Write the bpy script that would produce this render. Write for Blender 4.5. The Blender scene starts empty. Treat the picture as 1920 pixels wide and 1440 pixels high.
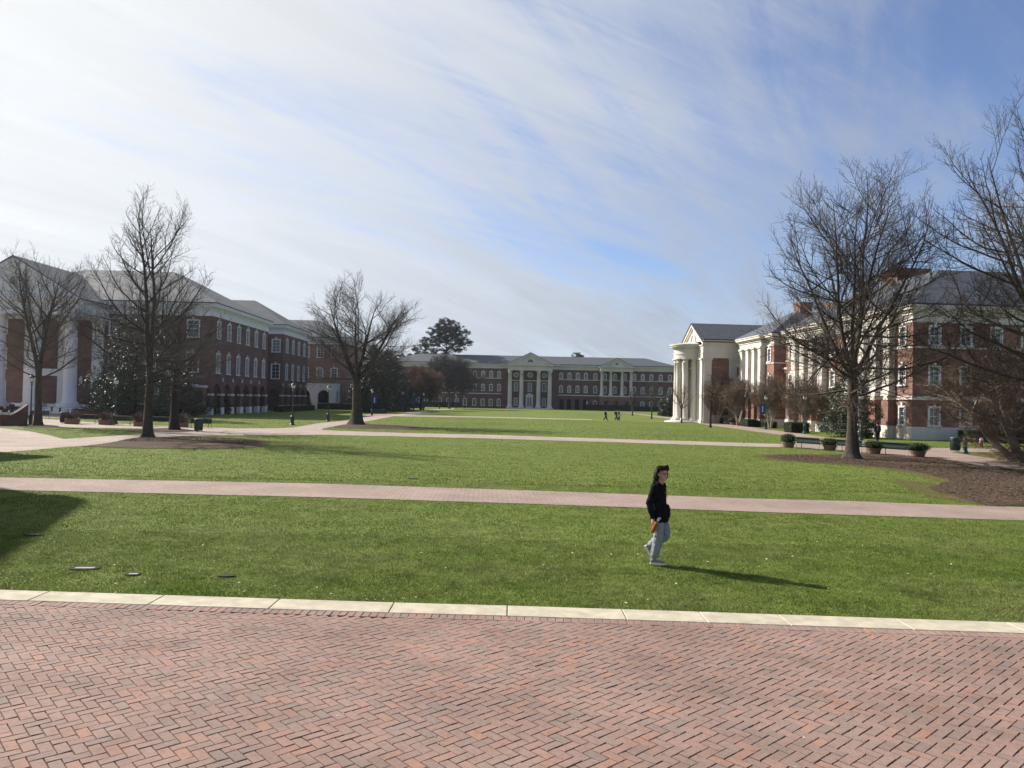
import bpy, math, random
import numpy as np
from mathutils import Vector, Matrix
R = math.radians
C = bpy.context.scene.collection
random.seed(7)
PI = math.pi

# ------------------------------------------------------------------ camera
FPX, CAMH = 1442.0, 2.97
PITCH, ROLL = math.atan(30 / 1442.0), R(1.2)
fwd = Vector((0, math.cos(PITCH), math.sin(PITCH)))
r0 = Vector((1, 0, 0)); u0 = Vector((0, -math.sin(PITCH), math.cos(PITCH)))
cr = r0 * math.cos(ROLL) + u0 * math.sin(ROLL)
cu = u0 * math.cos(ROLL) - r0 * math.sin(ROLL)
cam_d = bpy.data.cameras.new("camera"); cam = bpy.data.objects.new("camera", cam_d); C.objects.link(cam)
cam_d.sensor_width = 36.0; cam_d.lens = 36.0 * FPX / 1920.0
cam_d.clip_start = 0.1; cam_d.clip_end = 6000
m = Matrix((( cr.x, cu.x, -fwd.x, 0), (cr.y, cu.y, -fwd.y, 0), (cr.z, cu.z, -fwd.z, CAMH), (0, 0, 0, 1)))
cam.matrix_world = m
bpy.context.scene.camera = cam

def ray(px, py):
    return fwd + cr * ((px - 960) / FPX) + cu * ((720 - py) / FPX)
def gp(px, py, z=0.0):                  # point of the ground seen at a place of the photograph
    d = ray(px, py); t = (z - CAMH) / d.z
    return Vector((d.x * t, d.y * t, z))
def pdp(px, py, Y):                     # point at a known distance
    d = ray(px, py); t = Y / d.y
    return Vector((d.x * t, Y, CAMH + d.z * t))

# ------------------------------------------------------------------ tagging and meshes
def tag(o, label=None, cat=None, group=None, kind=None):
    if label: o['label'] = label
    if cat: o['category'] = cat
    if group: o['group'] = group
    if kind: o['kind'] = kind
    return o
def empty(name, loc=(0, 0, 0), rz=0.0, label=None, cat=None, group=None):
    o = bpy.data.objects.new(name, None); C.objects.link(o)
    o.location = loc; o.rotation_euler = (0, 0, rz); o.empty_display_size = 0.2
    return tag(o, label, cat, group)
def link(name, me, mat, parent=None):
    o = bpy.data.objects.new(name, me); C.objects.link(o)
    if mat is not None and not me.materials: me.materials.append(mat)
    if parent is not None: o.parent = parent
    return o
def copy_tree(o, parent=None):
    c = o.copy(); C.objects.link(c)
    c.parent = parent
    for ch in list(o.children): copy_tree(ch, c)
    return c
def np_mesh(name, V, F, smooth=False):
    """V (n,3), F (m,k) all faces with k corners, or a list of such arrays"""
    me = bpy.data.meshes.new(name)
    Fs = F if isinstance(F, list) else [F]
    V = np.ascontiguousarray(V, dtype=np.float32)
    me.vertices.add(len(V)); me.vertices.foreach_set('co', V.ravel())
    idx = np.concatenate([f.ravel() for f in Fs]).astype(np.int32)
    cnt = np.concatenate([np.full(len(f), f.shape[1], dtype=np.int32) for f in Fs])
    st = np.concatenate(([0], np.cumsum(cnt)[:-1])).astype(np.int32)
    me.loops.add(len(idx)); me.loops.foreach_set('vertex_index', idx)
    me.polygons.add(len(cnt)); me.polygons.foreach_set('loop_start', st); me.polygons.foreach_set('loop_total', cnt)
    me.polygons.foreach_set('use_smooth', np.full(len(cnt), bool(smooth)))
    me.update(calc_edges=True); me.validate()
    return me

class MB:
    def __init__(s): s.v = []; s.f = []
    def add(s, v, f):
        b = len(s.v); s.v += [tuple(p) for p in v]; s.f += [tuple(b + i for i in q) for q in f]
        return s
    def box(s, c, d, rz=0.0, M=None):
        hx, hy, hz = d[0] / 2, d[1] / 2, d[2] / 2
        cs, sn = math.cos(rz), math.sin(rz); v = []
        for z in (-hz, hz):
            for x, y in ((-hx, -hy), (hx, -hy), (hx, hy), (-hx, hy)):
                v.append((c[0] + x * cs - y * sn, c[1] + x * sn + y * cs, c[2] + z))
        if M is not None: v = [M @ Vector(p) for p in v]
        return s.add(v, [(3, 2, 1, 0), (4, 5, 6, 7), (0, 1, 5, 4), (1, 2, 6, 5), (2, 3, 7, 6), (3, 0, 4, 7)])
    def obox(s, o, u, n, x0, x1, z0, z1, d0, d1):
        """box in a facade frame: along u from x0 to x1, height z0..z1, outward d0..d1"""
        P = lambda x, d, z: o + u * x + n * d + Vector((0, 0, z))
        v = [P(x0, d1, z0), P(x1, d1, z0), P(x1, d0, z0), P(x0, d0, z0), P(x0, d1, z1), P(x1, d1, z1), P(x1, d0, z1), P(x0, d0, z1)]
        return s.add(v, [(3, 2, 1, 0), (4, 5, 6, 7), (0, 1, 5, 4), (1, 2, 6, 5), (2, 3, 7, 6), (3, 0, 4, 7)])
    def prism(s, poly, z0, z1):
        n = len(poly); v = [(p[0], p[1], z0) for p in poly] + [(p[0], p[1], z1) for p in poly]
        f = [tuple(range(n - 1, -1, -1)), tuple(range(n, 2 * n))] + [(i, (i + 1) % n, n + (i + 1) % n, n + i) for i in range(n)]
        return s.add(v, f)
    def lathe(s, prof, n=16, c=(0, 0, 0), a0=0.0, a1=2 * PI, caps=True):
        full = abs(a1 - a0 - 2 * PI) < 1e-6; k = n if full else n + 1; v = []
        for r, z in prof:
            for i in range(k):
                a = a0 + (a1 - a0) * i / n
                v.append((c[0] + r * math.cos(a), c[1] + r * math.sin(a), c[2] + z))
        f = []
        for j in range(len(prof) - 1):
            for i in range(n):
                i2 = (i + 1) % k
                f.append((j * k + i, j * k + i2, (j + 1) * k + i2, (j + 1) * k + i))
        if caps: f.append(tuple(range(k - 1, -1, -1))); t = (len(prof) - 1) * k; f.append(tuple(range(t, t + k)))
        return s.add(v, f)
    def tube(s, pts, rad, k=8, caps=True):
        pts = [Vector(p) for p in pts]; n = len(pts)
        rad = [rad] * n if not hasattr(rad, '__len__') else rad
        v = []; ref = None
        for i, p in enumerate(pts):
            t = (pts[min(i + 1, n - 1)] - pts[max(i - 1, 0)]).normalized()
            if ref is None:
                ref = t.orthogonal().normalized()
            ref = (ref - t * ref.dot(t)); ref = ref.normalized() if ref.length > 1e-6 else t.orthogonal().normalized()
            b = t.cross(ref)
            for j in range(k):
                a = 2 * PI * j / k
                v.append(p + (ref * math.cos(a) + b * math.sin(a)) * rad[i])
        f = [(i * k + j, i * k + (j + 1) % k, (i + 1) * k + (j + 1) % k, (i + 1) * k + j) for i in range(n - 1) for j in range(k)]
        if caps: f += [tuple(range(k - 1, -1, -1)), tuple(range((n - 1) * k, n * k))]
        return s.add(v, f)
    def ball(s, c, r, nu=12, nv=8):
        r = (r, r, r) if not hasattr(r, '__len__') else r
        v = [(c[0], c[1], c[2] - r[2])]
        for j in range(1, nv):
            t = -PI / 2 + PI * j / nv
            for i in range(nu):
                a = 2 * PI * i / nu
                v.append((c[0] + r[0] * math.cos(t) * math.cos(a), c[1] + r[1] * math.cos(t) * math.sin(a), c[2] + r[2] * math.sin(t)))
        v.append((c[0], c[1], c[2] + r[2])); e = len(v) - 1; f = []
        for i in range(nu):
            f.append((0, 1 + (i + 1) % nu, 1 + i)); f.append((e, e - nu + i, e - nu + (i + 1) % nu))
        for j in range(nv - 2):
            for i in range(nu):
                a = 1 + j * nu + i; b = 1 + j * nu + (i + 1) % nu
                f.append((a, b, b + nu, a + nu))
        return s.add(v, f)
    def mesh(s, name, off=None, smooth=False):
        me = bpy.data.meshes.new(name)
        v = s.v if off is None else [(p[0] - off[0], p[1] - off[1], p[2] - off[2]) for p in s.v]
        me.from_pydata(v, [], s.f); me.update()
        if smooth: me.polygons.foreach_set('use_smooth', np.ones(len(me.polygons), dtype=bool))
        return me
    def build(s, name, mat, parent=None, world=True, smooth=False):
        """world=True: vertices are world coordinates and the parent only has a location"""
        off = parent.location if (parent is not None and world) else None
        return link(name, s.mesh(name, off, smooth), mat, parent)

def bevel(o, w, seg=2):
    b = o.modifiers.new('bevel', 'BEVEL'); b.width = w; b.segments = seg; b.limit_method = 'ANGLE'; b.angle_limit = R(40)
    return o
def offset_poly(poly, d):
    n = len(poly); out = []
    for i in range(n):
        p0, p, p1 = Vector(poly[i - 1][:2]), Vector(poly[i][:2]), Vector(poly[(i + 1) % n][:2])
        e0 = (p - p0).normalized(); e1 = (p1 - p).normalized()
        n0 = Vector((e0.y, -e0.x)); n1 = Vector((e1.y, -e1.x))
        k = d / max(0.2, 1 + n0.dot(n1))
        out.append(p + (n0 + n1) * k)
    return out
# ------------------------------------------------------------------ materials
def mat(name, col, rough=0.8, spec=0.3, var=0.0, vscale=3.0, bump=0.0, bscale=40.0, island=0.0, stretch=(1, 1, 1), metal=0.0, trans=0.0, coat=0.0, col2=None):
    """plain dielectric with colour variation from noise (var), per-piece variation (island) and noise bump"""
    m = bpy.data.materials.new(name); m.use_nodes = True
    nt = m.node_tree; N = nt.nodes; L = nt.links
    b = N['Principled BSDF']; b.inputs['Roughness'].default_value = rough
    b.inputs['Specular IOR Level'].default_value = spec; b.inputs['Metallic'].default_value = metal
    if coat: b.inputs['Coat Weight'].default_value = coat
    out = None
    rgb = N.new('ShaderNodeRGB'); rgb.outputs[0].default_value = (*col, 1); out = rgb.outputs[0]
    tc = N.new('ShaderNodeTexCoord'); mp = N.new('ShaderNodeMapping'); L.new(tc.outputs['Object'], mp.inputs[0]); mp.inputs['Scale'].default_value = stretch
    if col2 is not None:
        nz = N.new('ShaderNodeTexNoise'); nz.inputs['Scale'].default_value = vscale * 0.37; nz.inputs['Detail'].default_value = 5
        L.new(mp.outputs[0], nz.inputs['Vector'])
        rp = N.new('ShaderNodeMapRange'); rp.inputs[1].default_value = 0.4; rp.inputs[2].default_value = 0.62; L.new(nz.outputs[0], rp.inputs[0])
        mx = N.new('ShaderNodeMix'); mx.data_type = 'RGBA'; L.new(rp.outputs[0], mx.inputs[0]); L.new(out, mx.inputs[6]); mx.inputs[7].default_value = (*col2, 1)
        out = mx.outputs[2]
    if var > 0:
        nz = N.new('ShaderNodeTexNoise'); nz.inputs['Scale'].default_value = vscale; nz.inputs['Detail'].default_value = 6; nz.inputs['Roughness'].default_value = 0.65
        L.new(mp.outputs[0], nz.inputs['Vector'])
        mr = N.new('ShaderNodeMapRange'); mr.inputs[1].default_value = 0.25; mr.inputs[2].default_value = 0.75
        mr.inputs[3].default_value = 1 - var; mr.inputs[4].default_value = 1 + var; L.new(nz.outputs[0], mr.inputs[0])
        hs = N.new('ShaderNodeHueSaturation'); L.new(out, hs.inputs['Color']); L.new(mr.outputs[0], hs.inputs['Value']); out = hs.outputs[0]
    if island > 0:
        g = N.new('ShaderNodeNewGeometry')
        mr = N.new('ShaderNodeMapRange'); mr.inputs[3].default_value = 1 - island; mr.inputs[4].default_value = 1 + island
        L.new(g.outputs['Random Per Island'], mr.inputs[0])
        hs = N.new('ShaderNodeHueSaturation'); L.new(out, hs.inputs['Color']); L.new(mr.outputs[0], hs.inputs['Value']); out = hs.outputs[0]
    L.new(out, b.inputs['Base Color'])
    if bump > 0:
        nb = N.new('ShaderNodeTexNoise'); nb.inputs['Scale'].default_value = bscale; nb.inputs['Detail'].default_value = 4; L.new(tc.outputs['Object'], nb.inputs['Vector'])
        bp = N.new('ShaderNodeBump'); bp.inputs['Strength'].default_value = 0.6; bp.inputs['Distance'].default_value = bump
        L.new(nb.outputs[0], bp.inputs['Height']); L.new(bp.outputs[0], b.inputs['Normal'])
    if trans > 0:
        tr = N.new('ShaderNodeBsdfTranslucent'); L.new(out, tr.inputs['Color'])
        ms = N.new('ShaderNodeMixShader'); ms.inputs[0].default_value = trans
        L.new(b.outputs[0], ms.inputs[1]); L.new(tr.outputs[0], ms.inputs[2]); L.new(ms.outputs[0], N['Material Output'].inputs[0])
    return m

def ramp_mat(name, stops, rough=0.85, scale=1.0, detail=8, island=0.0, bump=0.0, bscale=30.0, spec=0.25, trans=0.0, big=None, src='noise'):
    """colour from a ramp over noise (or over a random number per loose piece)"""
    m = bpy.data.materials.new(name); m.use_nodes = True
    nt = m.node_tree; N = nt.nodes; L = nt.links
    b = N['Principled BSDF']; b.inputs['Roughness'].default_value = rough; b.inputs['Specular IOR Level'].default_value = spec
    tc = N.new('ShaderNodeTexCoord'); nz = N.new('ShaderNodeTexNoise'); L.new(tc.outputs['Object'], nz.inputs['Vector'])
    nz.inputs['Scale'].default_value = scale; nz.inputs['Detail'].default_value = detail; nz.inputs['Roughness'].default_value = 0.7
    rp = N.new('ShaderNodeValToRGB'); e = rp.color_ramp.elements
    while len(e) < len(stops): e.new(0.5)
    for i, (p, c) in enumerate(stops): e[i].position = p; e[i].color = (*c, 1)
    if src == 'island':
        g = N.new('ShaderNodeNewGeometry'); L.new(g.outputs['Random Per Island'], rp.inputs[0])
    else: L.new(nz.outputs[0], rp.inputs[0])
    out = rp.outputs[0]
    if name == 'clay_paver':
        # sand, soot and rubbed spots at several sizes
        for sc_, lo, hi, a_ in ((22, .45, .75, .82), (140, .5, .8, .86), (1.6, .55, .8, .80)):
            n3 = N.new('ShaderNodeTexNoise'); n3.inputs['Scale'].default_value = sc_; n3.inputs['Detail'].default_value = 6; L.new(tc.outputs['Object'], n3.inputs['Vector'])
            m3 = N.new('ShaderNodeMapRange'); m3.inputs[1].default_value = lo; m3.inputs[2].default_value = hi; m3.inputs[3].default_value = 1.06; m3.inputs[4].default_value = a_; L.new(n3.outputs[0], m3.inputs[0])
            h3 = N.new('ShaderNodeHueSaturation'); L.new(out, h3.inputs['Color']); L.new(m3.outputs[0], h3.inputs['Value']); out = h3.outputs[0]
    if name == 'grass_blade':
        # thirstier and lusher areas of the turf
        n4 = N.new('ShaderNodeTexNoise'); n4.inputs['Scale'].default_value = .32; n4.inputs['Detail'].default_value = 5; L.new(tc.outputs['Object'], n4.inputs['Vector'])
        h4 = N.new('ShaderNodeHueSaturation'); L.new(out, h4.inputs['Color'])
        for key, a_, b_ in (('Hue', .472, .518), ('Saturation', .80, 1.10), ('Value', 1.14, .90)):
            m4 = N.new('ShaderNodeMapRange'); m4.inputs[1].default_value = .32; m4.inputs[2].default_value = .66; m4.inputs[3].default_value = a_; m4.inputs[4].default_value = b_; L.new(n4.outputs[0], m4.inputs[0]); L.new(m4.outputs[0], h4.inputs[key])
        out = h4.outputs[0]
    if big:
        n2 = N.new('ShaderNodeTexNoise'); n2.inputs['Scale'].default_value = big[0]; n2.inputs['Detail'].default_value = 4; L.new(tc.outputs['Object'], n2.inputs['Vector'])
        mr = N.new('ShaderNodeMapRange'); mr.inputs[1].default_value = 0.3; mr.inputs[2].default_value = 0.7; mr.inputs[3].default_value = 1 - big[1]; mr.inputs[4].default_value = 1 + big[1]
        L.new(n2.outputs[0], mr.inputs[0]); hs = N.new('ShaderNodeHueSaturation'); L.new(out, hs.inputs['Color']); L.new(mr.outputs[0], hs.inputs['Value']); out = hs.outputs[0]
    if island > 0:
        g = N.new('ShaderNodeNewGeometry'); mr = N.new('ShaderNodeMapRange'); mr.inputs[3].default_value = 1 - island; mr.inputs[4].default_value = 1 + island
        L.new(g.outputs['Random Per Island'], mr.inputs[0])
        hs = N.new('ShaderNodeHueSaturation'); L.new(out, hs.inputs['Color']); L.new(mr.outputs[0], hs.inputs['Value']); out = hs.outputs[0]
    L.new(out, b.inputs['Base Color'])
    if bump > 0:
        nb = N.new('ShaderNodeTexNoise'); nb.inputs['Scale'].default_value = bscale; nb.inputs['Detail'].default_value = 6; L.new(tc.outputs['Object'], nb.inputs['Vector'])
        bp = N.new('ShaderNodeBump'); bp.inputs['Strength'].default_value = 0.8; bp.inputs['Distance'].default_value = bump
        L.new(nb.outputs[0], bp.inputs['Height']); L.new(bp.outputs[0], b.inputs['Normal'])
    if trans > 0:
        tr = N.new('ShaderNodeBsdfTranslucent'); L.new(out, tr.inputs['Color'])
        ms = N.new('ShaderNodeMixShader'); ms.inputs[0].default_value = trans
        L.new(b.outputs[0], ms.inputs[1]); L.new(tr.outputs[0], ms.inputs[2]); L.new(ms.outputs[0], N['Material Output'].inputs[0])
    return m

M = {}
GD, GL = (0.045, 0.082, 0.016), (0.115, 0.145, 0.040)
M['lawn'] = ramp_mat('lawn_turf', [(0.30, (0.066, 0.096, 0.015)), (0.5, (0.112, 0.148, 0.027)), (0.68, (0.162, 0.182, 0.047))], rough=0.9, scale=1.3, detail=12, bump=0.05, bscale=9.0, spec=0.1, big=(0.09, 0.14))
M['blade'] = ramp_mat('grass_blade', [(0.0, (0.068, 0.108, 0.014)), (0.6, (0.119, 0.166, 0.028)), (0.95, (0.172, 0.208, 0.051)), (1.0, (0.32, 0.29, 0.14))], rough=0.6, src='island', spec=0.2, trans=0.3, big=(1.9, 0.34))
M['straw'] = ramp_mat('dry_grass_blade', [(0.0, (0.12, 0.125, 0.035)), (0.5, (0.24, 0.21, 0.085)), (1.0, (0.36, 0.31, 0.16))], rough=0.7, src='island', spec=0.2, trans=0.3)
M['soil'] = mat('dark_soil', (0.045, 0.042, 0.024), 0.95, 0.1, var=0.3, vscale=9, bump=0.01)
M['mulch'] = ramp_mat('bark_mulch', [(0.3, (0.034, 0.022, 0.014)), (0.5, (0.078, 0.053, 0.036)), (0.7, (0.136, 0.098, 0.070))], rough=0.95, scale=7, detail=12, bump=0.06, bscale=14, spec=0.1, big=(0.3, 0.2))
M['chip'] = ramp_mat('bark_chip', [(0.0, (0.036, 0.023, 0.015)), (0.7, (0.092, 0.062, 0.043)), (1.0, (0.20, 0.150, 0.110))], rough=0.9, src='island', spec=0.15)
M['paver'] = ramp_mat('clay_paver', [(0.0, (0.178, 0.132, 0.111)), (0.12, (0.194, 0.136, 0.113)), (0.35, (0.209, 0.140, 0.115)), (0.65, (0.217, 0.141, 0.115)), (0.90, (0.228, 0.141, 0.111)), (1.0, (0.250, 0.140, 0.104))], rough=0.85, src='island', spec=0.25, big=(0.75, 0.15), bump=0.003, bscale=90)
M['joint'] = mat('sandy_joint', (0.10, 0.07, 0.058), 0.95, 0.1, var=0.35, vscale=5)
M['kerb'] = mat('cast_stone', (0.455, 0.405, 0.305), 0.9, 0.2, var=0.22, vscale=5.5, bump=0.003, bscale=50, col2=(0.385, 0.345, 0.262))
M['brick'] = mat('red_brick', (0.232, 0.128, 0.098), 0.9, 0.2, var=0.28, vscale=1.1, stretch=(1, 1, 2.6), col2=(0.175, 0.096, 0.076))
M['brick_shaded'] = mat('shaded_brick', (0.145, 0.078, 0.067), 0.9, 0.2, var=0.28, vscale=1.1, stretch=(1, 1, 2.6), col2=(0.105, 0.058, 0.052))  # red brick again, darkened in its colour to stand for shade
M['stone'] = mat('pale_limestone', (0.60, 0.555, 0.495), 0.85, 0.25, var=0.08, vscale=0.8, stretch=(1, 1, 0.4), col2=(0.54, 0.498, 0.445))
M['white'] = mat('white_paint', (0.64, 0.64, 0.63), 0.6, 0.3, var=0.05, vscale=1.2)
M['slate'] = mat('grey_slate', (0.072, 0.079, 0.093), 0.75, 0.35, var=0.22, vscale=3.0, stretch=(1, 1, 2.5), col2=(0.058, 0.063, 0.075), bump=0.02, bscale=6)
M['lead'] = mat('lead_flashing', (0.03, 0.035, 0.055), 0.5, 0.4)
M['glass'] = mat('window_glass', (0.030, 0.036, 0.042), 0.06, 0.8, var=0.25, vscale=0.5)
M['blind'] = mat('glass_with_blind', (0.20, 0.20, 0.19), 0.15, 0.6, var=0.2, vscale=0.4)
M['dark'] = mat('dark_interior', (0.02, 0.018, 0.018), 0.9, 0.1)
M['door'] = mat('painted_door', (0.06, 0.055, 0.055), 0.5, 0.4)
M['green_metal'] = mat('dark_green_enamel', (0.012, 0.030, 0.026), 0.45, 0.5, var=0.15, vscale=6)
M['black_metal'] = mat('black_enamel', (0.012, 0.012, 0.013), 0.5, 0.45)
M['lamp_glass'] = mat('milky_lamp_glass', (0.75, 0.74, 0.70), 0.15, 0.6, trans=0.4)
M['banner'] = mat('blue_banner_cloth', (0.030, 0.085, 0.26), 0.8, 0.2, var=0.08, vscale=4, trans=0.15)
M['emblem'] = mat('white_print', (0.62, 0.65, 0.70), 0.8, 0.2)
M['terracotta'] = mat('terracotta', (0.215, 0.130, 0.098), 0.85, 0.25, var=0.15, vscale=6)
M['hedge'] = ramp_mat('hedge_leaf', [(0.0, (0.012, 0.022, 0.008)), (0.7, (0.034, 0.052, 0.016)), (1.0, (0.065, 0.085, 0.028))], rough=0.5, src='island', spec=0.4, trans=0.15)
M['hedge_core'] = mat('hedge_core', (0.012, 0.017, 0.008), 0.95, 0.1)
M['dry'] = ramp_mat('dry_stem', [(0.0, (0.04, 0.027, 0.022)), (1.0, (0.12, 0.085, 0.07))], rough=0.8, src='island')
M['magnolia'] = ramp_mat('magnolia_leaf', [(0.0, (0.010, 0.020, 0.008)), (0.75, (0.026, 0.044, 0.016)), (1.0, (0.07, 0.06, 0.03))], rough=0.42, src='island', spec=0.40, trans=0.08)
M['pine'] = ramp_mat('pine_needle', [(0.0, (0.014, 0.025, 0.012)), (0.7, (0.032, 0.047, 0.020)), (1.0, (0.06, 0.07, 0.032))], rough=0.6, src='island', spec=0.2, trans=0.1)
M['bark'] = ramp_mat('grey_bark', [(0.3, (0.035, 0.029, 0.023)), (0.55, (0.075, 0.064, 0.050)), (0.75, (0.12, 0.105, 0.085))], rough=0.95, scale=5, detail=10, bump=0.03, bscale=16, spec=0.1)
M['bark_dark'] = ramp_mat('dark_bark', [(0.3, (0.022, 0.018, 0.015)), (0.6, (0.05, 0.043, 0.036)), (0.8, (0.085, 0.075, 0.062))], rough=0.95, scale=5, detail=10, bump=0.02, bscale=16, spec=0.1)
M['bark_pale'] = ramp_mat('pale_bark', [(0.3, (0.13, 0.105, 0.08)), (0.5, (0.30, 0.25, 0.19)), (0.75, (0.46, 0.40, 0.32))], rough=0.8, scale=3, detail=6, bump=0.01, bscale=14, spec=0.2)
M['twig'] = mat('brown_twig', (0.078, 0.061, 0.050), 0.9, 0.1, island=0.3)
M['twig_grey'] = mat('grey_twig', (0.088, 0.080, 0.071), 0.9, 0.1, island=0.3)
M['twig_warm'] = mat('warm_twig', (0.19, 0.140, 0.106), 0.9, 0.1, island=0.35)
M['twig_red'] = mat('russet_twig', (0.185, 0.115, 0.085), 0.9, 0.1, island=0.35)
M['skin'] = mat('skin', (0.50, 0.28, 0.20), 0.55, 0.35, var=0.06, vscale=14)
M['hair'] = mat('dark_brown_hair', (0.030, 0.017, 0.011), 0.65, 0.2, island=0.5)
M['hoodie'] = mat('black_fleece', (0.008, 0.008, 0.010), 0.95, 0.12, var=0.2, vscale=12, bump=0.006, bscale=14)
M['sweat'] = mat('grey_jersey', (0.25, 0.265, 0.28), 0.95, 0.12, var=0.12, vscale=10, bump=0.008, bscale=11)
M['shoe'] = mat('grey_shoe', (0.20, 0.185, 0.175), 0.85, 0.2, var=0.15, vscale=18)
M['sole'] = mat('white_sole', (0.62, 0.59, 0.54), 0.8, 0.2)
M['amber'] = mat('amber_bottle', (0.27, 0.085, 0.012), 0.25, 0.5)
M['cap'] = mat('pale_cap', (0.55, 0.57, 0.58), 0.4, 0.4)
M['navy'] = mat('navy_cloth', (0.012, 0.014, 0.022), 0.9, 0.15, var=0.2, vscale=8)
M['charcoal'] = mat('charcoal_cloth', (0.022, 0.022, 0.025), 0.9, 0.15, var=0.2, vscale=8)
M['pale_cloth'] = mat('pale_cloth', (0.5, 0.5, 0.5), 0.9, 0.15)
M['blond'] = mat('blond_hair', (0.30, 0.20, 0.10), 0.6, 0.3)
M['leaf_litter'] = ramp_mat('fallen_leaf', [(0.0, (0.30, 0.24, 0.15)), (0.5, (0.45, 0.38, 0.26)), (1.0, (0.62, 0.58, 0.47))], rough=0.8, src='island')
M['concrete'] = mat('grey_concrete', (0.33, 0.31, 0.27), 0.9, 0.2, var=0.25, vscale=6)
M['hydrant_red'] = mat('red_enamel', (0.28, 0.07, 0.045), 0.5, 0.4)
M['flower'] = ramp_mat('white_petal', [(0.0, (0.05, 0.09, 0.03)), (0.35, (0.10, 0.14, 0.05)), (0.4, (0.6, 0.6, 0.58)), (1.0, (0.75, 0.75, 0.74))], src='island')

def brick_path_mat(name, c1, c2, mortar, sx, rot):
    m = bpy.data.materials.new(name); m.use_nodes = True; nt = m.node_tree; N = nt.nodes; L = nt.links
    b = N['Principled BSDF']; b.inputs['Roughness'].default_value = 0.9; b.inputs['Specular IOR Level'].default_value = 0.2
    tc = N.new('ShaderNodeTexCoord'); mp = N.new('ShaderNodeMapping'); L.new(tc.outputs['Object'], mp.inputs[0]); mp.inputs['Rotation'].default_value = (0, 0, rot)
    bt = N.new('ShaderNodeTexBrick'); L.new(mp.outputs[0], bt.inputs['Vector'])
    bt.inputs['Color1'].default_value = (*c1, 1); bt.inputs['Color2'].default_value = (*c2, 1); bt.inputs['Mortar'].default_value = (*mortar, 1)
    bt.inputs['Scale'].default_value = 1.0; bt.inputs['Mortar Size'].default_value = 0.007; bt.inputs['Brick Width'].default_value = 0.205; bt.inputs['Row Height'].default_value = 0.103
    nz = N.new('ShaderNodeTexNoise'); nz.inputs['Scale'].default_value = 0.5; nz.inputs['Detail'].default_value = 8; L.new(tc.outputs['Object'], nz.inputs['Vector'])
    mr = N.new('ShaderNodeMapRange'); mr.inputs[1].default_value = 0.3; mr.inputs[2].default_value = 0.7; mr.inputs[3].default_value = 0.84; mr.inputs[4].default_value = 1.16; L.new(nz.outputs[0], mr.inputs[0])
    hs = N.new('ShaderNodeHueSaturation'); L.new(bt.outputs[0], hs.inputs['Color']); L.new(mr.outputs[0], hs.inputs['Value'])
    L.new(hs.outputs[0], b.inputs['Base Color'])
    bp = N.new('ShaderNodeBump'); bp.inputs['Distance'].default_value = 0.004; bp.invert = True; L.new(bt.outputs['Fac'], bp.inputs['Height']); L.new(bp.outputs[0], b.inputs['Normal'])
    return m
M['path_brick'] = brick_path_mat('path_brick', (0.325, 0.245, 0.205), (0.275, 0.20, 0.167), (0.15, 0.115, 0.095), 1, 0.75)
M['path_pale'] = brick_path_mat('path_brick_pale', (0.365, 0.30, 0.252), (0.32, 0.255, 0.212), (0.22, 0.17, 0.14), 1, 0.75)
# ------------------------------------------------------------------ ground
rng = np.random.default_rng(11)
def structure(name, mb, m, kind='structure'):
    return tag(mb.build(name, m), kind=kind)
def sheet(name, poly, z, m, thick=0.0):
    """flat ground sheet from outline points"""
    from mathutils.geometry import tessellate_polygon
    v = [Vector((p[0], p[1], z)) for p in poly]
    f = tessellate_polygon([[Vector((p[0], p[1], 0)) for p in poly]])
    mb = MB()
    fs = []
    for t in f:
        a, b, c = (v[i] for i in t)
        fs.append(tuple(t) if (b - a).cross(c - a).z > 0 else tuple(reversed(t)))
    mb.add(v, fs)
    return structure(name, mb, m)
def px_poly(pts): return [gp(*p) for p in pts]
def smooth_outline(pts, n=4, wob=0.0, seed=0):
    """closed Catmull-Rom through the points, with an uneven edge"""
    r = random.Random(seed); out = []; k = len(pts)
    for i in range(k):
        p0, p1, p2, p3 = (Vector(pts[(i + j - 1) % k][:2]) for j in range(4))
        for q in range(n):
            t = q / n
            p = 0.5 * ((2 * p1) + (p2 - p0) * t + (2 * p0 - 5 * p1 + 4 * p2 - p3) * t * t + (3 * p1 - p0 - 3 * p2 + p3) * t ** 3)
            out.append(p + Vector((r.uniform(-wob, wob), r.uniform(-wob, wob))))
    return out

KX = [-7.5, -6.68, -4.97, -3.28, -1.62, 0.0, 1.62, 2.70, 3.80, 5.40, 6.90]
def kerb_back(x):
    return float(np.interp(x, [-30, -7.5, -1.7, 0, 2.43, 7.1, 30], [12.1, 11.32, 11.07, 11.03, 10.93, 10.70, 9.4]))
def kerb_front(x): return kerb_back(x) - 0.52

# lawn: one sheet out to the horizon
mb = MB(); S = 900
mb.add([(-S, -200, 0), (S, -200, 0), (S, S, 0), (-S, S, 0)], [(0, 1, 2, 3)])
structure('lawn', mb, M['lawn'])

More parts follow.
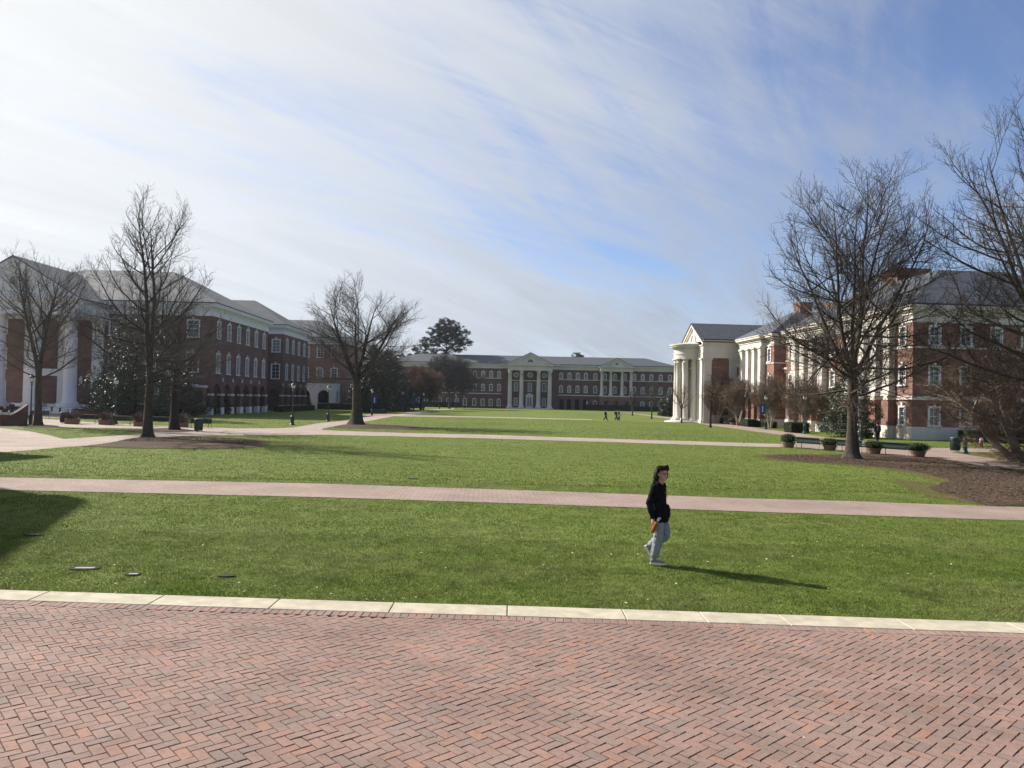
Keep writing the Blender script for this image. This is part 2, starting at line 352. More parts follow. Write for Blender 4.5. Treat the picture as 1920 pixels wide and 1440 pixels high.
# brick plaza: sand bed, then every paver in herringbone
bed = [(-34, -6), (34, -6), (34, kerb_back(34) + 0.03)] + [(x, kerb_back(x) + 0.035) for x in range(30, -31, -3)] + [(-34, kerb_back(-34) + 0.03)]
sheet('plaza_bed', bed, 0.006, M['joint'])
def paver_mesh(name, cen, ang, L_, W_, top, bev=0.004, tilt=0.0012):
    """cen (n,2), ang (n,), L_, W_ (n,) -> bevelled pavers"""
    n = len(cen); ca, sa = np.cos(ang), np.sin(ang)
    V = np.zeros((n, 12, 3), dtype=np.float32)
    sgn = np.array([(-1, -1), (1, -1), (1, 1), (-1, 1)], dtype=np.float32)
    tz = rng.normal(0, tilt, (n, 3))
    for k in range(4):
        for ring, (ins, dz) in enumerate(((bev, 0.0), (0.0, -bev * 1.1), (0.0, -0.03))):
            lx = sgn[k, 0] * (L_ / 2 - ins); ly = sgn[k, 1] * (W_ / 2 - ins)
            i = ring * 4 + k
            V[:, i, 0] = cen[:, 0] + lx * ca - ly * sa; V[:, i, 1] = cen[:, 1] + lx * sa + ly * ca
            V[:, i, 2] = top + dz + (tz[:, 0] + sgn[k, 0] * tz[:, 1] + sgn[k, 1] * tz[:, 2])
    fq = [(0, 1, 2, 3)]
    for a in (0, 4):
        for k in range(4): fq.append((a + 4 + k, a + 4 + (k + 1) % 4, a + (k + 1) % 4, a + k))
    F = (np.arange(n)[:, None, None] * 12 + np.array(fq)[None]).reshape(-1, 4)
    return np_mesh(name, V.reshape(-1, 3), F)
w = 0.1035; th = R(42.0); G = 240
ii, jj = np.meshgrid(np.arange(-G, G), np.arange(-G, G), indexing='ij')
k4 = (ii + jj) % 4
H = k4 == 0; Vv = k4 == 2
cx = np.concatenate([(ii[H] + 1.0) * w, (ii[Vv] + 0.5) * w]); cy = np.concatenate([(jj[H] + 0.5) * w, (jj[Vv] + 1.0) * w])
an = np.concatenate([np.zeros(H.sum()), np.full(Vv.sum(), PI / 2)])
X = cx * math.cos(th) - cy * math.sin(th); Y = cx * math.sin(th) + cy * math.cos(th) + 8.0; an = an + th
kf = np.interp(X, [-30, -7.5, -1.7, 0, 2.43, 7.1, 30], [12.1, 11.32, 11.07, 11.03, 10.93, 10.70, 9.4]) - 0.52
keep = (Y < kf - 0.155) & (Y > 2.6) & (np.abs(X) < 13.5)
X, Y, an = X[keep], Y[keep], an[keep]; n = len(X)
me = paver_mesh('brick_plaza', np.stack([X, Y], 1), an + rng.normal(0, 0.006, n), np.full(n, 2 * w - 0.009), np.full(n, w - 0.009), 0.030, 0.003)
tag(link('brick_plaza', me, M['paver']), kind='structure')
# header course along the kerb
hx = np.arange(-13.4, 13.4, 0.1045); hy = np.array([kerb_front(x) - 0.105 for x in hx]); hs_ = np.array([kerb_front(x + 0.1) - kerb_front(x - 0.1) for x in hx]) / 0.2
me = paver_mesh('brick_border', np.stack([hx, hy], 1), np.arctan(hs_) + PI / 2, np.full(len(hx), 0.198), np.full(len(hx), 0.0985), 0.034)
tag(link('brick_border', me, M['paver']), kind='structure')
# cast stone kerb slabs
xs = [-7.5 - 1.65 * k - 0.85 for k in range(10, -1, -1)] + KX[1:] + [6.9 + 1.6 * k for k in range(1, 12)]
mb = MB()
for a, b_ in zip(xs[:-1], xs[1:]):
    a += 0.007; b_ -= 0.007; t = 0.035
    fa, fb, ba, bb = kerb_front(a), kerb_front(b_), kerb_back(a), kerb_back(b_); i = 0.006
    v = [(a, fa, -.05), (b_, fb, -.05), (b_, bb, -.05), (a, ba, -.05), (a, fa, t), (b_, fb, t), (b_, bb, t), (a, ba, t),
         (a + i, fa + i, t + .006), (b_ - i, fb + i, t + .006), (b_ - i, bb - i, t + .006), (a + i, ba - i, t + .006)]
    mb.add(v, [(3, 2, 1, 0), (0, 1, 5, 4), (1, 2, 6, 5), (2, 3, 7, 6), (3, 0, 4, 7), (4, 5, 9, 8), (5, 6, 10, 9), (6, 7, 11, 10), (7, 4, 8, 11), (8, 9, 10, 11)])
structure('kerb', mb, M['kerb'])
mb = MB(); ks = [x * 1.0 for x in range(-28, 29)]
mb.add([(x, kerb_back(x) + 0.002, 0.012) for x in ks] + [(x, kerb_back(x) + 0.05, 0.012) for x in ks], [(i, i + 1, len(ks) + i + 1, len(ks) + i) for i in range(len(ks) - 1)])
structure('soil_edge_ground', mb, M['soil'])

# paths, traced on the ground
PATHS = {}
def path(name, pts, z, m):
    PATHS.setdefault('p', []).append([Vector(p[:2]) for p in pts])
    return sheet(name, pts, z, m)
pa_top = [(-900, 879), (0, 895.8), (600, 907.3), (1000, 920.5), (1420, 935.8), (1587, 940), (1746, 945.8), (1920, 951.6), (2700, 979)]
pa_bot = [(2700, 1014), (1920, 976.7), (1420, 960.4), (1000, 945.5), (600, 932.8), (0, 919), (-900, 898)]
path('brick_path', px_poly(pa_top + pa_bot), 0.012, M['path_brick'])
# the far cross path with its junctions to the left
pb = [(-500, 795), (0, 803), (55, 808.8), (94, 816.6), (119, 823.4), (203, 818), (266, 814), (287, 809.8), (344, 810.5), (372, 808.5), (359, 807.5), (319, 804), (287, 803.8), (109, 801.2), (-500, 792),
      (-500, 778), (0, 782), (78, 785), (190, 793), (300, 798.6), (380, 801.5), (440, 803.3), (520, 803.2), (550, 801.7), (600, 793.3), (655, 788.4), (684, 782.2), (741, 777.6), (787, 769.4), (834, 766.9), (850, 766.0),
      (852, 767.2), (811, 770.3), (777, 777), (741, 780), (684, 791), (627, 799.5), (606, 803.2), (603, 806.4), (640, 808.2), (760, 812), (900, 815), (1140, 822.8), (1300, 827.6), (1420, 831.4), (1464, 832.6),
      (1464, 838.4), (1420, 838), (1140, 829), (900, 822), (600, 815.2), (550, 815.8), (406, 816.8), (350, 817.8), (297, 820.6), (258, 821), (203, 830.8), (168, 835.8), (130, 838), (47, 845.4), (0, 848.5), (-500, 884)]
path('walkway_path', px_poly(pb), 0.010, M['path_pale'])
path('lawn_cross_path', px_poly([(735, 778.6), (820, 779.7), (900, 781.3), (1000, 783.6), (1110, 786.4), (1110, 787.6), (1000, 785.2), (900, 782.9), (820, 781.6), (735, 780.6)]), 0.014, M['path_pale'])
pr = [(1163, 772.3), (1228, 779.6), (1272, 784), (1335, 793.4), (1374, 796.8), (1440, 805.4), (1545, 819.6), (1654, 830), (1738, 840), (1782, 840.6), (1920, 842), (2600, 852), (2600, 862), (1920, 848.6), (1782, 848.4),
      (1920, 868.5), (2600, 925), (2600, 950), (1920, 880.5), (1847, 874.6), (1766, 860.6), (1706, 856), (1623, 850), (1545, 843.2), (1464, 838.4), (1464, 832.6), (1545, 829), (1540, 824.8), (1482, 818), (1440, 812.6), (1390, 805.7), (1337, 798.7), (1309, 794), (1249, 785), (1170, 773.6)]
path('side_walk_path', px_poly(pr), 0.016, M['path_brick'])
# paved forecourt of the left hall
path('forecourt_path', [(-110, 77), (-62, 77), (-52, 80), (-46, 92), (-46, 103.5), (-110, 103.5)], 0.006, M['path_brick'])
path('terrace_path', px_poly([(684, 782.4), (741, 777.7), (741, 776.4), (690, 776.6), (676, 780.5)]), 0.018, M['path_brick'])
path('portico_path', px_poly([(1262, 782.6), (1300, 786), (1345, 794.5), (1309, 792), (1272, 784.5)]), 0.020, M['path_brick'])

# mulch beds
MULCH = []
def mulch(name, pts, z, seed, wob=0.10):
    o = smooth_outline(px_poly(pts), 4, wob, seed); MULCH.append(o)
    return sheet(name, o, z, M['mulch'])
mulch('mulch_bed_ground', [(1438, 855.5), (1498, 852.6), (1576, 852.5), (1628, 851.4), (1706, 856.6), (1766, 861.8), (1847, 875.6), (1920, 882), (2100, 902), (2140, 950), (1920, 949.8), (1850, 947.4), (1785, 929.5), (1743, 917.6), (1760, 908), (1777, 902), (1732, 887.8), (1654, 877), (1576, 870.6), (1472, 863)], 0.022, 3)
mulch('mulch_ring_ground', [(168, 836.6), (203, 831.5), (262, 820.6), (297, 820.8), (350, 818.2), (406, 821), (469, 824.4), (490, 831.5), (469, 839.5), (380, 841.6), (250, 840)], 0.024, 4)
mulch('mulch_strip_ground', [(235, 809), (250, 805.6), (319, 802.5), (350, 805), (372, 808.6), (343, 810), (286, 808.7), (235, 811)], 0.026, 5)
mulch('mulch_patch_ground', [(31, 800), (53, 797), (86, 796.4), (112, 800.6), (78, 802.4)], 0.022, 6)
mulch('mulch_oval_ground', [(625, 800), (655, 795.4), (690, 795), (772, 799.5), (811, 803.2), (787, 805.6), (709, 804.2), (640, 802.6)], 0.022, 7)
# bark chips and litter on the near beds
def scatter_quads(name, P, size, m, zlift=0.01, kind='stuff', tilt=0.5, asp=0.45):
    n = len(P); a = rng.uniform(0, 2 * PI, n); L_ = rng.uniform(size[0], size[1], n); W_ = L_ * rng.uniform(asp * 0.6, asp * 1.3, n)
    u = np.stack([np.cos(a), np.sin(a), rng.normal(0, tilt, n) * 0.5], 1); v = np.stack([-np.sin(a), np.cos(a), rng.normal(0, tilt, n)], 1)
    u /= np.linalg.norm(u, axis=1)[:, None]; v /= np.linalg.norm(v, axis=1)[:, None]
    c = P.copy(); c[:, 2] += zlift
    V = np.stack([c - u * L_[:, None] / 2, c + v * W_[:, None] / 2, c + u * L_[:, None] / 2, c - v * W_[:, None] / 2], 1)
    V[:, :, 2] = np.maximum(V[:, :, 2], 0.004)
    o = link(name, np_mesh(name, V.reshape(-1, 3), np.arange(4 * n).reshape(-1, 4)), m)
    return tag(o, kind=kind)
def in_poly(P, poly):
    q = np.array([(p[0], p[1]) for p in poly]); x, y = P[:, 0], P[:, 1]; c = np.zeros(len(P), dtype=bool); j = len(q) - 1
    for i in range(len(q)):
        with np.errstate(divide='ignore', invalid='ignore'):
            hit = ((q[i, 1] > y) != (q[j, 1] > y)) & (x < (q[j, 0] - q[i, 0]) * (y - q[i, 1]) / (q[j, 1] - q[i, 1] + 1e-12) + q[i, 0])
        c ^= hit; j = i
    return c
def in_paths(P):
    c = np.zeros(len(P), dtype=bool)
    for p in PATHS['p']: c |= in_poly(P, p)
    return c
def in_mulch(P):
    c = np.zeros(len(P), dtype=bool)
    for p in MULCH: c |= in_poly(P, p)
    return c
P = np.stack([rng.uniform(12, 42, 90000), rng.uniform(23, 47, 90000), np.full(90000, 0.022)], 1); P = P[in_poly(P, MULCH[0])]; P[:, :2] += rng.normal(0, .10, (len(P), 2))
scatter_quads('bark_chips', P, (0.04, 0.13), M['chip'], 0.012, asp=0.3, tilt=0.35)
P = np.stack([rng.uniform(-32, -14, 30000), rng.uniform(46, 54, 30000), np.full(30000, 0.024)], 1); P = P[in_poly(P, MULCH[1])]; P[:, :2] += rng.normal(0, .12, (len(P), 2))
scatter_quads('bark_chips', P, (0.06, 0.16), M['chip'], 0.012, asp=0.3, tilt=0.35)

# grass blades: dense near the kerb, thinner with distance
def blades(name, n, d0, d1, hgt, wid, spread=0.78, pw=1.0):
    d = d0 + (d1 - d0) * rng.uniform(0, 1, n) ** pw; x = rng.uniform(-1, 1, n) * (spread * d + 2.0)
    kb = np.interp(x, [-30, -7.5, -1.7, 0, 2.43, 7.1, 30], [12.1, 11.32, 11.07, 11.03, 10.93, 10.70, 9.4])
    P = np.stack([x, d, np.zeros(n)], 1); ok = (d > kb + 0.045 + rng.uniform(-0.02, 0.02, n)) & ~in_paths(P) & ~in_mulch(P); P = P[ok]; n = len(P)
    # patchy growth height
    ph = 0.5 + 0.5 * np.sin(P[:, 0] * 1.9 + 2.1 * np.sin(P[:, 1] * 0.9)) * np.sin(P[:, 1] * 2.3 + 1.7 * np.sin(P[:, 0] * 1.3))
    ph2 = 0.5 + 0.5 * np.sin(P[:, 0] * 7.3 + 2.6 * np.sin(P[:, 1] * 5.1)) * np.sin(P[:, 1] * 9.1 + 2.2 * np.sin(P[:, 0] * 4.7))
    h = rng.uniform(hgt[0], hgt[1], n) * (0.45 + 0.45 * ph + 0.75 * ph2); a = rng.uniform(0, 2 * PI, n); wd = rng.uniform(wid[0], wid[1], n)
    lean = rng.normal(0, 0.5, (n, 2)) * h[:, None]
    u = np.stack([np.cos(a), np.sin(a), np.zeros(n)], 1) * wd[:, None] / 2
    tip = P + np.concatenate([lean, h[:, None]], 1)
    V = np.stack([P - u, P + u, tip], 1).astype(np.float32)
    return tag(link(name, np_mesh(name, V.reshape(-1, 3), np.arange(3 * n).reshape(-1, 3)), M['blade']), kind='stuff')
blades('grass', 460000, 10.6, 16.5, (0.016, 0.036), (0.005, 0.010))
blades('grass', 330000, 16.5, 27.0, (0.015, 0.035), (0.008, 0.016))
blades('grass', 260000, 27.0, 58.0, (0.016, 0.036), (0.015, 0.035), pw=1.3)
blades('grass', 150000, 58.0, 120.0, (0.016, 0.036), (0.03, 0.07), 0.60, pw=1.2)
# worn straw coloured turf round the mulch beds and along the right walk
def worn(name, outline, n, spread, h=(.015, .035), wd=(.012, .028), inside=False):
    q = np.array([(p[0], p[1]) for p in outline]); k = rng.integers(0, len(q), n); t = rng.uniform(0, 1, (n, 1)); P = q[k] * (1 - t) + q[(k + 1) % len(q)] * t + rng.normal(0, spread, (n, 2))
    P = np.concatenate([P, np.zeros((n, 1))], 1); P = P[~in_paths(P) & ~in_mulch(P)]; n = len(P); a = rng.uniform(0, 2 * PI, n); hh = rng.uniform(*h, n)
    u = np.stack([np.cos(a), np.sin(a), np.zeros(n)], 1) * rng.uniform(*wd, (n, 1)) / 2; tip = P + np.concatenate([rng.normal(0, .7, (n, 2)) * hh[:, None], hh[:, None]], 1)
    return tag(link(name, np_mesh(name, np.stack([P - u, P + u, tip], 1).reshape(-1, 3), np.arange(3 * n).reshape(-1, 3)), M['straw']), kind='stuff')
worn('dry_grass', MULCH[0][60:] + MULCH[0][:4], 60000, .30)
worn('dry_grass', px_poly([(1700, 903), (1740, 909), (1775, 925), (1830, 943), (1760, 930), (1720, 915)]), 40000, .22)
worn('dry_grass', px_poly([(1790, 850), (1850, 853), (1920, 858), (2000, 868), (1920, 864), (1850, 858)]), 60000, .45, wd=(.02, .04))
worn('dry_grass', MULCH[1], 26000, .28, wd=(.02, .04))
# fallen leaves
n = 420; d = 11.2 + 40 * rng.uniform(0, 1, n) ** 1.7; P = np.stack([rng.uniform(-1, 1, n) * 0.75 * d, d, np.full(n, 0.035)], 1)
scatter_quads('fallen_leaves', P[~in_paths(P)], (0.025, 0.06), M['leaf_litter'], 0.008, asp=0.7, tilt=0.3)
n = 40; P = np.stack([rng.uniform(-6, 6, n), rng.uniform(6.2, 10.2, n), np.full(n, 0.03)], 1)
scatter_quads('fallen_leaves', P, (0.012, 0.035), M['leaf_litter'], 0.006, asp=0.7, tilt=0.15)

# small covers sunk in the lawn
def utility_cover(px, py, sx, sy, light, label):
    sx *= .88; sy *= .8; p = gp(px, py); r = empty('utility_cover', p, 0.1, label, 'utility cover', 'covers sunk in the lawn')
    mb = MB(); k = 14; rr = random.Random(int(px))
    pts = [(sx * (1 + rr.uniform(-.15, .1)) * math.cos(2 * PI * i / k), sy * (1 + rr.uniform(-.15, .1)) * math.sin(2 * PI * i / k)) for i in range(k)]
    mb.prism(pts, 0.0, 0.022); mb.build('soil_rim', M['soil'], r, world=False)
    mb = MB(); mb.box((0.02, -sy * 0.40, 0.021), (sx * 1.2, sy * 0.6, 0.02)); bevel(mb.build('lid', M['concrete'] if light else M['black_metal'], r, world=False), 0.006)
utility_cover(160, 1066, 0.30, 0.20, True, 'wide pale concrete cover sunk in the grass near the kerb')
utility_cover(250, 1077.5, 0.14, 0.16, True, 'small chipped pale cover in the grass between a wide pale cover and a dark one')
utility_cover(425, 1081.5, 0.17, 0.10, False, 'small dark cover with dark lid in sunny grass near the kerb')
utility_cover(62, 1003.5, 0.22, 0.14, False, 'dark cover lying in the big shadow on the near lawn')
utility_cover(775, 898, 0.20, 0.2, False, 'dark cover in the lawn just beyond the near brick path')
# ------------------------------------------------------------------ building kit
Z = Vector((0, 0, 1))
def wall_face(mb, o, u, n, x0, x1, z0, z1, ops=(), depth=0.22):
    """wall rectangle with real openings; op = (xa, xb, za, zb, arched)"""
    xs = sorted({round(v, 4) for v in [x0, x1] + [q for op in ops for q in op[:2]]})
    zs = sorted({round(v, 4) for v in [z0, z1] + [q for op in ops for q in op[2:4]]})
    P = lambda x, d, z: o + u * x + n * d + Z * z
    for xa, xb in zip(xs[:-1], xs[1:]):
        # merge vertically free cells
        run = None
        for za, zb in zip(zs[:-1], zs[1:]):
            cx, cz = (xa + xb) / 2, (za + zb) / 2
            if any(op[0] - 1e-4 < cx < op[1] + 1e-4 and op[2] - 1e-4 < cz < op[3] + 1e-4 for op in ops): continue
            mb.add([P(xa, 0, za), P(xb, 0, za), P(xb, 0, zb), P(xa, 0, zb)], [(0, 1, 2, 3)])
    for op in ops:
        xa, xb, za, zb = op[:4]; arch = len(op) > 4 and op[4]
        D = -depth
        if arch:
            r = (xb - xa) / 2; zc = zb - r; k = 10; cx = (xa + xb) / 2
            arc = [(cx - r * math.cos(PI * i / k), zc + r * math.sin(PI * i / k)) for i in range(k + 1)]
            for (ax, az), (bx, bz) in zip(arc[:-1], arc[1:]):
                mb.add([P(ax, 0, az), P(bx, 0, bz), P(bx, 0, zb), P(ax, 0, zb)], [(0, 1, 2, 3)])
                mb.add([P(ax, 0, az), P(bx, 0, bz), P(bx, D, bz), P(ax, D, az)], [(0, 3, 2, 1)])
            zt = zc
        else:
            zt = zb
            mb.add([P(xa, 0, zb), P(xb, 0, zb), P(xb, D, zb), P(xa, D, zb)], [(0, 3, 2, 1)])
        mb.add([P(xa, 0, za), P(xa, 0, zt), P(xa, D, zt), P(xa, D, za)], [(0, 3, 2, 1)])
        mb.add([P(xb, 0, za), P(xb, 0, zt), P(xb, D, zt), P(xb, D, za)], [(0, 1, 2, 3)])
        if za > z0 + 0.05: mb.add([P(xa, 0, za), P(xb, 0, za), P(xb, D, za), P(xa, D, za)], [(0, 1, 2, 3)])
WIN = {}
def window_meshes(w_, h, style, trim=0.16):
    """style: plain, key (keystone above), arch"""
    k = (round(w_, 3), round(h, 3), style)
    if k in WIN: return WIN[k]
    mb = MB(); t = trim
    e = 0.03
    # surround, proud of the wall
    if style != 'arch':
        mb.box((-w_ / 2 - t / 2 + e, -0.03, h / 2), (t, 0.12, h)); mb.box((w_ / 2 + t / 2 - e, -0.03, h / 2), (t, 0.12, h))
        mb.box((0, -0.035, h + t / 2 - e), (w_ + 2 * t - 2 * e, 0.13, t))
        mb.box((0, -0.07, -0.07), (w_ + 2 * t + 0.1, 0.24, 0.14))
        if style == 'key':
            mb.add([(-0.10, -0.13, h + t * .4), (0.10, -0.13, h + t * .4), (0.16, -0.13, h + t + 0.30), (-0.16, -0.13, h + t + 0.30), (-0.10, 0.02, h + t * .4), (0.10, 0.02, h + t * .4), (0.16, 0.02, h + t + 0.30), (-0.16, 0.02, h + t + 0.30)],
                   [(0, 1, 2, 3), (1, 5, 6, 2), (4, 0, 3, 7), (3, 2, 6, 7), (0, 4, 5, 1)])
    else:
        r = w_ / 2; zc = h - r; n_ = 10
        for rr, q in ((r - e, r + t),):
            for i in range(n_):
                a, b = PI * i / n_, PI * (i + 1) / n_
                p = [(-rr * math.cos(a), zc + rr * math.sin(a)), (-rr * math.cos(b), zc + rr * math.sin(b)), (-q * math.cos(b), zc + q * math.sin(b)), (-q * math.cos(a), zc + q * math.sin(a))]
                v = [(x, -0.08, z) for x, z in p] + [(x, 0.05, z) for x, z in p]
                mb.add(v, [(0, 1, 2, 3), (4, 7, 6, 5), (0, 4, 5, 1), (1, 5, 6, 2), (2, 6, 7, 3), (3, 7, 4, 0)])
        mb.box((-w_ / 2 - t / 2 + e, -0.02, zc / 2), (t, 0.12, zc)); mb.box((w_ / 2 + t / 2 - e, -0.02, zc / 2), (t, 0.12, zc))
        mb.box((0, -0.07, -0.07), (w_ + 2 * t + 0.1, 0.24, 0.14))
    # sash bars
    y = 0.105; b = 0.05
    mb.box((0, y, h / 2), (b, 0.05, h - 0.02)); mb.box((0, y - .01, h * 0.5), (w_ - 0.02, 0.07, 0.07))
    for q in (0.25, 0.75): mb.box((0, y, h * q), (w_ - 0.02, 0.045, b * 0.8))
    mb.box((-w_ / 2 + 0.04, y, h / 2), (0.08, 0.06, h)); mb.box((w_ / 2 - 0.04, y, h / 2), (0.08, 0.06, h))
    mb.box((0, y, h - 0.04), (w_ - .16, 0.06, 0.08)); mb.box((0, y, 0.04), (w_ - .16, 0.06, 0.08))
    pm = MB()
    pm.box((0, 0.16, h / 2), (w_ + 0.02, 0.03, h + 0.02))
    WIN[k] = (mb.mesh('window'), pm.mesh('pane'))
    WIN[k][0].materials.append(M['white']); WIN[k][1].materials.append(M['glass'])
    return WIN[k]
_wr = random.Random(5)
def window(root, o, u, n, xc, za, w_, h, style='key'):
    fm, pm = window_meshes(w_, h, style)
    f = link('window', fm, None, root); p = o + u * xc + Z * za
    f.location = p - root.location; f.rotation_euler = (0, 0, math.atan2(u.y, u.x))
    pane = link('pane', pm, None, f)
    if _wr.random() < 0.3:
        pane.material_slots[0].link = 'OBJECT'; pane.material_slots[0].material = M['blind']
    return f
def pilaster(root, o, u, n, xc, w_, z0, z1, d, m, name='pilaster', base=True):
    mb = MB(); mb.obox(o, u, n, xc - w_ / 2, xc + w_ / 2, z0 + (0.5 if base else 0), z1 - 0.62, -0.05, d)
    if base: mb.obox(o, u, n, xc - w_ / 2 - 0.12, xc + w_ / 2 + 0.12, z0, z0 + 0.5, -0.05, d + 0.12)
    mb.obox(o, u, n, xc - w_ / 2 - 0.05, xc + w_ / 2 + 0.05, z1 - 0.62, z1 - 0.50, -0.05, d + 0.06)
    mb.obox(o, u, n, xc - w_ / 2 - 0.02, xc + w_ / 2 + 0.02, z1 - 0.50, z1 - 0.26, -0.05, d + 0.02)
    mb.obox(o, u, n, xc - w_ / 2 - 0.15, xc + w_ / 2 + 0.15, z1 - 0.26, z1, -0.05, d + 0.16)
    return mb.build(name, m, root)
def column(root, p, z0, z1, r, m, name='column', plinth=True):
    mb = MB(); h = z1 - z0; x, y = p[0], p[1]
    if plinth: mb.box((x, y, z0 + 0.14 * r * 2), (r * 2.7, r * 2.7, 0.28 * r * 2))
    b0 = 0.28 * r * 2
    prof = [(r * 1.28, b0), (r * 1.32, b0 + r * .12), (r * 1.28, b0 + r * .25), (r * 1.12, b0 + r * .34), (r * 1.14, b0 + r * .45), (r, b0 + r * .6)]
    for t in (0.25, 0.5, 0.75, 1.0): prof.append((r * (1 - 0.15 * t ** 1.6), b0 + r * .6 + (h - b0 - r * 1.9) * t))
    zt = prof[-1][1]
    prof += [(r * 0.94, zt + .02), (r * 0.94, zt + r * .14), (r * 0.86, zt + r * .18), (r * 0.86, zt + r * .55), (r * 1.16, zt + r * .95)]
    mb.lathe(prof, 24, (x, y, z0)); mb.box((x, y, z0 + (zt + r * .95 + h) / 2), (r * 2.5, r * 2.5, h - zt - r * .95))
    o = mb.build(name, m, root)
    for q in o.data.polygons: q.use_smooth = len(q.vertices) == 4 and abs(q.normal.z) < 0.6 and q.area < r * h
    return o
def bands(mb, poly, rows):
    """stacked mouldings round a footprint: rows of (z0, z1, outward)"""
    for z0, z1, d in rows: mb.prism(offset_poly(poly, d), z0, z1)
def hip_roof(mb, poly4, ze, zr, inset, over=0.5, thick=0.18):
    """poly4 CCW rectangle; deck roof that rises from the eaves to an inset deck or ridge"""
    a = offset_poly(poly4, over); e1 = (a[1] - a[0]).length; e2 = (a[2] - a[1]).length
    ins = min(inset + over, min(e1, e2) / 2 - 0.02)
    b = offset_poly(a, -ins)
    v = [(p.x, p.y, ze) for p in a] + [(p.x, p.y, ze + thick) for p in a] + [(p.x, p.y, zr) for p in b]
    f = [(3, 2, 1, 0), (8, 9, 10, 11)]
    for i in range(4):
        j = (i + 1) % 4; f += [(i, j, 4 + j, 4 + i), (4 + i, 4 + j, 8 + j, 8 + i)]
    mb.add(v, f)
def gable(mb_roof, mb_tym, mb_rake, o, u, n, x0, x1, z0, zapex, back, over=0.5, rake=0.55):
    """pediment roof: front in plane o, ridge running back along -n"""
    xm = (x0 + x1) / 2; P = lambda x, d, z: o + u * x + n * d + Z * z
    s = (zapex - z0) / (xm - x0)
    # roof slabs
    for sg in (-1, 1):
        xe = xm + sg * (xm - x0 + over); ze = z0 - s * over
        v = [P(xm, over, zapex), P(xe, over, ze), P(xe, -back, ze), P(xm, -back, zapex)]
        v2 = [p + Z * 0.16 for p in v]
        q = [(4, 5, 6, 7), (3, 2, 1, 0), (0, 1, 5, 4), (1, 2, 6, 5), (2, 3, 7, 6)]
        mb_roof.add(v + v2, q if sg < 0 else [tuple(reversed(t)) for t in q])
        # raking cornice
        xr = xm + sg * (xm - x0 + over * .85); zr = z0 - s * over * .85
        w1 = [P(xm, over * .8, zapex - .01), P(xr, over * .8, zr - .01), P(xr, over * .8, zr - rake), P(xm, over * .8, zapex - rake)]
        w2 = [P(xm, -.1, zapex - .01), P(xr, -.1, zr - .01), P(xr, -.1, zr - rake), P(xm, -.1, zapex - rake)]
        q = [(0, 3, 2, 1), (0, 1, 5, 4), (2, 3, 7, 6), (1, 2, 6, 5)]
        mb_rake.add(w1 + w2, q if sg > 0 else [tuple(reversed(t)) for t in q])
        w1 = [P(xm, over * .45, zapex - rake + .02), P(xr - sg * rake * .9, over * .45, zr - rake + .25), P(xr - sg * rake * 1.8, over * .45, zr - rake * .75), P(xm, over * .45, zapex - rake * 1.75)]
        w2 = [p - n * (over * .45 + .1) for p in w1]
        mb_rake.add(w1 + w2, q if sg > 0 else [tuple(reversed(t)) for t in q])
    mb_tym.add([P(x0, 0, z0), P(x1, 0, z0), P(xm, 0, zapex - .05)], [(0, 1, 2)])
def rect(o, u, v, x0, x1, y0, y1):
    """CCW footprint in a local frame"""
    q = [o + u * x + v * y for x, y in ((x0, y0), (x1, y0), (x1, y1), (x0, y1))]
    a = sum(q[i].x * q[(i + 1) % 4].y - q[(i + 1) % 4].x * q[i].y for i in range(4))
    return q if a > 0 else q[::-1]
def dentils(mb, o, u, n, x0, x1, z0, z1, d0, d1, step=0.45):
    k = max(1, int((x1 - x0) / step)); st = (x1 - x0) / k
    for i in range(k): mb.obox(o, u, n, x0 + st * (i + .25), x0 + st * (i + .75), z0, z1, d0, d1)
ENT = [(-1.62, -1.50, 0.06), (-1.50, -0.86, 0.03), (-0.86, -0.74, 0.14), (-0.60, -0.42, 0.30), (-0.42, -0.14, 0.50), (-0.14, 0.0, 0.58)]
def chimney(root, c, sx, sy, z0, z1, rz=0.0, m='brick'):
    mb = MB(); mb.box((c[0], c[1], (z0 + z1 - .4) / 2), (sx, sy, z1 - .4 - z0), rz); mb.box((c[0], c[1], z1 - .3), (sx + .14, sy + .14, .2), rz); mb.box((c[0], c[1], z1 - .1), (sx + .26, sy + .26, .2), rz)
    return mb.build('chimney', M[m], root)

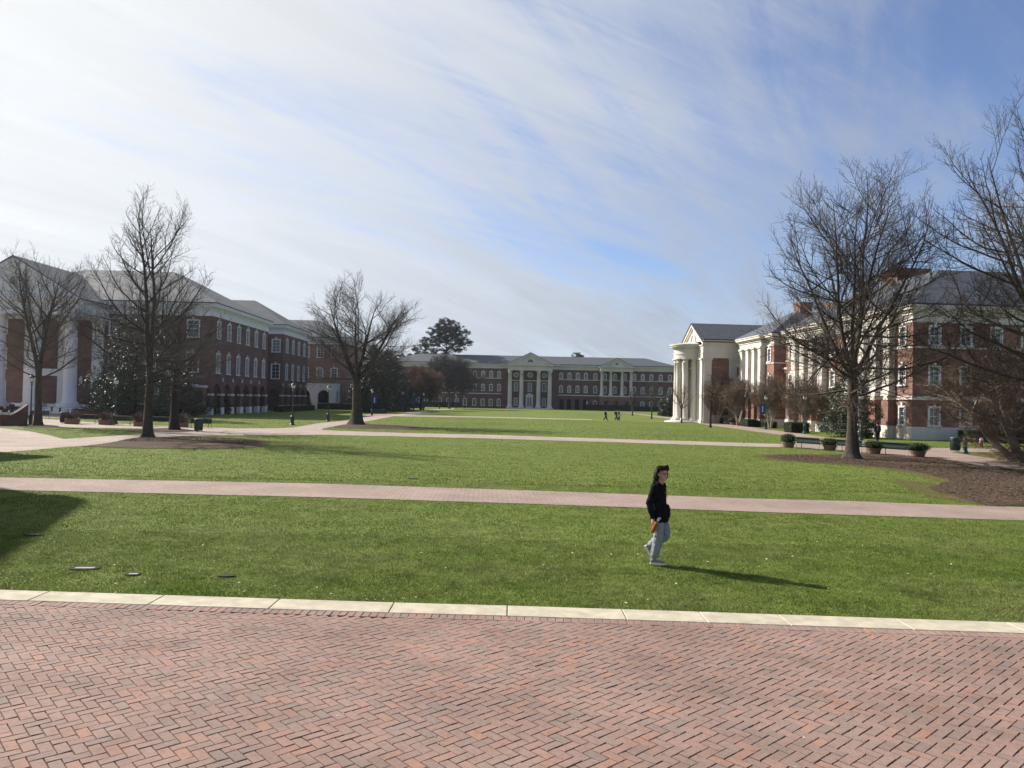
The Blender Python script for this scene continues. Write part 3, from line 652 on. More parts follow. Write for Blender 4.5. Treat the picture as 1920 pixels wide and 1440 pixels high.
# ================================================================== right hall
vpd = ray(858, 748); A = Vector((vpd.x, vpd.y, 0)).normalized(); B = Vector((A.y, -A.x, 0))
P0 = gp(1710, 824.5); P0.z = 0
def right_hall():
    root = empty('lecture_hall', P0, 0, 'long brick hall with sunlit stone pilasters and rounded columned portico at its far end', 'building', None)
    uf, nf = -A, -B                       # long face: u runs towards the camera
    LA, GAP, LB, LC = 28.2, 4.0, 13.9, 10.6
    HC = 12.8; ZF = 11.25; WD = 22.0
    walls, plinth, trim, cor = MB(), MB(), MB(), MB()
    # ---- block A
    def block(s0, s1, depth, wins, name_end):
        o = P0 + A * s1; W_ = s1 - s0
        ops = []
        for xc, rows in wins:
            for za, h, w_, st in rows: ops.append((xc - w_ / 2, xc + w_ / 2, za, za + h, st == 'open'))
        wall_face(walls, o, uf, nf, 0, W_, 1.2, ZF, ops)
        for xc, rows in wins:
            for za, h, w_, st in rows:
                if st != 'open': window(root, o, uf, nf, xc, za, w_, h, st)
        return o
    T, Mi, Gr = (9.05, 1.75, 1.0, 'key'), (5.25, 1.75, 1.0, 'key'), (1.38, 1.7, 0.95, 'key')
    def col3(x, g=Gr): return (x, [T, Mi, g])
    def x_of(s, s1): return s1 - s
    sA = [1.6, 4.75, 7.2, 9.65, 12.9, 15.6, 18.8, 21.2, 23.6, 26.7]
    o = block(0, LA, WD, [col3(LA - s) for s in sA], 'A')
    # giant pilasters in two groups with brick piers below
    for s in (3.55, 5.95, 8.4, 10.85, 17.6, 20.0, 22.4, 24.8):
        pilaster(root, o, uf, nf, LA - s, 1.15, 4.15, ZF, 0.62, M['stone'])
        walls.obox(o, uf, nf, LA - s - .62, LA - s + .62, 1.2, 3.72, -0.05, 0.70); plinth.obox(o, uf, nf, LA - s - .66, LA - s + .66, 0, 1.21, -0.05, 0.75)
    # end face of block A, towards the camera
    oe = P0.copy(); ue, ne = B, -A
    xe = [2.15, 5.25, 8.3, 11.4, 14.5, 17.6, 20.4]
    ops = [(x - .5, x + .5, za, za + h, False) for x in xe for za, h in ((9.05, 1.75), (5.25, 1.75), (1.38, 1.7))]
    wall_face(walls, oe, ue, ne, 0, WD, 1.2, ZF, ops)
    for x in xe:
        for za, h in ((9.05, 1.75), (5.25, 1.75), (1.38, 1.7)): window(root, oe, ue, ne, x, za, 1.0, h, 'key')
    # other faces
    wall_face(walls, P0 + A * LA + B * WD, -B, A, 0, WD, 0, ZF); wall_face(walls, P0 + B * WD, A, B, 0, LA, 0, ZF)
    fa = rect(P0, A, B, 0, LA, 0, WD)
    plinth.prism(offset_poly(fa, 0.10), 0, 1.12); plinth.prism(offset_poly(fa, 0.05), 1.12, 1.22)
    # recessed link with stone entrance bay
    ol = P0 + A * (LA + GAP) + B * 3.2
    wall_face(walls, ol, uf, nf, 0, GAP, 0, ZF, [(1.0, 3.0, 9.05, 10.8, False)])
    window(root, ol, uf, nf, 2.0, 9.05, 2.0, 1.75, 'plain')
    eb = MB(); oeb = P0 + A * (LA + GAP - .15) + B * 3.2
    wall_face(eb, oeb + nf * 1.6, uf, nf, 0, GAP - .3, 0, 7.4, [(0.7, 3.0, 0, 3.1, False)], 0.5)
    eb.obox(oeb, uf, nf, 0, GAP - .3, 7.4, 7.9, 0, 1.85); eb.obox(oeb, uf, nf, -.0, GAP - .3, 7.9, 8.15, 0, 2.1); eb.obox(oeb, uf, nf, 0.05, GAP - .35, 3.6, 7.39, 0, 1.3)
    eb.build('entrance_bay', M['stone'], root)
    mb = MB(); mb.obox(oeb, uf, nf, .72, 2.98, 0, 3.08, 1.0, 1.12); d_ = mb.build('door', M['door'], root)
    # ---- block B
    s0 = LA + GAP; s1 = s0 + LB
    sB = [1.5, 4.6, 6.9, 9.1, 11.9, 13.1]
    ob = P0 + A * s1
    ops = []; wl = []
    for s in sB:
        x = LB - s
        for za, h, w_ in ((9.05, 1.75, 1.0), (5.25, 1.75, 1.0)): ops.append((x - w_ / 2, x + w_ / 2, za, za + h, False)); wl.append((x, za, w_, h))
        if s < 3 or s > 11: ops.append((x - .48, x + .48, 1.38, 3.1, False)); wl.append((x, 1.38, .96, 1.72))
        else: ops.append((x - .75, x + .75, 0.0, 3.55, True))
    wall_face(walls, ob, uf, nf, 0, LB, 0, ZF, ops, 0.35)
    for x, za, w_, h in wl: window(root, ob, uf, nf, x, za, w_, h, 'key')
    for s in (3.4, 5.7, 8.0, 10.4):
        column_p = ob + uf * (LB - s) + nf * 0.55
        pilaster(root, ob, uf, nf, LB - s, 0.95, 4.15, ZF, 0.75, M['stone'])
        plinth.obox(ob, uf, nf, LB - s - .55, LB - s + .55, 0, 1.0, -0.05, 0.72); walls.obox(ob, uf, nf, LB - s - .5, LB - s + .5, 1.0, 3.72, -0.05, 0.68)
    wall_face(walls, P0 + A * s0, B, -A, 0, 14, 0, ZF); wall_face(walls, P0 + A * s1 + B * 14, -B, A, 0, 14, 0, ZF)
    fb = rect(P0, A, B, s0, s1, 0, 14.0)
    mbd = MB(); mbd.obox(ob, uf, nf, LB - 10.6, LB - 3.2, 0, 3.7, -2.0, -1.6); mbd.build('loggia_wall', M['brick_shaded'], root)
    plinth.prism(offset_poly(rect(P0, A, B, s0, s0 + 2.9, 0, 14), 0.08), 0, 1.1)
    # string courses
    for q, ins in ((fa, 0), (fb, 0)):
        trim.prism(offset_poly(q, 0.14), 3.78, 4.08); trim.prism(offset_poly(q, 0.09), 4.08, 4.16); trim.prism(offset_poly(q, 0.08), 8.72, 8.9)
    # entablature: projecting over the pilaster groups
    for q in (fa, fb):
        bands(cor, q, [(HC + z0, HC + z1, d) for z0, z1, d in ENT])
        cor.prism(offset_poly(q, 0.10), HC - 0.745, HC - 0.595)
    for (oo, W_, rng_) in ((o, LA, ((2.9, 11.5), (16.9, 25.5))), (ob, LB, ((2.8, 11.0),))):
        for a_, b_ in rng_:
            for z0, z1, d in ENT: cor.obox(oo, uf, nf, W_ - b_ - d, W_ - a_ + d, HC + z0 + .003, HC + z1 - .003, 0, d + 0.68)
    dentils(cor, oe, ue, ne, 0.2, WD - .2, HC - .58, HC - .43, 0.05, 0.26)
    dentils(cor, o, uf, nf, 0.2, LA - .2, HC - .58, HC - .43, 0.05, 0.26)
    fl = rect(P0, A, B, LA - .5, LA + GAP + .5, 3.2, 14)
    bands(cor, fl, [(HC - 1.6, HC - .7, 0.05), (HC - .7, HC - .05, 0.35)])
    # ---- block C: gabled stone portico with a bowed colonnade
    sc0 = s1; sc1 = s1 + LC; TP = -5.3
    Oc = P0 + A * sc0
    cz = 12.8
    st = MB(); bw = MB()
    # south wall (faces the camera) with brick panel between stone pilasters
    os_ = P0 + A * sc0 + B * TP; us, ns = B, -A
    wall_face(bw, os_, us, ns, 0, 12, 0, 10.6); wall_face(bw, os_ + A * LC + B * 12, -B, A, 0, 12, 0, 10.6)
    bw.build('wall', M['brick'], root)
    ff = rect(P0, A, B, sc0, sc1, TP, TP + 12)
    for x_, w_ in ((0.62, 1.2), (4.62, 1.2)): pilaster(root, os_, us, ns, x_, w_, 0.0, 10.1, 0.18, M['stone'])
    st.obox(os_, us, ns, 1.2, 4.05, 0, 1.3, 0, 0.10)
    # west face: stone with tall dark entrance between pilasters
    ow = P0 + A * sc1 + B * TP
    wall_face(st, ow, uf, nf, 0, LC, 0, 10.6, [(3.4, LC - 3.4, 0, 8.6, False)], 0.6)
    for x_ in (0.62, 2.6, LC - 2.6, LC - .62): pilaster(root, ow, uf, nf, x_, 1.1, 0, 10.1, 0.22, M['stone'])
    d2 = MB(); d2.obox(ow, uf, nf, 3.4, LC - 3.4, 4.2, 8.6, -.55, -.45); d2.build('glass_wall', M['glass'], root)
    d3 = MB(); d3.obox(ow, uf, nf, 3.4, LC - 3.4, 0, 3.9, -.55, -.45); d3.build('door', M['door'], root)
    st.obox(ow, uf, nf, 3.3, LC - 3.3, 3.9, 4.2, -.5, -.3)
    for x_ in (4.4, LC / 2, LC - 4.4): st.obox(ow, uf, nf, x_ - .08, x_ + .08, 4.2, 8.6, -.44, -.34)
    # entablature of the block
    q = offset_poly(ff, 0.02)
    st.prism(offset_poly(ff, 0.20), 10.1, 10.75); st.prism(offset_poly(ff, 0.26), 10.75, 10.9); st.prism(offset_poly(ff, 0.16), 10.9, 12.0)
    st.prism(offset_poly(ff, 0.32), 12.0, 12.15)
    st.obox(os_, us, ns, -0.1, 6.2, 12.15, 12.55, -.2, 0.45); st.obox(os_, us, ns, -0.3, 6.2, 12.55, 12.8, -.2, 0.7)
    st.obox(os_ + A * LC, us, A, -0.1, 6.2, 12.15, 12.8, -.2, 0.6)
    st.build('entablature', M['stone'], root)
    # bowed colonnade
    cb = P0 + A * (sc0 + LC / 2) + B * (TP - .15)
    ang_b = math.atan2(-B.y, -B.x)
    bow = MB()
    for r0_, r1_, z0, z1 in ((0, 2.95, 10.1, 10.78), (0, 3.02, 10.78, 10.92), (0, 2.9, 10.92, 11.75), (0, 3.15, 11.75, 11.95), (0, 3.45, 11.95, 12.2), (0, 3.6, 12.2, 12.4)):
        bow.lathe([(r1_, z0), (r1_, z1)], 40, cb, ang_b - PI / 2, ang_b + PI / 2)
    bow.lathe([(3.55, 12.4), (0.4, 12.9)], 40, cb, ang_b - PI / 2, ang_b + PI / 2)
    bow.build('bowed_cornice', M['stone'], root)
    for dg in (-80, -48, -16, 16, 48, 80):
        a = ang_b + R(dg); p = cb + Vector((math.cos(a), math.sin(a), 0)) * 2.42
        column(root, p, 0.35, 10.1, 0.48, M['stone'])
    stp = MB(); stp.lathe([(4.3, 0.0), (4.3, 0.12)], 40, cb, ang_b - PI / 2, ang_b + PI / 2); stp.lathe([(3.8, 0.12), (3.8, 0.24)], 40, cb, ang_b - PI / 2, ang_b + PI / 2); stp.lathe([(3.3, 0.24), (3.3, 0.36)], 40, cb, ang_b - PI / 2, ang_b + PI / 2)
    stp.build('portico_steps', M['stone'], root)
    # gable
    gr, gt, gk = MB(), MB(), MB()
    gable(gr, gt, gk, ow, uf, nf, -0.25, LC + .25, 12.75, 15.8, 14.5, 0.5, 0.42)
    gr.build('gable_roof', M['slate'], root); gt.build('tympanum', M['stone'], root); gk.build('raking_cornice', M['stone'], root)
    mb = MB(); k = 14
    for i in range(k):
        a, b_ = PI * i / k, PI * (i + 1) / k
        pr_ = lambda r_, t, d: ow + uf * (LC / 2 - r_ * math.cos(t)) + nf * d + Z * (12.9 + r_ * math.sin(t))
        v = [pr_(1.05, a, .16), pr_(1.05, b_, .16), pr_(1.4, b_, .16), pr_(1.4, a, .16), pr_(1.05, a, 0), pr_(1.05, b_, 0), pr_(1.4, b_, 0), pr_(1.4, a, 0)]
        mb.add(v, [(0, 1, 2, 3), (0, 4, 5, 1), (2, 6, 7, 3)])
    mb.build('lunette', M['stone'], root)
    gut = MB(); gut.obox(os_, us, ns, -.3, 6.0, 12.80, 12.98, 0.55, 0.75); gut.build('gutter', M['lead'], root)
    # ---- roofs and chimneys
    rf = MB()
    hip_roof(rf, fa, HC + .004, 17.6, 7.2, 0.55); rf.build('roof', M['slate'], root)
    rf = MB(); hip_roof(rf, fb, HC + .006, 17.0, 6.4, 0.55); hip_roof(rf, fl, HC - .03, 15.4, 4.5, 0.3); rf.build('roof', M['slate'], root)
    az = math.atan2(A.y, A.x)
    for s, t, sx, sy, z0, z1 in ((21.6, 12.2, 3.4, 4.1, 15, 20.1), (38.6, 6.9, 2.2, 1.75, 14, 18.0), (29.6, 7.2, 2.6, 1.7, 13, 16.8)):
        c = P0 + A * s + B * t; chimney(root, c, sx, sy, z0, z1, az)
    walls.build('wall', M['brick'], root); plinth.build('plinth', M['stone'], root); trim.build('string_course', M['stone'], root); cor.build('cornice', M['stone'], root)
right_hall()

# ================================================================== left hall
def left_hall():
    XF = -42.2; Y0, Y1 = 108.0, 133.6; root = empty('library_hall', (XF, Y0, 0), 0, 'tall brick hall with arcaded side wing and a white columned portico facing the forecourt', 'building')
    AL = Vector((-.0139, 1, 0)).normalized(); BL = Vector((AL.y, -AL.x, 0))
    O = Vector((XF, Y0, 0)); L1 = Y1 - Y0; ZC = 13.9; HC = 15.6
    walls, stone, cor, imp = MB(), MB(), MB(), MB()
    u, n = AL, BL                          # lawn face: u away from the camera
    # lawn face with arcade
    def arcade_face(o, L_, nb, z_arch, rows, x_first, sp, wa, dz=0.0):
        ops = []; wl = []
        for i in range(nb):
            x = x_first + sp * i
            ops.append((x - wa / 2, x + wa / 2, 0.0, z_arch, True))
            for za, h, w_, stl in rows: ops.append((x - w_ / 2, x + w_ / 2, za, za + h, False)); wl.append((x, za, w_, h, stl))
        wall_face(walls, o, u, n, 0, L_, 0, ZC + dz, ops, 0.45)
        for x, za, w_, h, stl in wl: window(root, o, u, n, x, za, w_, h, stl)
        for i in range(nb + 1):
            xa = x_first - sp / 2 + sp * i
            a, b_ = max(0.02, xa - (sp - wa) / 2), min(L_ - .02, xa + (sp - wa) / 2)
            pb_ = MB(); pb_.obox(o, u, n, a - .05, b_ + .05, 0, 1.0, -.5, 0.1); pb_.build('pier_base', M['white'], root); imp.obox(o, u, n, a - .08, b_ + .08, z_arch - wa / 2 - .30, z_arch - wa / 2, -.5, 0.12)
            imp.obox(o, u, n, xa - .2, xa + .2, 4.75, 5.3, -.02, 0.1) if 0.3 < xa < L_ - .3 else None
        mbd = MB(); mbd.obox(o, u, n, 0.3, L_ - .3, 0, ZC - 8.8, -3.4, -3.0); mbd.obox(o, u, n, 0.3, L_ - .3, 4.9, 5.0, -3.2, -.5); mbd.build('loggia_wall', M['brick_shaded'], root)
    rows = [(10.9, 2.35, 1.25, 'key'), (5.95, 2.75, 1.25, 'key')]
    arcade_face(O, L1, 6, 4.45, rows, 2.2, 4.2, 2.9)
    # camera-facing side wall
    we = 34.0; oe = O - BL * we; ue, ne = BL, -AL
    wx = [we - 2.75, we - 8.2, we - 13.6, we - 29.5]
    ops = [(x - .8, x + .8, za, za + h, False) for x in wx for za, h in ((10.9, 2.35), (5.95, 2.75), (1.5, 2.6))]
    wall_face(walls, oe, ue, ne, 0, we, 0.9, ZC, ops)
    for x in wx:
        for za, h in ((10.9, 2.35), (5.95, 2.75), (1.5, 2.6)): window(root, oe, ue, ne, x, za, 1.6, h, 'key')
    wall_face(walls, O + AL * L1, -BL, AL, 0, we, 0, ZC)
    f1 = rect(O, AL, BL, 0, L1, -we, 0)
    stone.obox(oe, ue, ne, 0, we - .1, 0, 1.1, -.2, 0.1)
    bands(cor, f1, [(HC + z0 * 1.05, HC + z1 * 1.05, d * 1.25) for z0, z1, d in ENT]); cor.prism(offset_poly(f1, 0.14), HC - 0.785, HC - 0.62)
    # second wing
    Y2, Y3 = 150.0, 169.0; O2 = Vector((-44.8, Y2, 0)); ZC2 = ZC + 1.0
    ops_end = [(x - .75, x + .75, za, za + h, False) for x in (10.6,) for za, h in ((11.4, 2.4), (6.2, 2.8))]
    arcade_face(O2, 19.0, 4, 4.5, [(11.45, 2.5, 1.3, 'key'), (6.1, 2.8, 1.3, 'key')], 2.6, 4.4, 2.9, 1.0)
    oe2 = O2 - BL * 12.0
    wall_face(walls, oe2, ue, ne, 0, 12, 0, ZC2, ops_end + [(9.4, 11.6, 0, 4.3, True)], .4)
    for x, za, h in ((10.6, 11.4, 2.4), (10.6, 6.2, 2.8)): window(root, oe2, ue, ne, x, za, 1.5, h, 'key')
    stone.obox(oe2, ue, ne, 0, 9.3, 0, 1.0, -.2, 0.08); mb = MB(); mb.obox(oe2, ue, ne, 9.0, 11.9, 0, 4.4, -2.2, -2.0); mb.build('loggia_wall', M['brick_shaded'], root)
    wall_face(walls, O2 + AL * 19, -BL, AL, 0, 12, 0, ZC2)
    f2 = rect(O2, AL, BL, 0, 19, -26, 0); H2 = HC + 1.0
    bands(cor, f2, [(H2 + z0 * 1.05, H2 + z1 * 1.05, d * 1.25) for z0, z1, d in ENT]); cor.prism(offset_poly(f2, 0.14), H2 - 0.785, H2 - 0.62)
    # link between the wings
    fl = rect(O, AL, BL, L1 - .3, Y2 - Y0 + .3, -20, -6.5)
    wall_face(walls, O + AL * (L1 - .2) - BL * 6.5, u, n, 0, Y2 - Y0 - L1 + .4, 0, ZC)
    cor.prism(offset_poly(fl, .3), ZC, HC - .2)
    # roofs
    rf = MB(); hip_roof(rf, f1, HC + .004, 21.6, 10.2, 0.7); rf.build('roof', M['slate'], root)
    rf = MB(); hip_roof(rf, f2, H2 + .004, 22.4, 8.6, 0.7); hip_roof(rf, fl, HC - .19, 18.5, 5.5, 0.4); rf.build('roof', M['slate'], root)
    # portico towards the forecourt
    YP = 101.0; xc0 = -65.2; hw = 8.9; ZB, ZT = 0.75, 12.9
    base = MB(); base.prism([(xc0 - 10, YP - 1.6), (xc0 + 10, YP - 1.6), (xc0 + 10, Y0 + .5), (xc0 - 10, Y0 + .5)], 0, ZB)
    for i in range(4): base.prism([(xc0 - 10.4 - .0, YP - 1.6 - .35 * (4 - i)), (xc0 + 10.4, YP - 1.6 - .35 * (4 - i)), (xc0 + 10.4, YP - 1.59), (xc0 - 10.4, YP - 1.59)], 0 + .0, ZB * (i + 1) / 5)
    base.build('portico_steps', M['white'], root)
    for x in (-72.2, -67.5, -62.75, -58.05): column(root, (x, YP), ZB, ZT, .82, M['white'])
    for x in (-72.2, -67.5, -62.75, -58.05): pilaster(root, Vector((x, Y0 - .35, 0)), Vector((1, 0, 0)), Vector((0, -1, 0)), 0, 1.5, ZB, ZT, 0.3, M['white'])
    ent = MB(); fp = [Vector((xc0 - 8.4, YP - .95, 0)), Vector((xc0 + 8.4, YP - .95, 0)), Vector((xc0 + 8.4, Y0 + 1, 0)), Vector((xc0 - 8.4, Y0 + 1, 0))]
    for z0, z1, d in ((12.9, 13.55, 0.0), (13.55, 13.65, .08), (13.65, 14.5, 0.0), (14.5, 14.7, .25), (14.7, 15.0, .6), (15.0, 15.15, .7)): ent.prism(offset_poly(fp, d), z0, z1)
    ent.build('entablature', M['white'], root)
    gr, gt, gk = MB(), MB(), MB(); og = Vector((0, YP - .9, 0))
    gable(gr, gt, gk, og, Vector((1, 0, 0)), Vector((0, -1, 0)), xc0 - 8.6, xc0 + 8.6, 15.15, 20.3, 24, 0.55, 0.6)
    gr.build('gable_roof', M['slate'], root); gt.build('tympanum', M['white'], root); gk.build('raking_cornice', M['white'], root)
    mb = MB(); mb.lathe([(0.62, 0.01), (0.62, .12), (.9, .12), (.9, 0.01)], 20, (0, 0, 0), caps=False); 
    oc = link('roundel', mb.mesh('roundel'), M['white'], root); oc.location = Vector((xc0, YP - .92, 17.2)) - root.location; oc.rotation_euler = (PI / 2, 0, 0)
    mb = MB(); mb.lathe([(.61, .02), (.61, .05)], 20); link('louvre', mb.mesh('louvre'), M['concrete'], oc)
    # entrance under the portico
    dd = MB(); xd = -60.4
    for xd in (-65.1, -60.4 - 0.0):
        pass
    fr = MB(); xd = -64.9
    fr.box((xd - 1.75, Y0 - .2, 2.9), (.9, .5, 4.3)); fr.box((xd + 1.75, Y0 - .2, 2.9), (.9, .5, 4.3)); fr.box((xd, Y0 - .25, 5.35), (4.9, .6, .7)); fr.box((xd, Y0 - .3, 5.85), (5.3, .8, .28))
    fr.build('door_surround', M['white'], root)
    mb = MB(); mb.box((xd, Y0 - .08, 2.9), (2.55, .14, 4.25)); dr = mb.build('door', M['door'], root)
    mb = MB(); 
    for sx in (-1, 1): mb.box((xd + sx * .62, Y0 - .17, 3.2), (.8, .05, 3.0))
    pn = link('pane', mb.mesh('pane', root.location), M['glass'], dr)
    for x in (-70.0, -60.4):
        mb = MB(); mb.box((x, Y0 - .18, 4.4), (.42, .34, .8)); mb.box((x, Y0 - .18, 4.9), (.28, .24, .2)); mb.build('wall_lantern', M['lamp_glass'], root)
    # corner porch pier on the lawn side
    walls.build('wall', M['brick_shaded'], root); stone.build('plinth', M['white'], root); cor.build('cornice', M['white'], root); imp.build('impost_band', M['stone'], root)  # wall colour carries part of the shade on this backlit hall
left_hall()

# ================================================================== white arcaded building beyond the left hall
def arcade_building():
    root = empty('arcade_building', (-41, 178, 0), 0, 'white ground floor arcade with a railed terrace under a set back brick storey', 'building')
    u, n = Vector((1, 0, 0)), Vector((0, -1, 0)); o = Vector((-49.5, 178, 0)); W_ = 8.6
    w = MB(); wall_face(w, o, u, n, 0, W_, 0, 5.6, [(4.6, 7.2, 0, 4.35, True), (0.5, 2.8, 0, 4.35, True)], .5)
    o2 = Vector((-40.9, 178, 0)); u2, n2 = Vector((0, 1, 0)), Vector((1, 0, 0))
    wall_face(w, o2, u2, n2, 0, 13, 0, 5.6, [(1.5, 3.6, .6, 4.4, True), (5.2, 7.3, .6, 4.4, True), (8.9, 11, .6, 4.4, True)], .5)
    w.prism([(-49.6, 177.9), (-40.8, 177.9), (-40.8, 191), (-49.6, 191)], 5.6, 5.9)
    w.build('arcade_wall', M['white'], root)
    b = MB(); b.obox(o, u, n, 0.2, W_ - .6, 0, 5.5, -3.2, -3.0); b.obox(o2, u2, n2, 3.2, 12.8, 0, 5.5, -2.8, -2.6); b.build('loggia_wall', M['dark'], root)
    rl = MB()
    for i in range(30): rl.box((-49.4 + .29 * i, 178.0, 6.45), (.05, .05, 1.1))
    rl.box((-45.2, 178.0, 7.0), (8.7, .1, .08)); rl.box((-45.2, 178.0, 6.0), (8.7, .1, .06)); rl.build('railing', M['black_metal'], root)
    up = MB(); f = [Vector((-78, 183, 0)), Vector((-39.5, 183, 0)), Vector((-39.5, 206, 0)), Vector((-78, 206, 0))]
    oo = Vector((-78, 183, 0)); ops = [(x - .7, x + .7, za, za + 2.4, False) for x in (35.6, 32.2, 28.8) for za in (7.2, 12.2)]
    wall_face(up, oo, u, n, 0, 38.5, 0, 15.3, ops); wall_face(up, Vector((-39.5, 183, 0)), u2, n2, 0, 23, 0, 15.3); up.build('wall', M['brick'], root)
    for x in (35.6, 32.2, 28.8):
        for za in (7.2, 12.2): window(root, oo, u, n, x, za, 1.4, 2.4, 'key')
    c = MB(); bands(c, f, [(15.3, 16.2, .05), (16.2, 16.5, .4), (16.5, 16.8, .7)]); c.build('cornice', M['white'], root)
    r_ = MB(); hip_roof(r_, f, 16.804, 21.9, 9.5, .8); r_.build('roof', M['slate'], root)
arcade_building()

# ================================================================== far hall
def far_hall():
    YF = 270.0; root = empty('far_hall', (6, YF, 0), 0, 'wide three storey brick hall closing the far end of the lawn with two pedimented porticos', 'building')
    fx = lambda X_: ((X_ / 4) - 140) * .1872      # from the enlarged view to metres
    u, n = Vector((1, 0, 0)), Vector((0, -1, 0)); XL, XR = -44.0, 58.0; o = Vector((0, YF, 0))
    ZF, HC = 13.9, 15.6; walls, cor, trim, st = MB(), MB(), MB(), MB()
    left = [-330, -268, -207, -146, -84, -22, 22, 86, 148, 210, 280, 342, 403, 463]; mid = [928, 990, 1052, 1113]; right = [1185, 1477, 1540, 1605, 1675, 1745, 1810, 1872, 1935, 2000]
    ops, wl = [], []
    def w3(X_, ground=True, gs='key'):
        x = fx(X_)
        for za, h in ((10.95, 1.75), (6.1, 2.1)): ops.append((x - .52, x + .52, za, za + h, False)); wl.append((x, za, 1.04, h, 'key'))
        if ground: ops.append((x - .55, x + .55, 0.9, 3.1, False)); wl.append((x, 0.9, 1.1, 2.2, gs))
    for X_ in left: w3(X_, True, 'plain' if X_ in (342, 403) else 'key')
    for X_ in mid: w3(X_, False)
    for X_ in right: w3(X_, X_ != 1477)
    for X_ in (935, 990, 1050, 1110): x = fx(X_); ops.append((x - .75, x + .75, 0, 3.7, True))
    # portico walls: windows, roundels and doorway
    for X_ in (590, 695, 802):
        x = fx(X_); ops.append((x - .6, x + .6, 6.2, 9.0, False)); wl.append((x, 6.2, 1.2, 2.8, 'plain'))
        if X_ != 695: ops.append((x - .55, x + .55, 1.2, 3.7, False)); wl.append((x, 1.2, 1.1, 2.5, 'plain'))
    for X_ in (1257, 1330, 1405):
        x = fx(X_)
        for za, h in ((10.95, 1.75), (6.1, 2.1)): ops.append((x - .52, x + .52, za, za + h, False)); wl.append((x, za, 1.04, h, 'key'))
        ops.append((x - .7, x + .7, 0.3, 3.1, False)); wl.append((x, 0.3, 1.4, 2.8, 'plain'))
    # window openings must not overlap the door columns
    wall_face(walls, o, u, n, XL, XR, 0, ZF, ops, .25)
    for x, za, w_, h, s_ in wl: window(root, o, u, n, x, za, w_, h, s_)
    wall_face(walls, Vector((XR, YF, 0)), Vector((0, 1, 0)), Vector((1, 0, 0)), 0, 20, 0, ZF); wall_face(walls, Vector((XL, YF + 20, 0)), Vector((0, -1, 0)), Vector((-1, 0, 0)), 0, 20, 0, ZF)
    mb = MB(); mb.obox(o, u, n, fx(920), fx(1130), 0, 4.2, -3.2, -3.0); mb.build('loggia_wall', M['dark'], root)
    f = [Vector((XL, YF, 0)), Vector((XR, YF, 0)), Vector((XR, YF + 20, 0)), Vector((XL, YF + 20, 0))]
    bands(cor, f, [(HC + z0, HC + z1, d) for z0, z1, d in ENT]); cor.prism(offset_poly(f, .1), HC - .745, HC - .595)
    xa, xb = fx(487), fx(905)
    p1a, p1b = fx(520), fx(880)
    for a, b_ in ((XL, fx(530)), (fx(860), fx(1215)), (fx(1462), XR)): trim.obox(o, u, n, a, b_, 10.35, 10.62, -.05, .12); trim.obox(o, u, n, a, b_, 4.9, 5.2, -.05, .14)
    trim.obox(o, u, n, fx(545), fx(845), 9.7, 10.1, -.05, .10); trim.obox(o, u, n, fx(1228), fx(1447), 10.35, 10.62, -.05, .1)
    # broad projecting frieze behind the first portico
    for z0, z1, d in ENT: cor.obox(o, u, n, xa - d, xb + d, HC + z0 + .004, HC + z1 + .05, 0, d + 1.2)
    walls.obox(o, u, n, xa, fx(530), 0, ZF, -.05, .9); walls.obox(o, u, n, fx(858), xb, 0, ZF, -.05, .9)
    # first portico
    for X_ in (545, 630, 757, 840): column(root, (fx(X_), YF - 3.2), 0.35, 13.35, .74, M['stone'])
    st.obox(o, u, n, fx(530), fx(858), 13.35, 13.9, -.1, 4.0); st.obox(o, u, n, fx(528), fx(860), 13.9, 14.75, -.1, 3.9); st.obox(o, u, n, fx(524), fx(864), 14.75, 15.0, -.1, 4.2); st.obox(o, u, n, fx(516), fx(872), 15.0, 15.35, -.1, 4.6)
    gr, gt, gk = MB(), MB(), MB(); gable(gr, gt, gk, o + n * 3.9, u, n, fx(520), fx(868), 15.35, 19.5, 12, .5, .55)
    base = MB(); base.obox(o, u, n, fx(520), fx(868), 0, .35, 0, 4.4); base.obox(o, u, n, fx(515), fx(873), 0, .17, 0, 4.8); base.build('portico_steps', M['stone'], root)
    for X_ in (590, 695, 802):
        mb = MB(); mb.lathe([(0.62, 0), (0.62, .1), (1.0, .1), (1.0, 0)], 22, caps=False); oc = link('roundel', mb.mesh('roundel'), M['stone'], root); oc.location = Vector((fx(X_), YF - .0, 11.85)) - root.location; oc.rotation_euler = (PI / 2, 0, 0)
        mb = MB(); mb.lathe([(.6, 0), (.6, .06)], 22); q = link('pane', mb.mesh('pane'), M['glass'], oc)
    # doorway
    xd = fx(693); fr = MB(); fr.obox(o, u, n, xd - 1.25, xd - .85, .35, 4.3, 0, .3); fr.obox(o, u, n, xd + .85, xd + 1.25, .35, 4.3, 0, .3); fr.obox(o, u, n, xd - 1.35, xd + 1.35, 4.3, 4.75, 0, .4)
    fr.add([o + u * (xd - 1.45) + n * .45 + Z * 4.75, o + u * (xd + 1.45) + n * .45 + Z * 4.75, o + u * xd + n * .45 + Z * 5.55, o + u * (xd - 1.45) + Z * 4.75, o + u * (xd + 1.45) + Z * 4.75, o + u * xd + Z * 5.55], [(0, 1, 2), (0, 2, 5, 3), (1, 4, 5, 2), (0, 3, 4, 1)])
    fr.build('door_surround', M['white'], root)
    mb = MB(); mb.obox(o, u, n, xd - .85, xd + .85, .35, 4.3, 0, .08); d_ = mb.build('door', M['white'], root)
    mb = MB()
    for sx in (-1, 1): mb.obox(o, u, n, xd + sx * .42 - .28, xd + sx * .42 + .28, .9, 3.9, .05, .11)
    pn = link('pane', mb.mesh('pane', root.location), M['glass'], d_)
    gr.build('gable_roof', M['slate'], root); gt.build('tympanum', M['stone'], root); gk.build('raking_cornice', M['stone'], root); gr, gt, gk = MB(), MB(), MB()
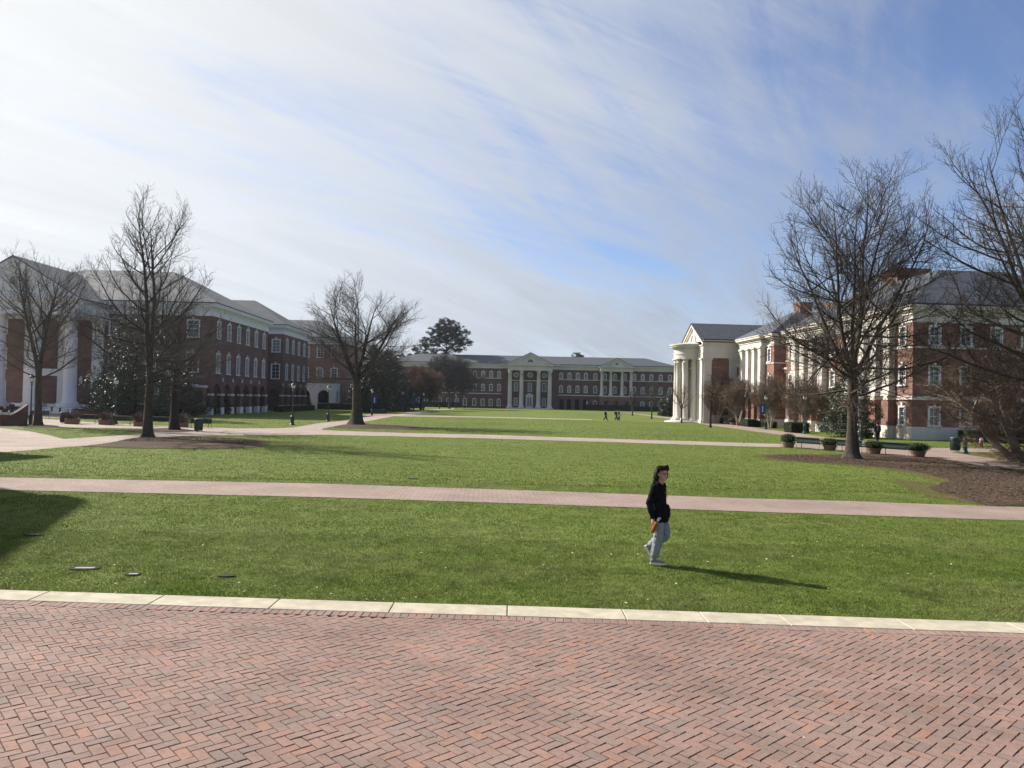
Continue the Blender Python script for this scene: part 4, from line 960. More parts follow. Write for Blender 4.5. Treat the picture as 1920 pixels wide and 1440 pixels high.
    # second portico on a projecting ground floor
    for X_ in (1228, 1296, 1380, 1447): column(root, (fx(X_), YF - 1.7), 5.2, 13.6, .52, M['stone'])
    g2 = MB(); xs_ = [fx(1215), fx(1462)]
    gops = [(fx(X_) - .75, fx(X_) + .75, .3, 3.3, False) for X_ in (1262, 1335, 1408)]
    wall_face(g2, o + n * 2.4, u, n, xs_[0], xs_[1], 0, 4.8, gops, .4); g2.obox(o, u, n, xs_[0], xs_[0] + .3, 0, 4.8, 0, 2.38); g2.obox(o, u, n, xs_[1] - .3, xs_[1], 0, 4.8, 0, 2.38); g2.build('wall', M['brick'], root)
    st.obox(o, u, n, xs_[0] - .1, xs_[1] + .1, 4.8, 5.2, -.05, 2.6)
    st.obox(o, u, n, xs_[0], xs_[1], 13.6, 14.2, -.1, 2.5); st.obox(o, u, n, xs_[0] + .05, xs_[1] - .05, 14.2, 14.95, -.1, 2.4); st.obox(o, u, n, xs_[0] - .4, xs_[1] + .4, 14.95, 15.4, -.1, 3.0)
    gable(gr, gt, gk, o + n * 2.4, u, n, xs_[0] - .1, xs_[1] + .1, 15.4, 18.3, 10, .5, .5)
    gr.build('gable_roof', M['slate'], root); gt.build('tympanum', M['stone'], root); gk.build('raking_cornice', M['stone'], root); st.build('entablature', M['stone'], root)
    for xc_, zc_, r_ in ((fx(693), 16.2, .95), (fx(1338), 16.0, .6)):
        mb = MB(); dd = 3.98 if r_ > .8 else 2.48
        k = 10
        pts = [(xc_ - r_ * math.cos(PI * i / k), zc_ + r_ * math.sin(PI * i / k)) for i in range(k + 1)]
        mb.add([Vector((x, YF - dd, z)) for x, z in pts], [tuple(range(k, -1, -1))]); mb.build('lunette', M['glass'], root)
    rf = MB(); hip_roof(rf, f, HC + .06, 19.1, 9.6, .55); rf.build('roof', M['slate'], root)
    walls.build('wall', M['brick_shaded'], root); cor.build('cornice', M['stone'], root); trim.build('string_course', M['stone'], root)
    # pier strips at the far left
    for X_ in (95, 160): pilaster(root, o, u, n, fx(X_), .8, 5.2, ZF, .25, M['stone'])
far_hall()

# ================================================================== halls to the left of the frame, known here by the shade they throw on the lawn
def side_hall(f, h, label, loc):
    root = empty('side_hall', loc, 0, label, 'building')
    f = [Vector((x, y, 0)) for x, y in f]
    w = MB(); w.prism(f, 0, h - 1.2); w.build('wall', M['brick'], root)
    c = MB(); c.prism(offset_poly(f, .25), h - 1.2, h - .3); c.build('cornice', M['stone'], root)
    r = MB(); r.prism(offset_poly(f, .1), h - .3, h); r.build('roof', M['slate'], root)
    a, b = f[1], f[2]; u = (b - a).normalized(); n = Vector((u.y, -u.x, 0))
    for i in range(int((b - a).length / 4)): window(root, a, u, n, 2.1 + 4.0 * i, 6.0, 1.2, 2.2, 'key')
SL_H = 14.0; SL = SL_H / math.tan(R(33.0)); SH = Vector((-2.34, 1.50, 0)).normalized()
c1, c2 = gp(160, 941) + SH * SL, gp(0, 1050) + SH * SL; e_ = (c2 - c1).normalized(); c2 = c1 + e_ * 26
side_hall([(c1.x - 32, c2.y), (c2.x, c2.y), (c1.x, c1.y), (c1.x - 32, c1.y)], SL_H, 'brick hall beside the plaza whose shade falls on the near lawn', c1)
c3 = gp(96, 858) + SH * SL
side_hall([(c3.x - 32, c3.y - 7.6), (c3.x - 2.0, c3.y - 7.8), (c3.x, c3.y), (c3.x - 32, c3.y)], SL_H, 'brick hall behind the plaza hall whose shade tip touches the far lawn edge', c3)
# ------------------------------------------------------------------ bare trees, grown level by level
def nrm(a): return a / np.maximum(np.linalg.norm(a, axis=-1, keepdims=True), 1e-9)
def tubes_np(Pl, Rl, k):
    """Pl (n,m,3) polylines, Rl (n,m) radii -> verts, quads"""
    n, m = Pl.shape[:2]
    T = np.empty_like(Pl); T[:, 1:-1] = Pl[:, 2:] - Pl[:, :-2]; T[:, 0] = Pl[:, 1] - Pl[:, 0]; T[:, -1] = Pl[:, -1] - Pl[:, -2]; T = nrm(T)
    mean = nrm(Pl[:, -1] - Pl[:, 0]); ref = np.where(np.abs(mean[:, 2:3]) < 0.8, np.array([[0, 0, 1.0]]), np.array([[1.0, 0, 0]]))
    U = nrm(np.cross(T, ref[:, None, :])); W = np.cross(T, U)
    a = np.arange(k) * 2 * PI / k
    V = Pl[:, :, None, :] + Rl[:, :, None, None] * (U[:, :, None, :] * np.cos(a)[None, None, :, None] + W[:, :, None, :] * np.sin(a)[None, None, :, None])
    b = (np.arange(n) * m * k)[:, None, None]; i = (np.arange(m - 1) * k)[None, :, None]; j = np.arange(k)[None, None, :]; j2 = (j + 1) % k
    F = np.stack([b + i + j, b + i + j2, b + i + k + j2, b + i + k + j], -1).reshape(-1, 4)
    return V.reshape(-1, 3), F
class Cat:
    def __init__(s): s.V = []; s.F = []; s.n = 0
    def add(s, V, F):
        s.V.append(V); s.F.append(F + s.n); s.n += len(V)
    def mesh(s, name, smooth=True): return np_mesh(name, np.concatenate(s.V), np.concatenate(s.F), smooth)
def grow(rg, start, dirs, length, m, trop, jit, env=None, bend=None):
    """polylines (n,m,3): start point, direction, length; pulled upwards by trop, wandering by jit"""
    n = len(start); L_ = np.array(length, dtype=float).copy()
    noise = rg.normal(0, 1, (n, m, 3))
    tr = np.broadcast_to(np.asarray(trop, dtype=float), (n,))
    for it in range(7):
        P = np.empty((n, m, 3)); P[:, 0] = start; d = dirs.copy()
        for s in range(1, m):
            d = nrm(d + jit * noise[:, s] + np.array([0, 0, 1.0]) * (tr / (m - 1))[:, None])
            P[:, s] = P[:, s - 1] + d * (L_ / (m - 1))[:, None]
        if env is None or it == 6: break
        out = env(P[:, -1]); out |= env(P[:, m // 2])
        if not out.any(): break
        L_ = np.where(out, L_ * 0.74, L_)
    return P, L_
def side_dirs(rg, tan, amin, amax):
    """directions at an angle from the parent tangent, at a random roll"""
    n = len(tan); ref = np.where(np.abs(tan[:, 2:3]) < 0.9, np.array([[0, 0, 1.0]]), np.array([[1.0, 0, 0]]))
    u = nrm(np.cross(tan, ref)); v = np.cross(tan, u); r = rg.uniform(0, 2 * PI, n); a = rg.uniform(amin, amax, n)
    return nrm(tan * np.cos(a)[:, None] + (u * np.cos(r)[:, None] + v * np.sin(r)[:, None]) * np.sin(a)[:, None])
def sample(rg, P, Rr, count, t0, t1, even=True):
    """count (n,) points on each polyline -> idx, pos, tangent, radius, t"""
    idx = np.repeat(np.arange(len(P)), count)
    if len(idx) == 0: return None
    off = np.concatenate([np.arange(c) for c in count]); cnt = np.repeat(count, count)
    t = t0 + (t1 - t0) * (off + rg.uniform(0.1, 0.9, len(idx))) / np.maximum(cnt, 1)
    m = P.shape[1]; f = t * (m - 1); i = np.minimum(f.astype(int), m - 2); w_ = (f - i)[:, None]
    pos = P[idx, i] * (1 - w_) + P[idx, i + 1] * w_; tan = nrm(P[idx, i + 1] - P[idx, i]); rad = Rr[idx, i] * (1 - w_[:, 0]) + Rr[idx, i + 1] * w_[:, 0]
    return idx, pos, tan, rad, t
def make_env(h0, h1, rad, prof, cx=0.0, cy=0.0):
    """crown outline: prof = list of (height fraction, radius fraction); True where a point is outside"""
    hs = np.array([p[0] for p in prof]); rs = np.array([p[1] for p in prof]) * rad
    def env(P):
        f = (P[:, 2] - h0) / (h1 - h0); a = np.arctan2(P[:, 1] - cy, P[:, 0] - cx)
        r = np.interp(f, hs, rs) * (1 + 0.10 * np.sin(3 * a + 1.0) + 0.06 * np.sin(7 * a + f * 9)); cl = np.clip(f, 0, 1)
        return (np.hypot(P[:, 0] - cx * cl, P[:, 1] - cy * cl) > r) | (f > 1)
    return env
def bare_tree(name, seed, H, trunk_r, fork, crown_r, prof, n_limb, label, leaders=1, twig='twig', bark='bark', limb_ang=(75, 28), trop=0.55, dens=1.0, lean=(0, 0), flare=1.7, lead_ang=16, low=0.0, loc=(0, 0, 0), cat='tree', group=None, droop=0.0, twig_r=0.0045, sub=(0.46, 0.24), stems=None, first=None, lev=3, tl=None):
    rg = np.random.default_rng(seed); env = make_env(low if low else fork * 0.8, H, crown_r, prof, lean[0], lean[1])
    root = empty(name, loc, 0, label, cat, group)
    env2 = make_env((low if low else fork * 0.8) - .25, H * 1.03, crown_r * 1.10, prof, lean[0], lean[1])
    trunk, crown = Cat(), Cat()
    # trunk
    if stems is None:
        m = 12; zt = fork + 0.25; t = np.linspace(0, 1, m)
        tp = np.zeros((1, m, 3)); tp[0, :, 2] = t * zt - 0.12 * (1 - t); tp[0, :, 0] = 0.05 * np.sin(t * 3 + seed) * t * trunk_r * 3; tp[0, :, 1] = 0.05 * np.cos(t * 2.3 + seed) * t * trunk_r * 3
        tr = (trunk_r * (1 - 0.16 * t) * (1 + (flare - 1) * np.exp(-np.maximum(tp[0, :, 2], 0) / (trunk_r * 1.5))))[None]
        tp[0, 1:4, 2] = np.array([0.05, 0.16, 0.35]) * max(1.0, trunk_r * 3)
        tr = (trunk_r * (1 - 0.16 * t) * (1 + (flare - 1) * np.exp(-np.maximum(tp[0, :, 2], 0) / (trunk_r * 1.3))))[None]
        V, F = tubes_np(tp, tr, 16)
        # buttress lobes at the foot
        c = tp[0]; a = np.tile(np.arange(16) * 2 * PI / 16, m); lob = 1 + 0.16 * np.sin(4 * a + seed) * np.exp(-np.maximum(np.repeat(c[:, 2], 16), 0) / (trunk_r * 2)) + 0.03 * np.sin(9 * a + 2 * np.repeat(c[:, 2], 16))
        cc = np.repeat(c, 16, 0); V[:, :2] = cc[:, :2] + (V[:, :2] - cc[:, :2]) * lob[:, None]
        trunk.add(V, F); top = tp[0, -1]; rt = tr[0, -1]
        # leaders
        if leaders == 1: ld = nrm(np.array([[lean[0] * .5 / H, lean[1] * .5 / H, 1.0]]))
        else:
            a = np.arange(leaders) * 2 * PI / leaders + rg.uniform(0, 1.2) + rg.uniform(-.3, .3, leaders); g = R(lead_ang) * rg.uniform(.6, 1.25, leaders); g[0] *= .35
            ld = np.stack([np.cos(a) * np.sin(g), np.sin(a) * np.sin(g), np.cos(g)], 1)
        ns = len(ld); st = np.repeat((top - np.array([0, 0, .25]))[None], ns, 0); r0 = rt * (0.98 if ns == 1 else (1.0 / ns) ** 0.42)
        LP, LL = grow(rg, st, ld, np.full(ns, (H - fork) * 1.03), 14, 0.25 if ns > 1 else 0.05, 0.045, env)
        tt = np.linspace(0, 1, 14)[None]; LR = np.full((ns, 1), r0) * (1 - tt) ** 0.85 + 0.010
    else:
        ns, ang = stems
        a = np.arange(ns) * 2 * PI / ns + rg.uniform(-.35, .35, ns); g = R(ang) * rg.uniform(.5, 1.3, ns)
        ld = np.stack([np.cos(a) * np.sin(g), np.sin(a) * np.sin(g), np.cos(g)], 1); st = np.stack([np.cos(a), np.sin(a), np.full(ns, -.6)], 1) * trunk_r * 0.9
        LP, LL = grow(rg, st, ld, np.full(ns, H * .98), 14, 0.1 - droop, 0.09, env)
        tt = np.linspace(0, 1, 14)[None]; LR = trunk_r * rg.uniform(.55, .9, (ns, 1)) * (1 - tt) ** 0.8 + 0.008
    V, F = tubes_np(LP, LR, 10); trunk.add(V, F)
    # limbs
    cnt = np.full(ns, max(2, int(n_limb / ns)))
    t0 = first if first is not None else (0.02 if stems is None else 0.38)
    idx, pos, tan, rad, t = sample(rg, LP, LR, cnt, t0, 0.93)
    n = len(idx); roll = np.arange(n) * 2.39996 + rg.uniform(-.4, .4, n); up = np.clip((pos[:, 2] - fork) / (H - fork), 0, 1)
    ang = R(limb_ang[0]) * (1 - up) + R(limb_ang[1]) * up + rg.normal(0, .12, n); ang = np.clip(ang, .25, 1.75)
    d = np.stack([np.cos(roll) * np.sin(ang), np.sin(roll) * np.sin(ang), np.cos(ang)], 1)
    if ns > 1:   # limbs of a leader keep to its own side
        o = nrm(np.stack([pos[:, 0], pos[:, 1], np.zeros(n)], 1) + 1e-6); d = nrm(d + o * 0.45)
    P1, L1 = grow(rg, pos, d, np.full(n, crown_r * 1.7), 9, trop * (0.5 + 0.8 * rg.uniform(0, 1, n)), 0.10, env)
    if tl:
        c2 = np.array([tl[1]]); q2 = sample(rg, tp, tr, c2, tl[0] / fork, .98); n2 = len(q2[0]); rl2 = np.arange(n2) * 2.39996 + seed; an2 = R(limb_ang[0]) + rg.normal(0, .1, n2)
        d2 = np.stack([np.cos(rl2) * np.sin(an2), np.sin(rl2) * np.sin(an2), np.cos(an2)], 1); Pt, Lt = grow(rg, q2[1], d2, np.full(n2, crown_r * 1.5), 9, trop * .55, .10, env)
        P1 = np.concatenate([P1, Pt]); L1 = np.concatenate([L1, Lt]); rad = np.concatenate([rad, np.full(n2, trunk_r * .42)])
    R1 = (np.minimum(rad * 0.56, 0.0105 * L1 + 0.008)[:, None]) * (1 - np.linspace(0, 1, 9)[None]) ** 0.75 + 0.0055
    V, F = tubes_np(P1, R1, 7); (trunk if lev < 9 else crown).add(V, F)
    # branches, twigs, fine twigs
    allP = np.concatenate([P1]); par = [(P1, R1, L1), (LP, LR, LL)]
    def kids(Pp, Rp, Lp, per_m, lo, hi, lfrac, lmin, lmax, m, trp, jit, amin, amax, rfac, rmin, k):
        c = np.maximum(1, (Lp * per_m * dens + rg.uniform(0, 1, len(Lp))).astype(int)); q = sample(rg, Pp, Rp, c, lo, hi)
        idx, pos, tan, rad, t = q; dd = side_dirs(rg, tan, amin, amax); n = len(idx)
        ln = np.clip(Lp[idx] * lfrac * (1.15 - 0.75 * t) * rg.uniform(.6, 1.25, n), lmin, lmax)
        P_, L_ = grow(rg, pos, dd, ln, m, trp, jit, env2); r_ = np.minimum(rad * rfac, (0.0040 if k == 3 else 0.0060) * L_ + rmin)[:, None] * (1 - np.linspace(0, 1, m)[None]) ** 0.7 + rmin * 0.6
        ok = L_ > lmin * 0.35; P_, L_, r_ = P_[ok], L_[ok], r_[ok]
        V, F = tubes_np(P_, r_, k); crown.add(V, F); return P_, r_, L_
    P2, R2, L2 = kids(P1, R1, L1, 2.5, .15, .97, sub[0], .5, 4.5, 6, trop * .9, .12, R(28), R(58), .62, .0045, 5)
    P2b, R2b, L2b = kids(LP, LR, LL, .8, .55, .98, .20, .5, 2.5, 6, trop * .6, .12, R(28), R(55), .5, .0045, 5)
    P2 = np.concatenate([P2, P2b]); R2 = np.concatenate([R2, R2b]); L2 = np.concatenate([L2, L2b])
    P3, R3, L3 = kids(P2, R2, L2, 4.2, .12, .99, sub[1] * 2.0, .32, 1.6, 4, .45, .16, R(25), R(60), .65, twig_r, 3)
    if lev >= 3:
        P3c, R3c, L3c = kids(P1, R1, L1, 2.0, .3, .99, .12, .3, 1.0, 4, .45, .16, R(30), R(65), .4, twig_r, 3)
        P3 = np.concatenate([P3, P3c]); R3 = np.concatenate([R3, R3c]); L3 = np.concatenate([L3, L3c])
        kids(P3, R3, L3, 5.5, .12, 1.0, .5, .16, .62, 3, .35, .2, R(25), R(60), .7, twig_r * .8, 3)
    a = link('trunk', trunk.mesh('trunk'), M[bark], root); b = link('crown', crown.mesh('crown'), M[twig], root)
    return root
OVAL = [(-.05, .35), (.0, .55), (.15, .92), (.32, 1.0), (.55, .93), (.75, .70), (.9, .42), (1.0, .14)]
EGG = [(-.05, .55), (.0, .8), (.12, 1.0), (.3, .98), (.5, .84), (.7, .60), (.85, .38), (1.0, .10)]
EGG2 = [(-.05, .55), (.0, .75), (.10, .97), (.22, 1.05), (.4, 1.0), (.6, .86), (.78, .70), (.9, .54), (.97, .36), (1.0, .2)]
CONE = [(-.05, .5), (0, .75), (.12, 1.0), (.28, .95), (.5, .68), (.7, .44), (.88, .20), (1.0, .05)]
ROUND = [(-.05, .6), (0, .8), (.2, 1.0), (.5, 1.0), (.75, .82), (.9, .55), (1.0, .25)]
VASE = [(-.05, .2), (0, .3), (.3, .7), (.6, 1.0), (.8, .92), (1.0, .4)]
def g0(px, py):
    p = gp(px, py); return (p.x, p.y, 0)
rows_g = 'bare trees round the lawn'
# left side
bare_tree('bare_tree', 21, 15.8, .30, 3.6, 5.0, ROUND, 40, 'bare rounded tree standing at the end of the curved brick planter wall', leaders=2, twig='twig_grey', bark='bark', limb_ang=(80, 25), trop=.6, low=2.4, loc=g0(71, 798), group=rows_g, lead_ang=9, dens=.92)
bare_tree('bare_tree', 4, 18.4, .29, 3.3, 6.5, CONE, 46, 'tall pointed bare tree in the mulch ring in front of the dark magnolia', leaders=2, twig='twig_grey', bark='bark', limb_ang=(84, 20), trop=.75, low=2.7, loc=g0(277, 820), group=rows_g, lead_ang=6, dens=.92)
bare_tree('bare_tree', 9, 11.5, .33, 3.4, 5.2, ROUND, 22, 'small dark bare tree half hidden behind the tall pointed one', twig='twig_grey', bark='bark_dark', limb_ang=(80, 30), trop=.5, low=2.6, loc=g0(327, 806), group=rows_g, dens=.8)
bare_tree('bare_tree', 14, 16.3, .50, 4.5, 7.1, [(-.05, .6), (0, .8), (.2, 1.0), (.5, 1.0), (.75, .9), (.9, .62), (1.0, .3)], 36, 'thick trunked bare tree with spreading limbs on the mulch oval by the left walkway', leaders=5, twig='twig_grey', bark='bark', limb_ang=(75, 35), trop=.35, low=3.4, loc=g0(668, 796), group=rows_g, lead_ang=33, flare=1.9, dens=.95, lean=(-.7, 0))
# far left trees beyond the walkway
p = pdp(789, 768.5, 190)
bare_tree('cypress_tree', 31, 11.6, .28, 2.4, 6.6, ROUND, 66, 'russet brown feathery tree in front of the far hall', twig='twig_red', bark='bark_dark', limb_ang=(85, 35), trop=.35, low=1.6, loc=(p.x, 190, 0), dens=2.1, lev=2, twig_r=.020)
p = pdp(842, 768, 225)
bare_tree('bare_tree', 33, 16.5, .3, 4, 9.5, ROUND, 56, 'grey hazy bare tree below the pine at the left end of the far hall', twig='twig_grey', bark='bark', limb_ang=(75, 35), trop=.4, low=3, loc=(p.x, 225, 0), group=rows_g, dens=1.7, lev=2, twig_r=.018)
p = pdp(735, 768, 160)
bare_tree('bare_tree', 35, 13.5, .3, 4, 6, ROUND, 24, 'pale bare tree among the dark evergreens left of the russet tree', twig='twig_grey', bark='bark', limb_ang=(75, 35), trop=.4, low=3, loc=(p.x, 150, 0), group=rows_g, lev=2, twig_r=.010)
# right side
bare_tree('bare_tree', 52, 17.9, .30, 4.6, 7.2, EGG2, 70, 'big bare egg shaped tree standing in the mulch bed behind the benches', leaders=7, twig='twig', bark='bark', limb_ang=(86, 32), trop=.5, low=2.5, tl=(2.9, 7), loc=g0(1597, 860), group=rows_g, lead_ang=26, lean=(.5, 0), flare=2.0, dens=.92, first=-.0, twig_r=.004)
p = pdp(1952, 872, 39.5)
bare_tree('bare_tree', 57, 20.8, .36, 5.2, 6.9, ROUND, 54, 'tallest bare tree, cut by the right edge of the view', tl=(3.6, 5), leaders=6, twig='twig', bark='bark', limb_ang=(84, 24), trop=.6, low=3.2, loc=(p.x + .35, 39.5, 0), group=rows_g, lead_ang=20, dens=.84)
# young trees on the far lawn
yg = 'young trees along the right walk'
bare_tree('young_tree', 61, 9.6, .135, 3.0, 2.1, CONE, 22, 'young tree with straight dark trunk, nearest of the lawn saplings to the right walk', twig='twig', bark='bark_dark', limb_ang=(82, 45), trop=.15, low=2.2, loc=g0(1332, 801.8), group=yg, flare=1.5, dens=.7, lev=2, twig_r=.007)
bare_tree('young_tree', 62, 7.0, .12, 1.9, 2.5, OVAL, 24, 'pale twiggy young tree in front of the round portico', leaders=3, twig='twig_warm', bark='bark_dark', limb_ang=(60, 28), trop=.5, low=1.2, loc=g0(1278, 793), group=yg, lead_ang=18, lev=2, twig_r=.008)
bare_tree('young_tree', 63, 8.3, .14, 2.2, 3.4, OVAL, 26, 'young bare tree with wide crown before the right wing of the far hall', leaders=3, twig='twig_grey', bark='bark', limb_ang=(60, 30), trop=.5, low=1.3, loc=g0(1221.7, 785.4), group=yg, lead_ang=20, lev=2, twig_r=.009)
bare_tree('young_tree', 64, 6.6, .14, 2.2, 3.0, OVAL, 22, 'smallest and farthest young tree by the hedge of the far hall', leaders=3, twig='twig_grey', bark='bark', limb_ang=(60, 30), trop=.5, low=1.3, loc=g0(1185.8, 779.3), group=yg, lead_ang=20, lev=2, twig_r=.010)
# crepe myrtles
cg = 'crepe myrtles along the lecture hall'
def at_face(s, t): p = P0 + A * s + B * t; return (p.x, p.y, 0)
cml = ['multi stemmed myrtle beside the gabled portico of the long hall', 'second multi stemmed myrtle from the round portico', 'multi stemmed myrtle in front of the recessed entrance of the long hall', 'multi stemmed myrtle next to the dark magnolia of the long hall']
for i, (s, t, hh, rr_) in enumerate(((45.2, -3.2, 7.4, 2.7), (36.2, -3.4, 6.4, 2.7), (27.0, -2.6, 6.8, 2.7), (17.8, -2.4, 6.6, 2.5))):
    bare_tree('crepe_myrtle', 70 + i, hh, .13, 1.5, rr_, [(-.05, .25), (0, .35), (.3, .7), (.6, 1.0), (.85, .85), (1.0, .5)], 46, cml[i], twig='twig_warm', bark='bark_pale', limb_ang=(55, 25), trop=.35, low=.3, loc=at_face(s, t), group=cg, stems=(5, 15), first=.33, dens=3.0, lev=2, twig_r=.010)
p = pdp(1921, 868, 44.0)
bare_tree('crepe_myrtle', 81, 7.4, .26, 1.2, 5.3, [(-.05, .5), (0, .6), (.15, .9), (.4, 1.0), (.7, .9), (.9, .62), (1.0, .3)], 64, 'old twisted myrtle with pale bare limbs and a dense brown crown', twig='twig_warm', bark='bark_pale', limb_ang=(85, 40), trop=.15, low=.5, loc=(p.x + .1, 44.0, 0), group=None, stems=(7, 42), first=.16, dens=1.9, twig_r=.005, droop=-.05, sub=(.42, .24))

# ------------------------------------------------------------------ evergreens
def leaf_quads(rg, P, outn, size, asp=0.42, updip=0.0):
    n = len(P); nn = nrm(outn + rg.normal(0, .8, (n, 3))); a = nrm(np.cross(nn, rg.normal(0, 1, (n, 3)))); b = np.cross(nn, a)
    L_ = rg.uniform(size[0], size[1], n)[:, None]; W_ = L_ * asp * rg.uniform(.7, 1.2, (n, 1))
    V = np.stack([P - a * L_ / 2, P + b * W_ / 2 + nn * L_ * .06, P + a * L_ / 2, P - b * W_ / 2 + nn * L_ * .06], 1)
    return V.reshape(-1, 3), np.arange(4 * n).reshape(-1, 4)
def evergreen(name, seed, H, rad, prof, n_clump, per, leaf, clump_r, m, label, loc, low=.3, trunk_r=.25, cat='tree', group=None, shape=1.0, hang=0.0, asp=.42, core=True):
    rg = np.random.default_rng(seed); root = empty(name, loc, 0, label, cat, group)
    hs = [q[0] for q in prof]; rs = [q[1] * rad for q in prof]
    f = rg.uniform(0, 1, n_clump * 4); r = np.interp(f, hs, rs); keep = rg.uniform(0, rad, len(f)) < r; f, r = f[keep][:n_clump], r[keep][:n_clump]
    a = rg.uniform(0, 2 * PI, len(f)); lump = 1 + .16 * np.sin(3 * a + 5 * f + seed) + .12 * np.sin(5 * a - 9 * f); q = np.sqrt(rg.uniform(.30, 1.0, len(f)))
    c = np.stack([np.cos(a) * r * q * lump, np.sin(a) * r * q * lump, low + f * (H - low)], 1)
    idx = np.repeat(np.arange(len(c)), per); o = rg.normal(0, 1, (len(idx), 3)); o = nrm(o) * (rg.uniform(0, 1, (len(idx), 1)) ** .45) * clump_r * rg.uniform(.6, 1.25, (len(c), 1))[idx]; o[:, 2] *= shape
    P = c[idx] + o; out = nrm(c - np.array([0, 0, H * .35]))[idx] + nrm(o) * .7 + np.array([0, 0, .35])
    P[:, 2] = np.maximum(P[:, 2], .05)
    V, F = leaf_quads(rg, P, nrm(out), leaf, asp); link('crown', np_mesh('crown', V, F), m, root)
    tr = Cat(); mm = 8; t = np.linspace(0, 1, mm); tp = np.zeros((1, mm, 3)); tp[0, :, 2] = t * H * .95 - .1; V, F = tubes_np(tp, (trunk_r * (1 - t * .92) * (1 + .5 * np.exp(-t * 25)))[None], 10); tr.add(V, F)
    k = rg.permutation(len(c))[:min(len(c), 90)]; e = c[k]; st = np.stack([e[:, 0] * .02, e[:, 1] * .02, np.maximum(.5, e[:, 2] - .25 * np.hypot(e[:, 0], e[:, 1]))], 1)
    tt = np.linspace(0, 1, 5)[None, :, None]; Pl = st[:, None] * (1 - tt) + e[:, None] * tt; Pl[:, :, 2] += (np.sin(tt[:, :, 0] * PI) * -.12 * np.hypot(e[:, 0], e[:, 1])[:, None]); V, F = tubes_np(Pl, np.full((len(e), 1), trunk_r * .22) * (1 - .8 * tt[:, :, 0]), 5); tr.add(V, F)
    link('trunk', tr.mesh('trunk'), M['bark_dark'], root)
    return root
MAG = [(0, .75), (.1, 1.0), (.3, .95), (.55, .72), (.75, .48), (.9, .24), (1.0, .06)]
p = pdp(236, 784, 86)
evergreen('magnolia_tree', 91, 13.2, 4.7, MAG, 620, 46, (.16, .30), .62, M['magnolia'], 'tall dark glossy magnolia against the side wall of the library hall', (p.x, 88, 0), low=.2)
p = pdp(192, 784, 92)
evergreen('magnolia_tree', 92, 7.2, 3.0, MAG, 230, 40, (.16, .30), .6, M['magnolia'], 'shorter dark magnolia between the white columns and the tall magnolia', (p.x, 94, 0), low=.2)
p = pdp(326, 784, 96)
evergreen('magnolia_tree', 93, 5.6, 3.4, MAG, 230, 40, (.16, .30), .6, M['magnolia'], 'low dark magnolia beside the corner of the library hall', (p.x, 98, 0), low=.2)
s_ = at_face(3.2, -4.4)
evergreen('magnolia_tree', 94, 7.2, 2.7, MAG, 300, 46, (.15, .27), .5, M['magnolia'], 'dark glossy magnolia in front of the sunlit long hall behind a big bare trunk', s_, low=.1)
DK = [(0, .9), (.15, 1.0), (.4, .95), (.65, .8), (.85, .5), (1.0, .15)]
for sd, px_, Y_, hh, rr_, lb in ((95, 700, 150, 13.0, 3.4, 'dark evergreen directly right of the thick bare trunk by the left walkway'), (96, 726, 165, 13.0, 4.2, 'largest dark evergreen left of the far hall'), (97, 748, 175, 8.5, 2.6, 'low dark evergreen at the end of the evergreen group by the far hall'), (98, 686, 172, 11.5, 3.4, 'dark evergreen behind the thick bare trunk next to the white arcade')):
    p = pdp(px_, 770, Y_); evergreen('evergreen_tree', sd, hh, rr_, DK, 420, 30, (.35, .65), .95, M['magnolia'], lb, (p.x, Y_, 0), low=.1, group='dark evergreens by the left walkway')
# pines
def pine_tree(seed, H, clusters, label, loc, trunk_r=.35):
    rg = np.random.default_rng(seed); root = empty('pine_tree', loc, 0, label, 'tree', 'pines behind the far hall')
    Vs, Fs, n0 = [], [], 0; ends = []
    for (x, y, z, rx, rz, k) in clusters:
        c = np.array([x, y, z]) + nrm(rg.normal(0, 1, (k, 3))) * (rg.uniform(.15, 1, (k, 1)) ** .5) * np.array([rx, rx, rz]); ends.append(c[::3])
        idx = np.repeat(np.arange(k), 64); o = nrm(rg.normal(0, 1, (len(idx), 3))) * (rg.uniform(0, 1, (len(idx), 1)) ** .5) * rg.uniform(.55, 1.05, (k, 1))[idx]; o[:, 2] = o[:, 2] * .55 + .1
        V, F = leaf_quads(rg, c[idx] + o, nrm(o + np.array([0, 0, .5])), (.4, .75), .2); Vs.append(V); Fs.append(F + n0); n0 += len(V)
    link('crown', np_mesh('crown', np.concatenate(Vs), np.concatenate(Fs)), M['pine'], root)
    tr = Cat(); t = np.linspace(0, 1, 9); tp = np.zeros((1, 9, 3)); tp[0, :, 2] = t * H * .94; tp[0, :, 0] = .35 * np.sin(t * 4); V, F = tubes_np(tp, (trunk_r * (1 - .8 * t))[None], 10); tr.add(V, F)
    e = np.concatenate(ends); st = np.stack([.35 * np.sin(4 * e[:, 2] / H), np.zeros(len(e)), np.maximum(H * .42, e[:, 2] - .55 * np.hypot(e[:, 0], e[:, 1]) - .6)], 1)
    tt = np.linspace(0, 1, 6)[None, :, None]; Pl = st[:, None] * (1 - tt) + e[:, None] * tt; V, F = tubes_np(Pl, np.full((len(e), 1), trunk_r * .2) * (1 - .8 * tt[:, :, 0]), 5); tr.add(V, F)
    link('trunk', tr.mesh('trunk'), M['bark_dark'], root); return root
p = pdp(834, 768, 285)
